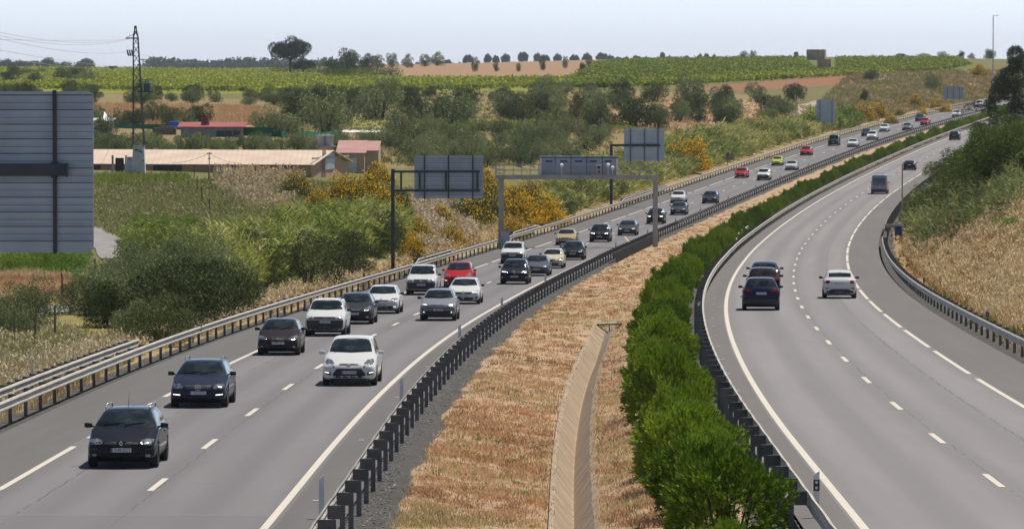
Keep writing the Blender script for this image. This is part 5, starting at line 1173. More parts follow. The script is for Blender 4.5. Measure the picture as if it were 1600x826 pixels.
for s in (-1, 1): mb = MB(); mb.box((s * .22, 0, .2), (.07, .07, 1.0)); mb.build('leg', M['galv_dark'], r)
r = empty('barrier_stub', P + Vector((0, 1.8, 0))); tag(r, 'short cross rail on posts directly behind the blue box', 'barrier'); mb = MB(); mb.box((.2, 0, 1.35), (2.5, .08, .3), bev=.02); mb.build('rail', M['galv'], r)
for s in (-.8, 1.2): mb = MB(); mb.box((s, .08, .4), (.12, .08, 1.9)); mb.build('post', M['galv_dark'], r)
yt = findY('R', 7.2, 1488, .6, 500, 1000); P = rpt('R', yt, 7.4, -.2); r = empty('roadside_bin', P); tag(r, 'teal bin standing by the rail just above the green bushes', 'bin'); mb = MB(); mb.box((0, 0, .8), (1.1, .6, 1.2), bev=.05); mb.build('box', M['teal'], r); mb = MB(); mb.box((0, 0, 1.43), (1.2, .7, .08), bev=.02); mb.build('lid', M['teal'], r)
# green netting fence pieces
def net(pts, lab, hpx, step=4.0):
    W = []
    for x, y in pts: W.append(at(x, y))
    r = empty('net_fence', W[0]); tag(r, lab, 'fence'); o = W[0]; rows = []; posts = []
    for a, b in zip(W[:-1], W[1:]):
        k = max(2, int((b - a).length / step))
        for i in range(k + 1):
            p = a.lerp(b, i / k); z = gz(p.x, p.y); h = hpx / (F / p.y); rows.append([(p.x - o.x, p.y - o.y, z - o.z), (p.x - o.x + .03 * (i % 2), p.y - o.y + .25 * (i % 2), z - o.z + h * .55), (p.x - o.x, p.y - o.y, z - o.z + h + .08 * math.sin(i))]); posts.append((p - o, h, z - o.z))
    mb = MB(); mb.grid(rows); mb.build('netting', M['greennet'], r)
    for p, h, z in posts[::2]: mb = MB(); mb.tube((p.x, p.y + .1, z - .2), (p.x, p.y + .1, z + h + .2), .05, n=6); mb.build('post', M['wood'], r)
net([(176, 200), (205, 201), (284, 203)], 'bright green netting fence behind the lattice pylon', 7)
net([(372, 212), (440, 214)], 'bright green netting fence right of the red roofed hut', 13)
net([(440, 216), (530, 214)], 'green netting fence behind the olive tree and the water tank', 9)
net([(146, 214), (186, 218)], 'low green netting strip below the white hut', 6)
# wire fence posts in the left meadow
fp = None
for i, (x, y) in enumerate([(303, 284), (308, 303), (316, 322), (368, 281), (326, 286), (344, 283), (431, 279), (400, 284), (328, 342), (22, 541), (54, 540), (86, 532), (150, 447), (98, 472)]):
    P = at(x, y)
    if fp is None: mb = MB(); mb.tube((0, 0, -.3), (0, 0, 1.35), .05, .045, 6); fp = mb.build('fence_post', M['wood']); o = fp
    else: o = dup(fp)
    o.location = P; o.rotation_euler = (.04 * math.sin(i * 3), .05 * math.cos(i * 5), 0); o.scale = (1.2, 1.2, 1.15)
    tag(o, 'thin weathered wooden stake of the old field fence in the left meadow', 'fence post', 'stakes of the field fence')
P = at(327, 277); n = F / P.y; r = empty('low_power_pole', P); tag(r, 'short thin pole with drooping wires in front of the long shed roof', 'utility pole'); mb = MB(); h = zpix(238, P.y) - P.z; mb.tube((0, 0, -.3), (0, 0, h), .07, .05, 8); mb.build('pole', M['galv'], r)
mb = MB(); mb.box((0, 0, h - .1), (.5, .1, .1)); mb.box((0, 0, h - .6), (.3, .1, .1))
mb.build('crossbar', M['galv'], r)
wire(Vector((P.x, P.y, P.z + h - .1)), W3(268, 255, P.y), .2, 'thin drooping wire from the short pole towards the left eave', .02, 'wires of the short pole'); wire(Vector((P.x, P.y, P.z + h - .1)), W3(374, 255, P.y), .2, 'thin drooping wire from the short pole towards the right eave', .02, 'wires of the short pole')
# ------------------------------------------------------------------ plant building blocks
def unit(v): return v / np.maximum(np.linalg.norm(v, axis=-1, keepdims=True), 1e-9)
def rnd_dir(n, up=0.0):
    v = RNG.normal(size=(n, 3)); v = unit(v); v[:, 2] += up; return unit(v)
def cards(C, D, ln, wd, Nn=None):
    """diamond leaves: centre C, long axis D, length, width"""
    n = len(C); ln = np.broadcast_to(ln, (n,))[:, None]; wd = np.broadcast_to(wd, (n,))[:, None]
    if Nn is None: Nn = rnd_dir(n)
    S = unit(np.cross(D, Nn)); V = np.empty((n, 4, 3))
    V[:, 0] = C - D * ln / 2; V[:, 1] = C + S * wd / 2 - D * ln * .08; V[:, 2] = C + D * ln / 2; V[:, 3] = C - S * wd / 2 - D * ln * .08
    return V.reshape(-1, 3)
def quads(n): return np.arange(n * 4).reshape(-1, 4)
def clumps(centers, radii, per, size, aspect=.4, out=.6, flat=1.0):
    Cs = []; Ds = []
    for c, r in zip(centers, radii):
        k = max(8, int(per * r * r)); d = rnd_dir(k, .15); rr = r * RNG.uniform(.55, 1.08, (k, 1)) ** .8
        p = d * rr; p[:, 2] *= flat; Cs.append(np.array(c) + p); Ds.append(unit(d * out + rnd_dir(k, .2)))
    C = np.concatenate(Cs); D = np.concatenate(Ds); n = len(C)
    return cards(C, D, size * RNG.uniform(.6, 1.3, n), size * aspect * RNG.uniform(.6, 1.3, n)), n
def trunk_mesh(name, segs):
    mb = MB()
    for a, b, r0, r1 in segs: mb.tube(a, b, r0, r1, 7)
    return mb.mesh(name, M['bark'], True)
def tree_thing(name, crown_me, trunk_me):
    r = empty(name); link('crown', crown_me, r); link('trunk', trunk_me, r); return r
def mesh_only(V, n, mat, name='crown', col=None):
    o = npmesh(name, V, quads(n), mat, col=col); me = o.data; bpy.data.objects.remove(o); return me
LM = {
 'olive': leafmat('olive_leaves', (.09,.125,.042), (.36,.41,.19), .12, .6, spec=.08),
 'olive_dark': leafmat('dark_olive_leaves', (.033,.052,.014), (.20,.24,.08), .1, .6, spec=.08),
 'mimosa': leafmat('mimosa_leaves', (.045,.075,.012), (.20,.25,.05), .18, .6, spec=.08),
 'pine': leafmat('pine_needles', (.030,.046,.022), (.065,.085,.035), .1, .7),
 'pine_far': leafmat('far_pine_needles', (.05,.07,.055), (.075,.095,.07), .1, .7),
 'oleander': leafmat('oleander_leaves', (.075,.155,.008), (.40,.52,.045), .18, .5, spec=.15),
 'light_tree': leafmat('light_tree_leaves', (.10,.14,.05), (.24,.28,.10), .3, .55),
 'attr': leafmat('mixed_herbs', (0, 0, 0), (0, 0, 0), .3, .7, attr=True),
}
# ------------------------------------------------------------------ olive trees
def olive_proto(seed, mat, nm='olive_tree', h=3.6, w=2.3, size=.25, per=330, ncl=17, low=.5):
    cs = []; rs = []
    for i in range(ncl):
        a = i * 2.4 + seed; q = (i + .5) / ncl; rr = w * math.sqrt(RNG.uniform(.08, 1)) * .78; z = RNG.uniform(low * .75, low * .75 + (h - low * .75) * .86 * math.sqrt(max(.06, 1 - (rr / w) ** 2 * .9)))
        cs.append((rr * math.cos(a), rr * math.sin(a), z)); rs.append(RNG.uniform(.6, 1.0) * w / 2.3)
    V, n = clumps(cs, rs, per, size)
    crown = mesh_only(V, n, mat)
    segs = []
    for k in range(3):
        a = seed + k * 2.1; m_ = (.35 * math.cos(a), .35 * math.sin(a), low * .8); segs.append(((.08 * math.cos(a), .08 * math.sin(a), -.3), m_, .17, .13))
        for j in range(2):
            a2 = a + (j - .5) * 1.1; segs.append((m_, (.7 * math.cos(a2) * w / 2.3, .7 * math.sin(a2) * w / 2.3, h * .6), .10, .03))
    return tree_thing(nm, crown, trunk_mesh('trunk', segs))
OL = [olive_proto(k * 1.7, LM['olive'] if k % 2 == 0 else LM['olive_dark'], h=3.3 + .25 * (k % 3), w=2.2 + .2 * (k % 2)) for k in range(6)]
used = set()
def place(protos, k, P, s, lab, cat, grp, sz=None, rz=None):
    p = protos[k % len(protos)]
    if p.name not in used: used.add(p.name); o = p
    else: o = dup(p)
    o.location = P; o.rotation_euler = (0, 0, RNG.uniform(0, 6.28) if rz is None else rz); o.scale = (s, s, s if sz is None else sz)
    if 'group' in o: del o['group']
    tag(o, lab, cat, grp); return o
NOL = 0
def orchard(poly, n, mind, s0, s1, lab, grp, silver=False):
    global NOL
    px, py = samp(poly, n * 12); X, Y, Z, ok = at_many(px, py); pts = []
    for x, y, z, o_ in zip(X, Y, Z, ok):
        if not o_: continue
        if any((x - a) ** 2 + (y - b) ** 2 < mind * mind for a, b, _ in pts): continue
        dl_ = x - float(XL(y))
        if -11 < dl_ < 40 : continue
        pts.append((x, y, z))
        if len(pts) >= n: break
    for x, y, z in pts:
        place(OL, int(RNG.integers(3)) * 2 if silver else int(RNG.integers(6)), (x, y, z), RNG.uniform(s0, s1) * .86, lab, 'tree', grp); NOL += 1
for i, (x, y, s, lab) in enumerate([
 (972,158,1.15,'grey-green olive with a forked dark trunk, leftmost of the ridge row below the vineyard'), (1024,160,1.25,'broad grey-green olive, second from the left in the row below the vineyard'), (1078,160,1.45,'largest olive of the row below the vineyard, third from the left'),
 (1130,161,1.1,'olive with a single bare trunk, fourth from the left in the row below the vineyard'), (1183,160,1.2,'olive with a leaning trunk, fifth from the left in the row below the vineyard'), (1241,160,1.15,'round olive standing alone left of the dirt track'),
 (1361,127,.9,'small dark round tree at the upper bend of the dirt track'), (1457,141,1.15,'dark round tree standing alone on the dry slope above the dark sign'),
 (241,193,1.0,'round olive in front of the wheat field right of the pylon'), (310,197,1.0,'airy olive with a gap in its crown behind the red roofed hut'), (290,200,.9,'olive touching the red roofed hut chimney side'),
 (417,207,1.15,'dark olive at the right end of the wheat field'), (446,214,1.35,'olive with a visible trunk in front of the green netting'), (510,212,1.75,'large dense dark olive above the water tank'), (470,195,1.5,'dark olive between the wheat field and the large dense olive'),
 (592,187,2.0,'large dark round olive in the centre left of the grove'), (625,215,1.4,'silvery olive above the right part of the cantilever sign'), (700,196,1.9,'very dark broad tree in the middle of the grove'), (860,205,1.3,'pair-like round olive above the message board'), (934,205,1.25,'round olive just left of the pale sign behind the gantry'), (990,200,1.6,'dark olive directly above the pale sign behind the gantry'),
 (163,212,.8,'small olive in front of the white hut')]):
    place(OL, i + (1 if 'dark' in lab else 0), at(x, y), s, lab, 'tree', None)
orchard([(0,144),(145,149),(450,157),(640,150),(640,160),(450,167),(300,165),(145,161),(0,158)], 46, 3.8, .75, 1.15, 'dark grey-green olive tree in the dense band between the vineyard and the wheat field', 'olive trees between the left vineyard and the wheat field')
orchard([(450,172),(560,160),(640,152),(890,148),(955,162),(955,192),(640,190),(560,186),(540,200),(450,200)], 50, 5.4, .85, 1.35, 'grey-green olive tree in the middle grove above the clearing', 'olive trees of the middle grove')
orchard([(600,212),(860,207),(960,216),(900,262),(640,262),(600,240)], 64, 3.2, .7, 1.05, 'silvery olive tree in the dense grove above the gantry and the first cantilever sign', 'olive trees of the lower grove', True)
orchard([(146,231),(600,226),(605,240),(146,242)], 60, 2.6, .5, .72, 'silvery olive tree in the belt right behind the long shed', 'olive trees behind the long shed', True)
orchard([(960,170),(1260,165),(1240,196),(1080,202),(960,204)], 24, 6, .8, 1.3, 'olive tree scattered on the pale dry ground above the canes', 'olive trees on the dry ground')
orchard([(0,118),(140,112),(150,130),(0,136)], 14, 6, 1.0, 1.6, 'small dark olive tree at the upper left edge of the vineyard', 'olive trees at the upper left')
orchard([(150,190),(280,190),(280,200),(150,200)], 7, 5, .7, 1.0, 'low olive tree between the wheat field and the green netting', 'olive trees by the netting')
orchard([(0,146),(140,150),(140,200),(0,200)], 6, 6, .9, 1.2, 'olive tree behind the huge sign', 'olive trees behind the huge sign')
# ------------------------------------------------------------------ big bushes and roadside trees
def bush_proto(seed, mat, nm, w=2.2, h=2.6, size=.14, per=760, ncl=20, asp=.4, out=.7):
    cs = []; rs = []
    for i in range(ncl):
        a = i * 2.4 + seed; t = RNG.uniform(0, 1); rr = w * math.sqrt(t) * .85; z = h * (RNG.uniform(.1, .5) if i % 3 == 0 else RNG.uniform(.6, 1.0)) * math.sqrt(max(.08, 1 - (rr / w) ** 2 * .85))
        cs.append((rr * math.cos(a), rr * math.sin(a), z)); rs.append(RNG.uniform(.5, .95) * w / 2.2)
    V, n = clumps(cs, rs, per, size, asp, out); return mesh_only(V, n, mat, nm)
def bush_thing(nm, me):
    r = empty(nm); link('foliage', me, r)
    segs = [((0, 0, -.3), (.7 * math.cos(k * 1.3), .7 * math.sin(k * 1.3), 1.5), .06, .02) for k in range(5)]; link('stems', trunk_mesh('stems', segs), r); return r
BO = [bush_thing('olive_bush', bush_proto(k, LM['olive'], 'foliage')) for k in (0, 1)]
BD = [bush_thing('lentisk_bush', bush_proto(k + 5, LM['olive_dark'], 'foliage', size=.15)) for k in (0, 1)]
BM = [bush_thing('mimosa_tree', bush_proto(k + 9, LM['mimosa'], 'foliage', h=3.2, size=.24, asp=.2, per=700)) for k in (0, 1, 2)]
BL = [bush_thing('bright_shrub', bush_proto(k + 3, leafmat('bright_shrub_leaves', (.12,.22,.02), (.27,.38,.05), .3), 'foliage', h=1.6, size=.13)) for k in (0,)]
for i, (x, y, s, pr, lab) in enumerate([
 (135,492,.62,BD,'dark bush at the left end of the big clump beside the lane'), (162,478,.78,BO,'grey-green bush at the back left of the big clump'), (195,470,.9,BO,'silvery bush in the back row of the big clump, second from the left'), (230,462,1.02,BO,'silvery bush near the top of the big clump, under its left shoulder'), (268,455,1.12,BO,'tall silvery olive bush forming the top of the big clump'), (305,455,1.12,BO,'tall silvery bush right beside the top of the big clump'), (338,462,.95,BO,'silvery bush at the upper right shoulder of the big clump'),
 (172,512,.7,BD,'dark green bush low at the left front of the big clump'), (205,512,.95,BO,'grey bush in the middle row of the big clump'), (243,505,1.0,BD,'dark bush in the middle row of the big clump'), (212,537,.6,BO,'small grey bush in front of the big clump beside dry grass'), (252,541,.72,BD,'low dark bush touching the end of the second guardrail'),
 (283,522,1.08,BD,'large very dark bush in the centre front of the big clump'), (318,508,1.02,BD,'very dark green bush at the right front of the big clump'), (350,492,.9,BD,'dark bush close to the rail in the big clump'), (374,480,.62,BD,'smallest dark bush at the right end of the big clump by the rail'),
 (45,515,.8,BO,'low grey-green bush beside the lane at the far left'), (20,528,.6,BO,'smallest grey-green bush at the left picture edge'),
 (420,448,.8,BM,'olive-green feathery bush among the canes above the dark hatchback'), (450,425,.75,BM,'feathery bush in the middle of the canes'), (395,420,.8,BD,'dark bush at the upper left of the canes'), (505,405,.8,BM,'large feathery green bush at the top of the canes'), (575,398,.7,BM,'green bush left of the first sign post, behind the dark ones'),
 (540,432,1.0,BD,'dark shadowed bush at the foot of the canes left of the sign post'), (480,445,1.1,BD,'dark bush in front of the tall canes'), (590,400,1.1,BD,'dark bush just left of the big sign post'),
 (905,322,.95,BD,'dark low bush below the gantry beam'), (935,312,.9,BO,'grey bush among the canes behind the gantry'), (958,312,.8,BD,'dark bush at the foot of the pale sign post'), (875,340,.8,BD,'dark green bush right of the bright yellow broom')]):
    place(pr, i, at(x, y), s, lab, 'bush', None)
for i, (x, y, s, lab) in enumerate([(20,430,.8,'bright green hedge bush under the huge sign, leftmost'), (60,427,.85,'bright green hedge bush under the middle of the huge sign'), (100,424,.75,'bright green bush under the right part of the huge sign'), (222,362,.55,'yellow-green low shrub, left part of the patch in the meadow'), (258,363,.6,'yellow-green low shrub, middle of the patch in the meadow'), (296,359,.5,'yellow-green low shrub, right end of the patch in the meadow'),
 (1584,360,.42,'bright green bush in the dry grass at the right edge'), (1566,354,.3,'small bright green bush left of the one at the right edge'), (1290,195,.7,'bright green shrub left of the pale square sign')]):
    place(BL, i, at(x, y), s, lab, 'bush', None)
# right hand trees
for i, (x, yb, d, s, lab) in enumerate([
 (1425,392,0,1.0,'low feathery mimosa at the tip of the right tree belt beside the camera pole'), (1447,380,0,1.45,'feathery mimosa, second from the road in the right tree belt'), (1475,372,0,1.75,'olive-green mimosa in the front of the right tree belt'), (1505,362,0,1.95,'wide mimosa in the front middle of the right tree belt'),
 (1535,352,0,2.2,'tall dark mimosa at the front right of the right tree belt'), (1567,340,0,2.5,'tall mimosa near the right edge above the dry grass'), (1597,328,0,2.7,'tallest mimosa cut by the right edge'), (1490,330,10,1.8,'mimosa behind the front ones, near the teal bin'), (1520,315,10,2.0,'mimosa in the second line below the distant cars'), (1552,300,10,2.3,'mimosa in the second line, top of the belt'), (1585,290,10,2.6,'mimosa in the second line at the right edge'), (1450,345,10,1.3,'small mimosa leaning over the right rail'), (1610,310,5,2.8,'mimosa just beyond the right edge of the belt')]):
    P = at(x, yb - 34); u = ray(x, 0)[0]; Y = min(P.y, 440) + d; P = Vector((u * Y, Y, gz(u * Y, Y))); place(BM, i, P, s * .64, lab, 'tree', None, sz=s * .5)
# overhanging dark tree at the far right
def big_tree():
    Yt = 560.0; n = F / Yt; u = ray(1650, 0)[0]; P = Vector((u * Yt, Yt, gz(u * Yt, Yt)))
    cs = []; rs = []
    for (x, y, r) in [(1583,88,20),(1572,140,20),(1600,95,26),(1575,118,22),(1565,145,20),(1600,140,28),(1630,100,32),(1640,150,30),(1660,120,34),(1680,160,30),(1590,172,22),(1620,190,24),(1556,165,14),(1560,128,14),(1610,215,16),(1665,200,26),(1585,100,16),(1590,190,12)]:
        for k in range(2):
            dy = RNG.uniform(-3.5, 3.5); cs.append(((x - 1650) / n + RNG.uniform(-.5, .5), dy, zpix(y, Yt) - P.z + RNG.uniform(-.4, .4))); rs.append(r / n * .7)
    V, n1 = clumps(cs, rs, 800, .28, .3)
    cs = []; rs = []
    for k in range(16):
        t = k / 15; x = 1580 - 78 * t; y = 178 + 8 * math.sin(t * 7) - 8 * t; cs.append(((x - 1650) / n, RNG.uniform(-.5, .5), zpix(y, Yt) - P.z)); rs.append(.75 * (1.25 - t * .6))
    for k in range(8):
        t = k / 7; cs.append(((1590 - 35 * t - 1650) / n, RNG.uniform(-.5, .5), zpix(205 - 14 * t, Yt) - P.z)); rs.append(.5)
    V2, n2 = clumps(cs, rs, 330, .2, .3)
    crown = mesh_only(np.concatenate([V, V2]), n1 + n2, LM['pine'])
    segs = [((0, 0, -.5), (-.4, 0, 5), .35, .26), ((-.4, 0, 4.2), ((1600 - 1650) / n, 0, zpix(130, Yt) - P.z), .2, .06), ((-.4, 0, 3.5), ((1575 - 1650) / n, 0, zpix(176, Yt) - P.z), .13, .05), (((1575 - 1650) / n, 0, zpix(176, Yt) - P.z), ((1505 - 1650) / n, 0, zpix(172, Yt) - P.z), .05, .02), ((-.4, 0, 5), (1.0, .5, 9), .2, .08)]
    r = tree_thing('dark_tree', crown, trunk_mesh('trunk', segs)); r.location = P; tag(r, 'large very dark tree at the upper right whose drooping branch hangs over the road', 'tree')
big_tree()
# ------------------------------------------------------------------ ridge trees, pines
def pine_proto(mat, seed, w=7.0, per=42, size=.8):
    cs = []; rs = []
    for i in range(26):
        a = i * 2.4 + seed; rr = w * math.sqrt((i + .5) / 26) * .86; z = 5.6 + 4.6 * math.sqrt(max(0, 1 - (rr / w) ** 2)) - RNG.uniform(0, 3.2) * (1 if rr < w * .8 else .4); cs.append((rr * math.cos(a), rr * math.sin(a), z)); rs.append(RNG.uniform(1.9, 2.7) * w / 7)
    V, n = clumps(cs, rs, per, size, .5, .8, .8); crown = mesh_only(V, n, mat)
    segs = [((0, 0, -1), (.2, 0, 5), .5, .38)] + [((.2, 0, 4.2), (w * .6 * math.cos(k * 1.26), w * .6 * math.sin(k * 1.26), 7.8), .25, .1) for k in range(5)]
    return tree_thing('umbrella_pine', crown, trunk_mesh('trunk', segs))
PN = [pine_proto(LM['pine'], 1, per=75, size=.55)]
P = at(453, 117); P.z -= .2; s = 67 / (F / P.y) / 14.2
place(PN, 0, P, s, 'large umbrella-shaped stone pine standing alone on the skyline at the left', 'tree', None, sz=s * 1.12)
place(PN, 0, at(474, 118), s * .55, 'small dark pine growing under the right side of the large umbrella pine', 'tree', None, sz=s * .45)
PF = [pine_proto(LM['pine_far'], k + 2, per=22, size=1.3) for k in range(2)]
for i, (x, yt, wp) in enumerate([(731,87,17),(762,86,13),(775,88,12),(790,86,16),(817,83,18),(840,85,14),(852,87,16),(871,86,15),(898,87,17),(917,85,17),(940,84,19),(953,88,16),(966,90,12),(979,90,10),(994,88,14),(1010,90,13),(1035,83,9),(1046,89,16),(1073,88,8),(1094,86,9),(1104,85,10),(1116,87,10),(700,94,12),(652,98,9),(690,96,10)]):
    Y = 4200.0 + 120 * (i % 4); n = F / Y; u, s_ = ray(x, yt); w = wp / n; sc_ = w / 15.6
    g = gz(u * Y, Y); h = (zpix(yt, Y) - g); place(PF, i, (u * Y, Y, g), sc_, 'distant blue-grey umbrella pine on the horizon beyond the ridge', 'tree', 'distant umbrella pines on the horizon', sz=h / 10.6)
RT = [olive_proto(20 + k, LM['light_tree'], 'ridge_tree', h=5.5, w=2.9, size=.36, per=190, ncl=18, low=.9) for k in range(2)]
RD_ = [olive_proto(30 + k, LM['olive_dark'], 'ridge_tree', h=5.5, w=3.2, size=.36, per=230, ncl=20, low=.6) for k in range(2)]
for i, (x, yb, wpx, hpx, pr, lab) in enumerate([
 (545,114,46,38,RD_,'large dark rounded tree on the ridge right of the umbrella pine'), (522,119,40,26,RD_,'dark bushy tree below the left side of the large rounded ridge tree'), (573,110,30,26,RD_,'dark tree squeezed between the large rounded tree and the light green row'), (591,107,26,22,RT,'light green tree, first of the row along the brown field'), (613,106,24,24,RT,'taller light green tree, second of the row along the brown field'), (637,106,22,22,RT,'green tree, third of the row along the brown field'), (664,104,22,20,RT,'green tree, fourth of the row along the brown field'), (683,103,28,22,RT,'broad light green tree at the right end of the row along the brown field'),
 (742,112,14,24,RT,'airy little tree on the brown field, leftmost of the loose line'), (775,112,12,18,RT,'thin airy tree second on the brown field'), (810,112,10,14,RT,'thin airy shrub-like tree on the brown field'), (848,110,13,24,RT,'airy grey tree before the distant pines'), (883,107,11,20,RT,'small airy tree left of the dark round bush'), (921,105,16,16,RT,'airy tree right of the dark round bush'), (911,113,14,15,RD_,'small dark round bush at the left corner of the right vineyard'),
 (1162,88,18,11,RT,'low pale tree on the skyline above the right vineyard, left one'), (1176,88,13,12,RT,'low pale tree on the skyline above the right vineyard, right one'), (1244,92,10,11,RD_,'tiny bush left of the skyline ruin'), (1275,80,19,11,RD_,'shrub growing behind the skyline ruin wall'), (1408,88,22,8,RD_,'flat dark bush on the skyline right of the ruin'), (1444,89,26,9,RT,'flat green bush on the skyline, second right of the ruin'), (1472,89,26,12,RT,'bush on the skyline, third right of the ruin'), (1502,90,12,13,RD_,'small bush pair on the skyline near the tall mast'), (1518,86,14,10,RT,'pale bush on the skyline left of the tall mast'), (1547,92,22,16,RD_,'dark bush at the foot of the tall mast'),
 (178,112,18,9,RD_,'small dark bush on the skyline left of the pylon'), (1350,160,14,20,RD_,'dark bush beside the yellow brooms')]):
    P = at(x, yb); n = F / P.y; s = wpx / n / 6.0; place(pr, i, P, s, lab, 'tree', None, sz=hpx / n / 5.4)
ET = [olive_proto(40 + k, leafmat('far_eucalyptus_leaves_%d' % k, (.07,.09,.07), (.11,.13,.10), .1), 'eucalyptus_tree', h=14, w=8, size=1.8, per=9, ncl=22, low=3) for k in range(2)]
for i, (x, yt, wpx) in enumerate([(8,92,26),(24,96,14),(36,94,22),(50,96,18),(62,96,14),(76,91,24),(134,91,30),(126,97,18),(487,95,26),(497,99,16)]):
    Y = 4000.0; n = F / Y; u, s_ = ray(x, yt); g = gz(u * Y, Y); h = zpix(yt, Y) - g; place(ET, i, (u * Y, Y, g), wpx / n / 16.5, 'distant grey-blue eucalyptus rising above the left skyline', 'tree', 'distant eucalyptus trees on the left skyline', sz=h / 13.6)
# far wood along the horizon
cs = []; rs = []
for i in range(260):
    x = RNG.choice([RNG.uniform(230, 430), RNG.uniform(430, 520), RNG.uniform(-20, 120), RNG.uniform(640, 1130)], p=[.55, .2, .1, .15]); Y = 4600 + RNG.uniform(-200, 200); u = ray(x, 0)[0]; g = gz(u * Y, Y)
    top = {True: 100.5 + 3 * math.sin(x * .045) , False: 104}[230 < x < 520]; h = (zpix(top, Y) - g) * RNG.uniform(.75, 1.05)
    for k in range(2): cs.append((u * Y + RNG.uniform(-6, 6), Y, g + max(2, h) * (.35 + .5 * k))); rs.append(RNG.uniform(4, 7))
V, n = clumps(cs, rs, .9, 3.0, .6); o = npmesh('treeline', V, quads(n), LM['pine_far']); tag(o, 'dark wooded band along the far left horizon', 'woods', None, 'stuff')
# ------------------------------------------------------------------ oleander hedge
def oleander_proto(seed, w=1.0, h=1.3, nspr=1700):
    d = rnd_dir(nspr, .25)
    lump = 1 + .17 * np.sin(d[:, 0] * 6 + seed) * np.cos(d[:, 1] * 5 + seed * 2) + .12 * np.sin(d[:, 2] * 9 + d[:, 0] * 7 + seed) + .06 * np.sin(d[:, 0] * 17 + d[:, 1] * 13)
    rr = lump[:, None] * RNG.uniform(.62, 1.0, (nspr, 1)) ** .6; B = d * rr * np.array([w, w, h * .58]); B[:, 2] += h * .44
    ax = unit(d + np.array([0, 0, .35]) + RNG.normal(size=(nspr, 3)) * .25); C = []; D = []
    for k in range(9):
        s1 = unit(np.cross(ax, rnd_dir(nspr))); tilt = RNG.uniform(.45, 1.1, (nspr, 1)) * (1 - k * .07)
        dd = unit(ax + s1 * tilt); C.append(B + ax * (.01 + .014 * k) + dd * .05); D.append(dd)
    C = np.concatenate(C); D = np.concatenate(D); m_ = C[:, 2] > .03; C = C[m_]; D = D[m_]; n = len(C)
    V = cards(C, D, RNG.uniform(.09, .14, n), RNG.uniform(.026, .036, n)); return mesh_only(V, n, LM['oleander'], 'foliage')
OB = []
for k in range(4):
    r = empty('oleander_bush'); link('foliage', oleander_proto(k * 1.9), r); link('stems', trunk_mesh('stems', [((.2 * math.cos(j), .2 * math.sin(j), -.2), (.55 * math.cos(j * 1.1), .55 * math.sin(j * 1.1), .95), .03, .015) for j in range(8)]), r); OB.append(r)
y = 88.5; i = 0
while y < 1230 and i < 300:
    big = 1.0 + .20 * math.sin(i * 2.7) + .14 * math.sin(i * 1.1 + 2)
    if y < 150: big *= 1.06
    off = -6.75 + .25 * math.sin(i * 1.9); p = rpt('R', y, off); p.z = gz(p.x, p.y) - .05; big = .72 if i == 0 else 1.08 if i == 1 else big * .84
    if i == 0: lab = 'oleander bush just entering the bottom edge beside the right rail'
    elif i == 1: lab = 'nearest large oleander bush with a deep shaded front at the bottom'
    elif i == 2: lab = 'second large oleander bush from the bottom of the hedge'
    elif y < 260: lab = 'dense green oleander bush in the near part of the median hedge'
    elif y < 560: lab = 'oleander bush in the middle stretch of the median hedge'
    else: lab = 'small looking oleander bush in the distant stretch of the median hedge'
    g = None if i < 3 else 'near oleander bushes' if y < 260 else 'middle oleander bushes' if y < 560 else 'distant oleander bushes'
    if not (i % 17 == 11): place(OB, i * 3 + i // 4, p, big, lab, 'oleander bush', g, rz=.25 * math.sin(i * 2.1) - .1, sz=big * .98).scale = (big, big * 1.02, big * (1.28 + .16 * math.sin(i * 3.3)) * (.9 if i == 0 else 1))
    y += (7.5 if i == 0 else 4.3) + 1.3 * (math.sin(i * 1.7) + 1) * .5 + (.3 if y > 560 else 0); i += 1
# ------------------------------------------------------------------ broom
def broom_proto(seed, yellow=.45, w=1.7, h=2.2, ns=2600):
    d = rnd_dir(ns, .4); d[:, 2] = np.abs(d[:, 2]); lump = 1 + .22 * np.sin(d[:, 0] * 4 + seed) * np.sin(d[:, 1] * 5 + seed) + .1 * np.sin(d[:, 2] * 9)
    B = d * lump[:, None] * RNG.uniform(.45, 1.0, (ns, 1)) * np.array([w, w, h * .9]); ax = unit(d + np.array([0, 0, .9]) + RNG.normal(size=(ns, 3)) * .2)
    ln = RNG.uniform(.25, .5, ns); V1 = cards(B, ax, ln, .03); c1 = np.array([.07, .10, .03]) * RNG.uniform(.5, 1.5, (ns, 1))
    nf = int(ns * 1.6 * yellow); k = RNG.integers(0, ns, nf); k = k[(RNG.uniform(size=nf) < (.25 + .9 * (np.sin(d[k, 0] * 3 + seed * 3) * .5 + .5)))]; nf = len(k)
    F_ = B[k] * RNG.uniform(.98, 1.12, (nf, 1)) + ax[k] * RNG.uniform(.0, .22, (nf, 1)); V2 = cards(F_, rnd_dir(nf), .15, .12); c2 = np.array([.95, .60, .02]) * RNG.uniform(.65, 1.0, (nf, 1))
    V = np.concatenate([V1, V2]); c = np.repeat(np.concatenate([c1, c2]), 4, axis=0); return mesh_only(V, ns + nf, LM['attr'], 'foliage', c)
BR_ = {}
for key, yl in (('y', 1.0), ('m', .42), ('d', .16)):
    L_ = []
    for k in range(2):
        r = empty('broom_bush'); link('foliage', broom_proto(k * 2.3 + yl, yl), r); link('stems', trunk_mesh('stems', [((0, 0, -.2), (.6 * math.cos(j * 1.2), .6 * math.sin(j * 1.2), 1.1), .03, .012) for j in range(6)]), r); L_.append(r)
    BR_[key] = L_
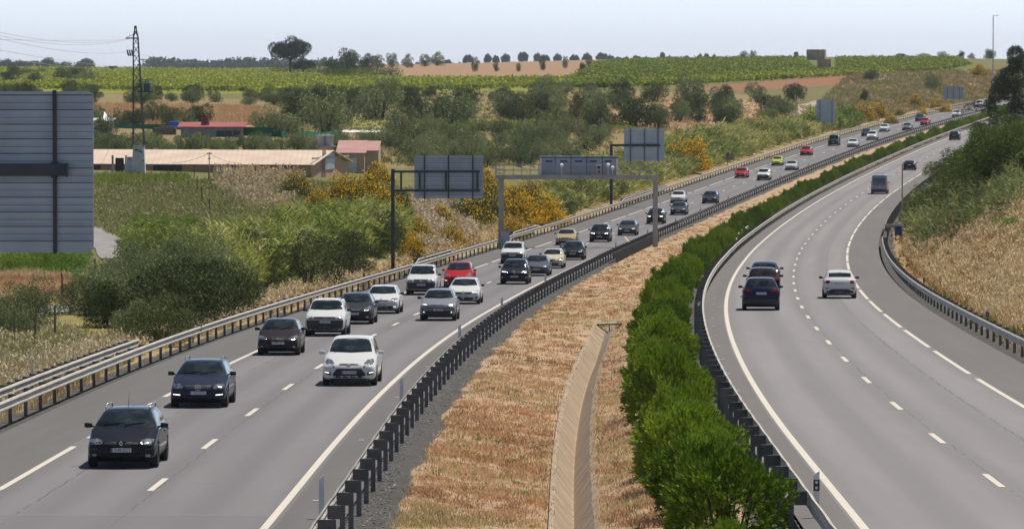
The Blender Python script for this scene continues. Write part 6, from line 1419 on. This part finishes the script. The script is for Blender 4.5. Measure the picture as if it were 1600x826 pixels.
for i, (x, y, s, kk, lab) in enumerate([
 (462,312,1.35,'d','dark rounded broom with few flowers in front of the shed gable'), (500,330,1.0,'m','broom with yellow flowers below the dark rounded broom'), (540,318,1.4,'m','wide broom with many yellow tips below the brick store'), (575,322,1.5,'m','broom dotted yellow in the middle between store and first sign'), (590,292,1.3,'m','broom just below the pinkish roofed store'), (600,345,1.35,'m','broom behind the first sign post top'), (620,330,1.2,'d','dark broom right behind the first sign post'), (630,395,1.1,'m','broom behind the lower part of the first sign post'), (645,405,.9,'m','yellow broom at the foot of the first sign post'), (650,375,1.1,'m','broom right of the first sign post'),
 (690,352,.95,'m','small yellow broom in dry grass below the first sign'), (706,386,1.05,'m','low yellow-topped broom beside the outer rail'), (735,350,1.9,'d','large almost black broom under the right half of the first sign'), (765,342,1.8,'d','large dark broom left of the gantry post'), (757,305,1.5,'m','broom beside the right edge of the first sign'), (800,330,1.5,'y','bright yellow broom right behind the gantry left post'), (815,350,1.5,'y','very bright yellow broom left of the gap under the message board'), (800,372,1.1,'y','low bright yellow broom at the gantry foot'), (848,352,1.7,'y','tall bright yellow broom, rightmost under the message board'), (826,318,1.5,'d','dark unflowered broom under the message board'), (845,322,1.2,'y','yellow broom top just under the message board'),
 (1074,266,2.5,'y','large orange-yellow broom beside the road behind the gantry'), (1052,260,1.6,'y','smaller yellow broom at the left shoulder of the large orange one'), (1350,190,1.9,'m','yellow-topped broom mass beside the far road, left'), (1372,184,1.6,'m','yellow-topped broom mass beside the far road, centre'), (1392,194,1.2,'m','dark broom with some yellow right of the mass'), (1430,166,1.4,'m','broom halfway to the dark sign'), (1440,180,.9,'y','small bright yellow broom by the far rail'), (1463,172,1.3,'m','dark broom left of the dark sign'), (1477,176,1.0,'y','yellow broom directly below the dark sign'), (1530,120,1.9,'m','yellow broom at the foot of the tall mast'), (1405,182,.9,'d','thin dark broom on the far bank')]):
    place(BR_[kk], i, at(x, y), s * .82, lab, 'bush', None)
# ------------------------------------------------------------------ canes, grass, herbs
def blades(P, per, h, w, pal, name, lab, lean=.35, spread=.2, tip=None, headf=0, seed_tip=None, cat='grass'):
    """P (n,3) tuft positions; h, w arrays per tuft; pal colours; returns one mesh of thin bent blades"""
    n = len(P); rep = np.repeat(np.arange(n), per); m_ = len(rep); H = h[rep] * RNG.uniform(.5, 1.15, m_); Wd = w[rep]
    a = RNG.uniform(0, 6.28, m_); rad = RNG.uniform(0, 1, m_) * spread * np.maximum(h[rep], .3)
    B = P[rep] + np.stack([np.cos(a) * rad, np.sin(a) * rad, np.zeros(m_)], -1); a2 = RNG.uniform(0, 6.28, m_); ll = RNG.uniform(.2, 1, m_) * lean
    D = np.stack([np.cos(a2) * ll, np.sin(a2) * ll, np.ones(m_)], -1); D = unit(D); S = np.stack([np.cos(a), np.sin(a) * .5, np.zeros(m_)], -1); S = unit(S)
    mid = B + D * (H * .55)[:, None]; top = mid + unit(D + np.stack([np.cos(a2), np.sin(a2), np.zeros(m_)], -1) * ll[:, None] * 1.3) * (H * .45)[:, None]
    V = np.empty((m_, 4, 3)); V[:, 0] = B - np.array([0, 0, .03]); V[:, 1] = mid + S * Wd[:, None] / 2; V[:, 2] = top; V[:, 3] = mid - S * Wd[:, None] / 2
    pal = np.array(pal); tint = .5 + .6 * wob(P[:, 0], P[:, 1], 2.9, 1); pi_ = np.clip((tint * .75 + RNG.uniform(-.05, .35, n)) * len(pal), 0, len(pal) - 1).astype(int)[rep]
    c = pal[pi_] * RNG.uniform(.7, 1.25, (m_, 1)); c4 = np.repeat(c[:, None, :], 4, axis=1)
    if tip is not None: c4[:, 2] = np.array(tip) * RNG.uniform(.8, 1.15, (m_, 1)); 
    V = V.reshape(-1, 3); c4 = c4.reshape(-1, 3)
    if headf:
        k = RNG.uniform(size=m_) < headf; T = top[k]; nk = len(T); V2 = cards(T, unit(rnd_dir(nk) + np.array([0, 0, 1.2])), .16 * np.clip(H[k] * 1.5, .5, 2), Wd[k] * 2.2); V = np.concatenate([V, V2]); c4 = np.concatenate([c4, np.repeat(np.array(seed_tip) * RNG.uniform(.8, 1.15, (nk, 1)), 4, axis=0)]); m_ += nk
    o = npmesh(name, V, quads(m_), LM['attr'], col=c4); tag(o, lab, cat, None, 'stuff'); return o
def field(poly, n, h, per, pal, name, lab, wpx=1.3, wmin=.012, skiproad=True, maskf=None, **kw):
    px, py = samp(poly, n); X, Y, Z, ok = at_many(px, py); dL = X - XL(Y); dR = X - XR(Y)
    if skiproad: ok &= ~((dL > -6.9) & (dL < 5.6)) & ~((dR > -5.3) & (dR < 6.9)) | (Y > 1450)
    if maskf is not None: ok &= maskf(X, Y, dL, dR)
    ok &= ~inpoly(px, py, [(130,345),(165,366),(190,384),(208,402),(196,410),(150,408),(130,400)]) & ~inpoly(px, py, [(-40,498),(0,490),(55,481),(102,470),(102,486),(55,496),(0,506),(-40,514)])
    P = np.stack([X, Y, Z], -1)[ok]; hh = h * RNG.uniform(.6, 1.3, len(P)) * (1 + .3 * wob(P[:, 0], P[:, 1], 1.7, 4)); w = np.maximum(wmin, wpx * P[:, 1] / F * 1.0)
    return blades(P, per, hh, w, pal, name, lab, **kw)
ST = [(.72,.56,.33), (.80,.66,.42), (.62,.46,.24), (.52,.34,.17), (.76,.60,.36)]
TAN = [(.44,.27,.15), (.56,.33,.18), (.68,.42,.23), (.76,.52,.30), (.80,.60,.37), (.64,.50,.27), (.55,.44,.22)]
GRN = [(.14,.18,.05), (.20,.23,.07), (.26,.26,.09), (.32,.28,.13)]
YG_ = [(.30,.34,.06), (.24,.30,.05), (.36,.37,.09)]
# median
field([(560,826),(640,640),(760,540),(900,430),(1040,370),(1240,290),(1240,330),(1090,430),(1000,480),(970,560),(1010,680),(1040,826)], 15000, .135, 10, TAN, 'dry_grass', 'short orange-brown dry grass covering the median', spread=.9, lean=.7, maskf=lambda X, Y, dL, dR: (dL > 6.15) & ((np.abs(dL - DITCH) > .66) | (Y > 238)) & (dR < -5.6) & ((wob(X, Y, 1.1, 12) + .6 * wob(X, Y, .4, 3) > -.12) | (RNG.uniform(size=len(X)) < .25)))
field([(560,826),(640,640),(760,540),(900,430),(1040,370),(1040,440),(1000,480),(970,560),(1010,680),(1040,826)], 900, .16, 12, GRN, 'green_weed', 'sparse green weeds in the dry median', spread=.8, lean=.6, maskf=lambda X, Y, dL, dR: (dL > 6.4) & (np.abs(dL - DITCH) > .85) & (dR < -5.6) & (wob(X, Y, 3.1, 7) > .25), cat='weeds')
# right bank
field([(1375,360),(1420,330),(1600,270),(1700,270),(1700,640),(1540,540),(1440,450)], 10500, .6, 10, ST, 'wild_oats', 'tall pale wild oats covering the right bank', spread=.35, lean=.35, headf=.5, seed_tip=(.80,.64,.38), maskf=lambda X, Y, dL, dR: (dR > 8.2) & (wob(X, Y, 3.2, 21) > -.35))
field([(1375,360),(1600,330),(1700,280),(1700,640),(1540,540),(1440,450)], 5500, .42, 10, [(.50,.30,.15),(.42,.25,.13),(.30,.29,.09),(.22,.26,.06),(.55,.36,.2)], 'brown_grass', 'reddish brown and green grass patches among the wild oats', spread=.5, lean=.5, maskf=lambda X, Y, dL, dR: (dR > 8.0) & ((wob(X, Y, 5.5, 3) > .0) | (dR < 11)))
field([(1380,330),(1640,330),(1640,620),(1540,560),(1370,430)], 2200, .22, 9, TAN + GRN, 'verge_weed', 'low brown weeds along the right verge', spread=.6, lean=.6, maskf=lambda X, Y, dL, dR: (dR > 7.0) & (dR < 9.5), cat='weeds')
field([(1500,395),(1600,380),(1640,480),(1560,480),(1480,430)], 700, .35, 10, YG_, 'green_weed', 'yellow-green weed patches in the right dry grass', spread=.6, lean=.5, maskf=lambda X, Y, dL, dR: (dR > 11) & (wob(X, Y, 4.1, 9) > .1), cat='weeds')
# left verge and meadow
field([(-30,700),(215,560),(400,500),(640,430),(860,345),(1060,275),(1060,262),(860,320),(620,410),(380,470),(210,520),(-30,600)], 9000, .55, 10, ST + [(.36,.30,.13)], 'verge_grass', 'pale dry grass standing behind the left guardrails', spread=.4, lean=.4, headf=.35, seed_tip=(.76,.66,.48), maskf=lambda X, Y, dL, dR: (dL < -7.3) & (dL > -14))
field([(-30,500),(110,520),(230,560),(-30,690)], 5500, .45, 10, [(.34,.30,.12),(.42,.35,.18),(.30,.30,.08),(.5,.42,.25),(.38,.34,.07)], 'meadow_grass', 'yellow-green and straw meadow grass at the lower left', spread=.5, lean=.45, headf=.2, seed_tip=(.66,.58,.40), maskf=lambda X, Y, dL, dR: (dL < -8))
field([(147,284),(460,284),(640,300),(640,390),(420,400),(240,395),(147,355)], 13000, .55, 9, [(.20,.25,.06),(.27,.30,.09),(.32,.31,.12),(.40,.35,.17),(.23,.28,.06)], 'meadow_grass', 'green and brown meadow grass between the shed and the canes', spread=.7, lean=.5, headf=.07, seed_tip=(.52,.46,.30))
field([(340,268),(480,272),(455,330),(390,330),(340,300)], 2600, .8, 8, [(.42,.34,.18),(.50,.40,.23),(.34,.27,.13),(.28,.27,.10)], 'tall_dry_grass', 'tall pale dry grass in front of the long shed', spread=.5, lean=.3, headf=.4, seed_tip=(.60,.48,.30))
field([(640,310),(760,330),(740,380),(680,395),(650,380)], 2200, .7, 9, [(.50,.38,.2),(.60,.46,.27),(.4,.28,.14)], 'tall_dry_grass', 'pale dry grass between the brooms below the first sign', spread=.5, lean=.3, headf=.4, seed_tip=(.76,.66,.5))
field([(150,278),(290,280),(290,290),(150,296)], 1600, .7, 10, YG_, 'green_weed', 'bright yellow-green weeds in front of the white kiosk', spread=.7, lean=.5, cat='weeds')
field([(0,428),(110,436),(110,480),(0,488)], 2600, .5, 9, TAN, 'dry_grass', 'orange dry grass on the bank above the small lane', spread=.6, lean=.5)
field([(145,166),(300,168),(400,170),(445,182),(400,197),(145,195)], 5200, .8, 7, [(.62,.42,.23),(.68,.48,.28),(.55,.36,.19)], 'wheat', 'ripe golden wheat field behind the pylon', spread=.8, lean=.3, wpx=1.0, cat='wheat field')
field([(860,150),(1260,160),(1260,205),(1080,205),(860,215)], 2500, .5, 8, ST + TAN, 'dry_grass', 'pale dry grass between the scattered olive trees', spread=.9, lean=.5, wpx=1.0)
field([(1330,112),(1580,110),(1600,158),(1440,172),(1290,208),(1230,218)], 7000, .8, 8, [(.30,.27,.12),(.38,.32,.16),(.24,.26,.08),(.46,.34,.19),(.5,.4,.24)], 'hill_grass', 'dry and green grass on the far slope above the road', spread=.8, lean=.5, wpx=1.0, maskf=lambda X, Y, dL, dR: (dL < -7.2))
field([(450,150),(640,146),(950,142),(960,262),(640,262),(450,240)], 4500, .6, 8, GRN + ST[:2], 'grove_grass', 'green and straw grass between the olive trees', spread=1.0, lean=.5, wpx=1.1)
field([(640,192),(960,192),(1000,204),(640,207)], 1500, .6, 8, YG_, 'green_weed', 'yellow-green strip of weeds in the grove', spread=1.0, lean=.5, cat='weeds')
# canes
def canes(poly, n, h, per, pal, name, lab, ln=.72, wd=.085, maskf=None, **kw):
    px, py = samp(poly, n); X, Y, Z, ok = at_many(px, py); dL = X - XL(Y); dR = X - XR(Y); ok &= maskf(X, Y, dL, dR) if maskf else ok
    P = np.stack([X, Y, Z], -1)[ok]; n = len(P); cl = wob(P[:, 0], P[:, 1], 2.2, 6) * .9 + wob(P[:, 0], P[:, 1], .9, 2) * .35; kp = (cl > -.25) | (RNG.uniform(size=n) < .3); P = P[kp]; cl = cl[kp]; n = len(P)
    H = h * np.clip(1 + .42 * cl, .35, 1.5) * RNG.uniform(.7, 1.1, n); L0 = rnd_dir(n) * .16; L0[:, 2] = 1; L0 = unit(L0); lod = np.clip(P[:, 1] / 330, .8, 2.2)
    C = []; D = []; LN_ = []; W_ = []; K = []
    for k in range(per):
        t = .22 + .78 * (k + RNG.uniform(0, 1, n)) / per; a = RNG.uniform(0, 6.28, n); d = unit(np.stack([np.cos(a), np.sin(a), RNG.uniform(-.1, 1.3, n)], -1)); q = P + L0 * (H * t)[:, None]
        l = ln * lod ** .6 * RNG.uniform(.6, 1.2, n); C.append(q + d * l[:, None] * .45); D.append(d); LN_.append(l); W_.append(wd * lod * RNG.uniform(.7, 1.2, n)); K.append(np.arange(n))
    C.append(P + L0 * (H * .5)[:, None]); D.append(L0); LN_.append(H); W_.append(.03 * lod); K.append(np.arange(n))
    C, D, LN_, W_, K = [np.concatenate(v) for v in (C, D, LN_, W_, K)]; m_ = len(C); pal = np.array(pal)
    tint = np.clip(.5 + .45 * wob(P[:, 0], P[:, 1], 4.5, 8) + RNG.uniform(-.3, .3, n), 0, .999); c = pal[(tint[K] * len(pal)).astype(int)] * RNG.uniform(.65, 1.3, (m_, 1))
    o = npmesh(name, cards(C, D, LN_, W_), quads(m_), LM['attr'], col=np.repeat(c, 4, axis=0)); tag(o, lab, 'canes', None, 'stuff'); return o
CN = [(.08,.12,.025), (.16,.22,.04), (.27,.32,.06), (.40,.42,.10), (.55,.52,.22)]
canes([(335,478),(400,482),(470,458),(612,416),(640,402),(640,372),(540,385),(430,405),(340,440),(250,440),(190,440),(200,425),(320,420),(400,395),(470,370),(600,355)], 7200, 2.5, 12, CN, 'giant_cane', 'tall green and straw giant canes left of the first sign post', maskf=lambda X, Y, dL, dR: (dL < -12))
canes([(205,408),(330,405),(330,425),(200,435)], 700, 1.6, 12, CN, 'giant_cane', 'lower canes beside the small lane under the huge sign')
canes([(850,350),(900,345),(960,318),(1060,285),(1150,262),(1270,228),(1290,205),(1250,196),(1180,205),(1060,222),(985,255),(880,280),(850,300)], 8200, 1.9, 12, [(.14,.18,.04),(.24,.28,.07),(.34,.36,.10),(.44,.43,.15),(.54,.49,.23)], 'giant_cane', 'yellow-green cane thicket on the slope behind the gantry', maskf=lambda X, Y, dL, dR: (dL < -9.5))
canes([(1255,205),(1345,205),(1345,190),(1320,180),(1260,190)], 1400, 2.2, 12, CN, 'giant_cane', 'cane clump at the legs of the pale square sign', maskf=lambda X, Y, dL, dR: (dL < -8.5))
canes([(1395,345),(1430,335),(1600,300),(1600,330),(1430,400)], 900, 2.6, 12, [(.14,.19,.05),(.2,.24,.08),(.28,.29,.11)], 'giant_cane', 'canes sticking out of the right tree belt', maskf=lambda X, Y, dL, dR: (dR > 8.5))
# vineyards
def vines(poly, n, lab, rowstep, pal, size=.5, rot=.25):
    px, py = samp(poly, n); X, Y, Z, ok = at_many(px, py); c, s = math.cos(rot), math.sin(rot); a = X * c + Y * s; b = -X * s + Y * c; b = np.round(b / rowstep) * rowstep + RNG.normal(size=len(b)) * .18
    X = a * c - b * s; Y = a * s + b * c; Z = ground(X, Y); qx, qy = pix(X, Y, Z); ok &= ~inpoly(qx, qy, [(1256,85),(1308,85),(1308,113),(1276,113),(1256,98)]); P = np.stack([X, Y, Z], -1)[ok]; per = 7; rep = np.repeat(np.arange(len(P)), per); m_ = len(rep)
    C = P[rep] + RNG.normal(size=(m_, 3)) * np.array([.5, .22, .28]) + np.array([0, 0, .8]); V = cards(C, rnd_dir(m_, .5), size * 1.3, size); pal = np.array(pal)
    col = pal[RNG.integers(0, len(pal), m_)] * RNG.uniform(.75, 1.2, (m_, 1)); o = npmesh('vines', V, quads(m_), LM['attr'], col=np.repeat(col, 4, axis=0)); tag(o, lab, 'vineyard', None, 'stuff')
VP = [(.34,.38,.05), (.42,.45,.06), (.24,.29,.04), (.50,.50,.09)]
vines([(0,107),(150,108),(420,112),(440,117),(600,126),(900,127),(900,136),(640,143),(420,145),(0,140)], 15000, 'yellow-green vineyard rows along the left ridge', 9, VP)
VP2 = [(.22,.29,.035), (.30,.36,.045), (.15,.20,.03), (.38,.40,.07)]
vines([(935,100),(1000,95),(1200,92.5),(1500,92),(1515,104),(1460,112),(1380,115),(1200,122),(1110,129),(950,139),(900,139),(890,128)], 15000, 'green vineyard rows over the right hillside', 14, VP2, rot=.12)
vines([(1000,137),(1110,131),(1390,116),(1390,113),(1200,119),(1000,131)], 2500, 'bright lower edge rows of the right hillside vineyard', 8, VP, rot=.12)
# shrubs along the ridge fields
cs = [];
for x in np.linspace(425, 620, 60): P = at(x, 116 + 8 * (x > 500) + RNG.uniform(-2, 3)); cs.append((P.x, P.y, P.z + 1.2))
V, n = clumps(cs, [2.2] * len(cs), 22, .6); o = npmesh('scrub', V, quads(n), LM['mimosa']); tag(o, 'grey-green scrub bank at the left end of the brown field', 'scrub', None, 'stuff')
# ------------------------------------------------------------------ loose gravel, rocks, litter
def stones(maskf, poly, n, s0, s1, pal, name, lab, cat):
    px, py = samp(poly, n); X, Y, Z, ok = at_many(px, py); dL = X - XL(Y); dR = X - XR(Y); ok &= maskf(X, Y, dL, dR); P = np.stack([X, Y, Z], -1)[ok]; m_ = len(P)
    s = RNG.uniform(s0, s1, (m_, 1, 1)); O = np.array([(1, 0, 0), (0, 1, 0), (-1, 0, 0), (0, -1, 0), (0, 0, .7), (0, 0, -.5)], float)[None] * s * RNG.uniform(.6, 1.4, (m_, 6, 3)); V = (P[:, None] + O).reshape(-1, 3)
    T = np.array([(0, 1, 4), (1, 2, 4), (2, 3, 4), (3, 0, 4), (1, 0, 5), (2, 1, 5), (3, 2, 5), (0, 3, 5)]); Fq = (np.arange(m_)[:, None, None] * 6 + T[None]).reshape(-1, 3)
    col = np.repeat(np.array(pal)[RNG.integers(0, len(pal), m_)] * RNG.uniform(.6, 1.3, (m_, 1)), 6, axis=0); o = npmesh(name, V, Fq, STM, col=col, nper=3); tag(o, lab, cat, None, 'stuff')
STM, nt, b = nmat('stone'); a_ = N(nt, 'ShaderNodeAttribute', attribute_name='Col'); nt.links.new(a_.outputs['Color'], b.inputs['Base Color']); b.inputs['Roughness'].default_value = .9
stones(lambda X, Y, dL, dR: (dL > 5.0) & (dL < 6.9) | (dR > -5.9) & (dR < -4.7), [(430,826),(600,620),(760,480),(960,380),(1100,330),(1130,350),(900,440),(760,560),(640,700),(600,826)], 9000, .015, .045, [(.13,.13,.13), (.2,.2,.2), (.08,.08,.085), (.3,.29,.28)], 'gravel', 'loose dark grey gravel strip beside the median guardrail', 'gravel')
stones(lambda X, Y, dL, dR: (dL > 7) & (dR < -5.6) & (abs(dL - DITCH) > .7), [(560,826),(640,640),(760,540),(900,430),(1040,400),(1000,480),(970,560),(1010,680),(1040,826)], 2600, .012, .04, [(.55,.46,.36), (.6,.5,.42), (.35,.28,.22), (.2,.15,.12)], 'pebbles', 'scattered pale pebbles and clods in the dry median', 'pebbles')
# small lane and track
def lane(pix_pts, wid, mat, name):
    P = [at(x, y) for x, y in pix_pts]; Q = []
    for a, b_ in zip(P[:-1], P[1:]):
        k = max(2, int((b_ - a).length / 3))
        for i in range(k): Q.append(a.lerp(b_, i / k))
    Q.append(P[-1]); rows = []
    for i, p in enumerate(Q):
        t = (Q[min(i + 1, len(Q) - 1)] - Q[max(i - 1, 0)]); t.z = 0; t.normalize(); nrm = Vector((-t.y, t.x, 0)); r = []
        for o in np.linspace(-wid / 2, wid / 2, 5): q = p + nrm * (o * (1 + .06 * math.sin(i * .9))); r.append((q.x, q.y, gz(q.x, q.y) + .06))
        rows.append(r)
    mb = MB(); mb.grid(rows); o = mb.build(name, mat, smooth=True); tag(o, kind='structure')
LN = plain('old_lane_surface', (.30,.28,.27), .9, 0, .25, .8, obj=False, bump=.3); TR = plain('dirt_track_surface', (.42,.33,.26), .9, 0, .25, .5, obj=False, bump=.3)
lane([(-60,508),(0,497),(55,487),(97,478)], 3.4, LN, 'lane'); lane([(140,352),(160,372),(185,388),(200,405)], 3.4, LN, 'lane')
lane([(1386,121),(1360,128),(1330,137),(1322,141)], 5, TR, 'dirt_track'); lane([(1318,153),(1290,160),(1262,172),(1232,196)], 5, TR, 'dirt_track')
# ------------------------------------------------------------------ light, sky, camera
SUN = Vector((.34, .34, 1.0)).normalized()
el = math.asin(SUN.z); az = math.atan2(SUN.x, SUN.y)
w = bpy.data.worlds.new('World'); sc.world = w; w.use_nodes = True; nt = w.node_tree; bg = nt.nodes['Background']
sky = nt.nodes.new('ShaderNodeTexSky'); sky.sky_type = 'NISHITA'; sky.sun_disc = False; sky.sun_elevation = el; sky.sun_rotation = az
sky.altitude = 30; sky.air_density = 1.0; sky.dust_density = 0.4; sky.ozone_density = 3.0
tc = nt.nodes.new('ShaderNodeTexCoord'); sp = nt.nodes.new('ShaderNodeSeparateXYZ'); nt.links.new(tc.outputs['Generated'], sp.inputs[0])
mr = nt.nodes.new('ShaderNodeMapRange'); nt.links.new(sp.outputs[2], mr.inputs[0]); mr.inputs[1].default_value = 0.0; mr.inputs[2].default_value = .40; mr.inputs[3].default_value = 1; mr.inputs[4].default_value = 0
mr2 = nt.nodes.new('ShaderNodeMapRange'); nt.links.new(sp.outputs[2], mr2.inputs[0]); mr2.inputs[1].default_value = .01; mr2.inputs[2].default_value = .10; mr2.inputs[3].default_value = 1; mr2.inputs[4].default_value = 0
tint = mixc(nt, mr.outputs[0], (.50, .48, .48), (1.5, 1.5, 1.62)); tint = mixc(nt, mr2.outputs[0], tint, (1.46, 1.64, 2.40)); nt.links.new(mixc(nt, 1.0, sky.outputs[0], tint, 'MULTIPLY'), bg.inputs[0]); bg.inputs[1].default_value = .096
l = bpy.data.lights.new('sun', 'SUN'); l.energy = 5.0; l.angle = R(.53); l.color = (1, .94, .83); o = bpy.data.objects.new('sun', l); COL.objects.link(o)
o.rotation_euler = SUN.to_track_quat('Z', 'Y').to_euler()
cam = bpy.data.cameras.new('camera'); co = bpy.data.objects.new('camera', cam); COL.objects.link(co)
cam.sensor_width = 36; cam.lens = 36 * F / 1600; cam.clip_end = 20000; cam.clip_start = 1
co.location = (0, 0, CAMZ); co.rotation_euler = (math.pi / 2 - PITCH, 0, 0); sc.camera = co
sc.view_settings.view_transform = 'Standard'; sc.view_settings.look = 'None'; sc.view_settings.exposure = 0.0; sc.view_settings.gamma = 1
try:
    sc.cycles.max_bounces = 5; sc.cycles.diffuse_bounces = 2; sc.cycles.glossy_bounces = 3; sc.cycles.transmission_bounces = 2; sc.cycles.volume_bounces = 0; sc.cycles.transparent_max_bounces = 4
    sc.cycles.use_adaptive_sampling = True; sc.cycles.adaptive_threshold = .02
    sc.cycles.use_denoising = True
except Exception as e: print(e)

# ------------------------------------------------------------------ haze
mb = MB(); z0, z1 = 5.0 - 60, 58.0
mb.box((0, 3150, (z0 + z1) / 2), (16000, 6700, z1 - z0))
m = bpy.data.materials.new('air'); m.use_nodes = True; nt = m.node_tree; nt.nodes.clear(); out = nt.nodes.new('ShaderNodeOutputMaterial'); pv = nt.nodes.new('ShaderNodeVolumePrincipled')
pv.inputs['Color'].default_value = (.74, .86, 1, 1); pv.inputs['Density'].default_value = .00005; pv.inputs['Anisotropy'].default_value = 0.1
nt.links.new(pv.outputs[0], out.inputs['Volume']); o = mb.build('haze', m); tag(o, kind='stuff');
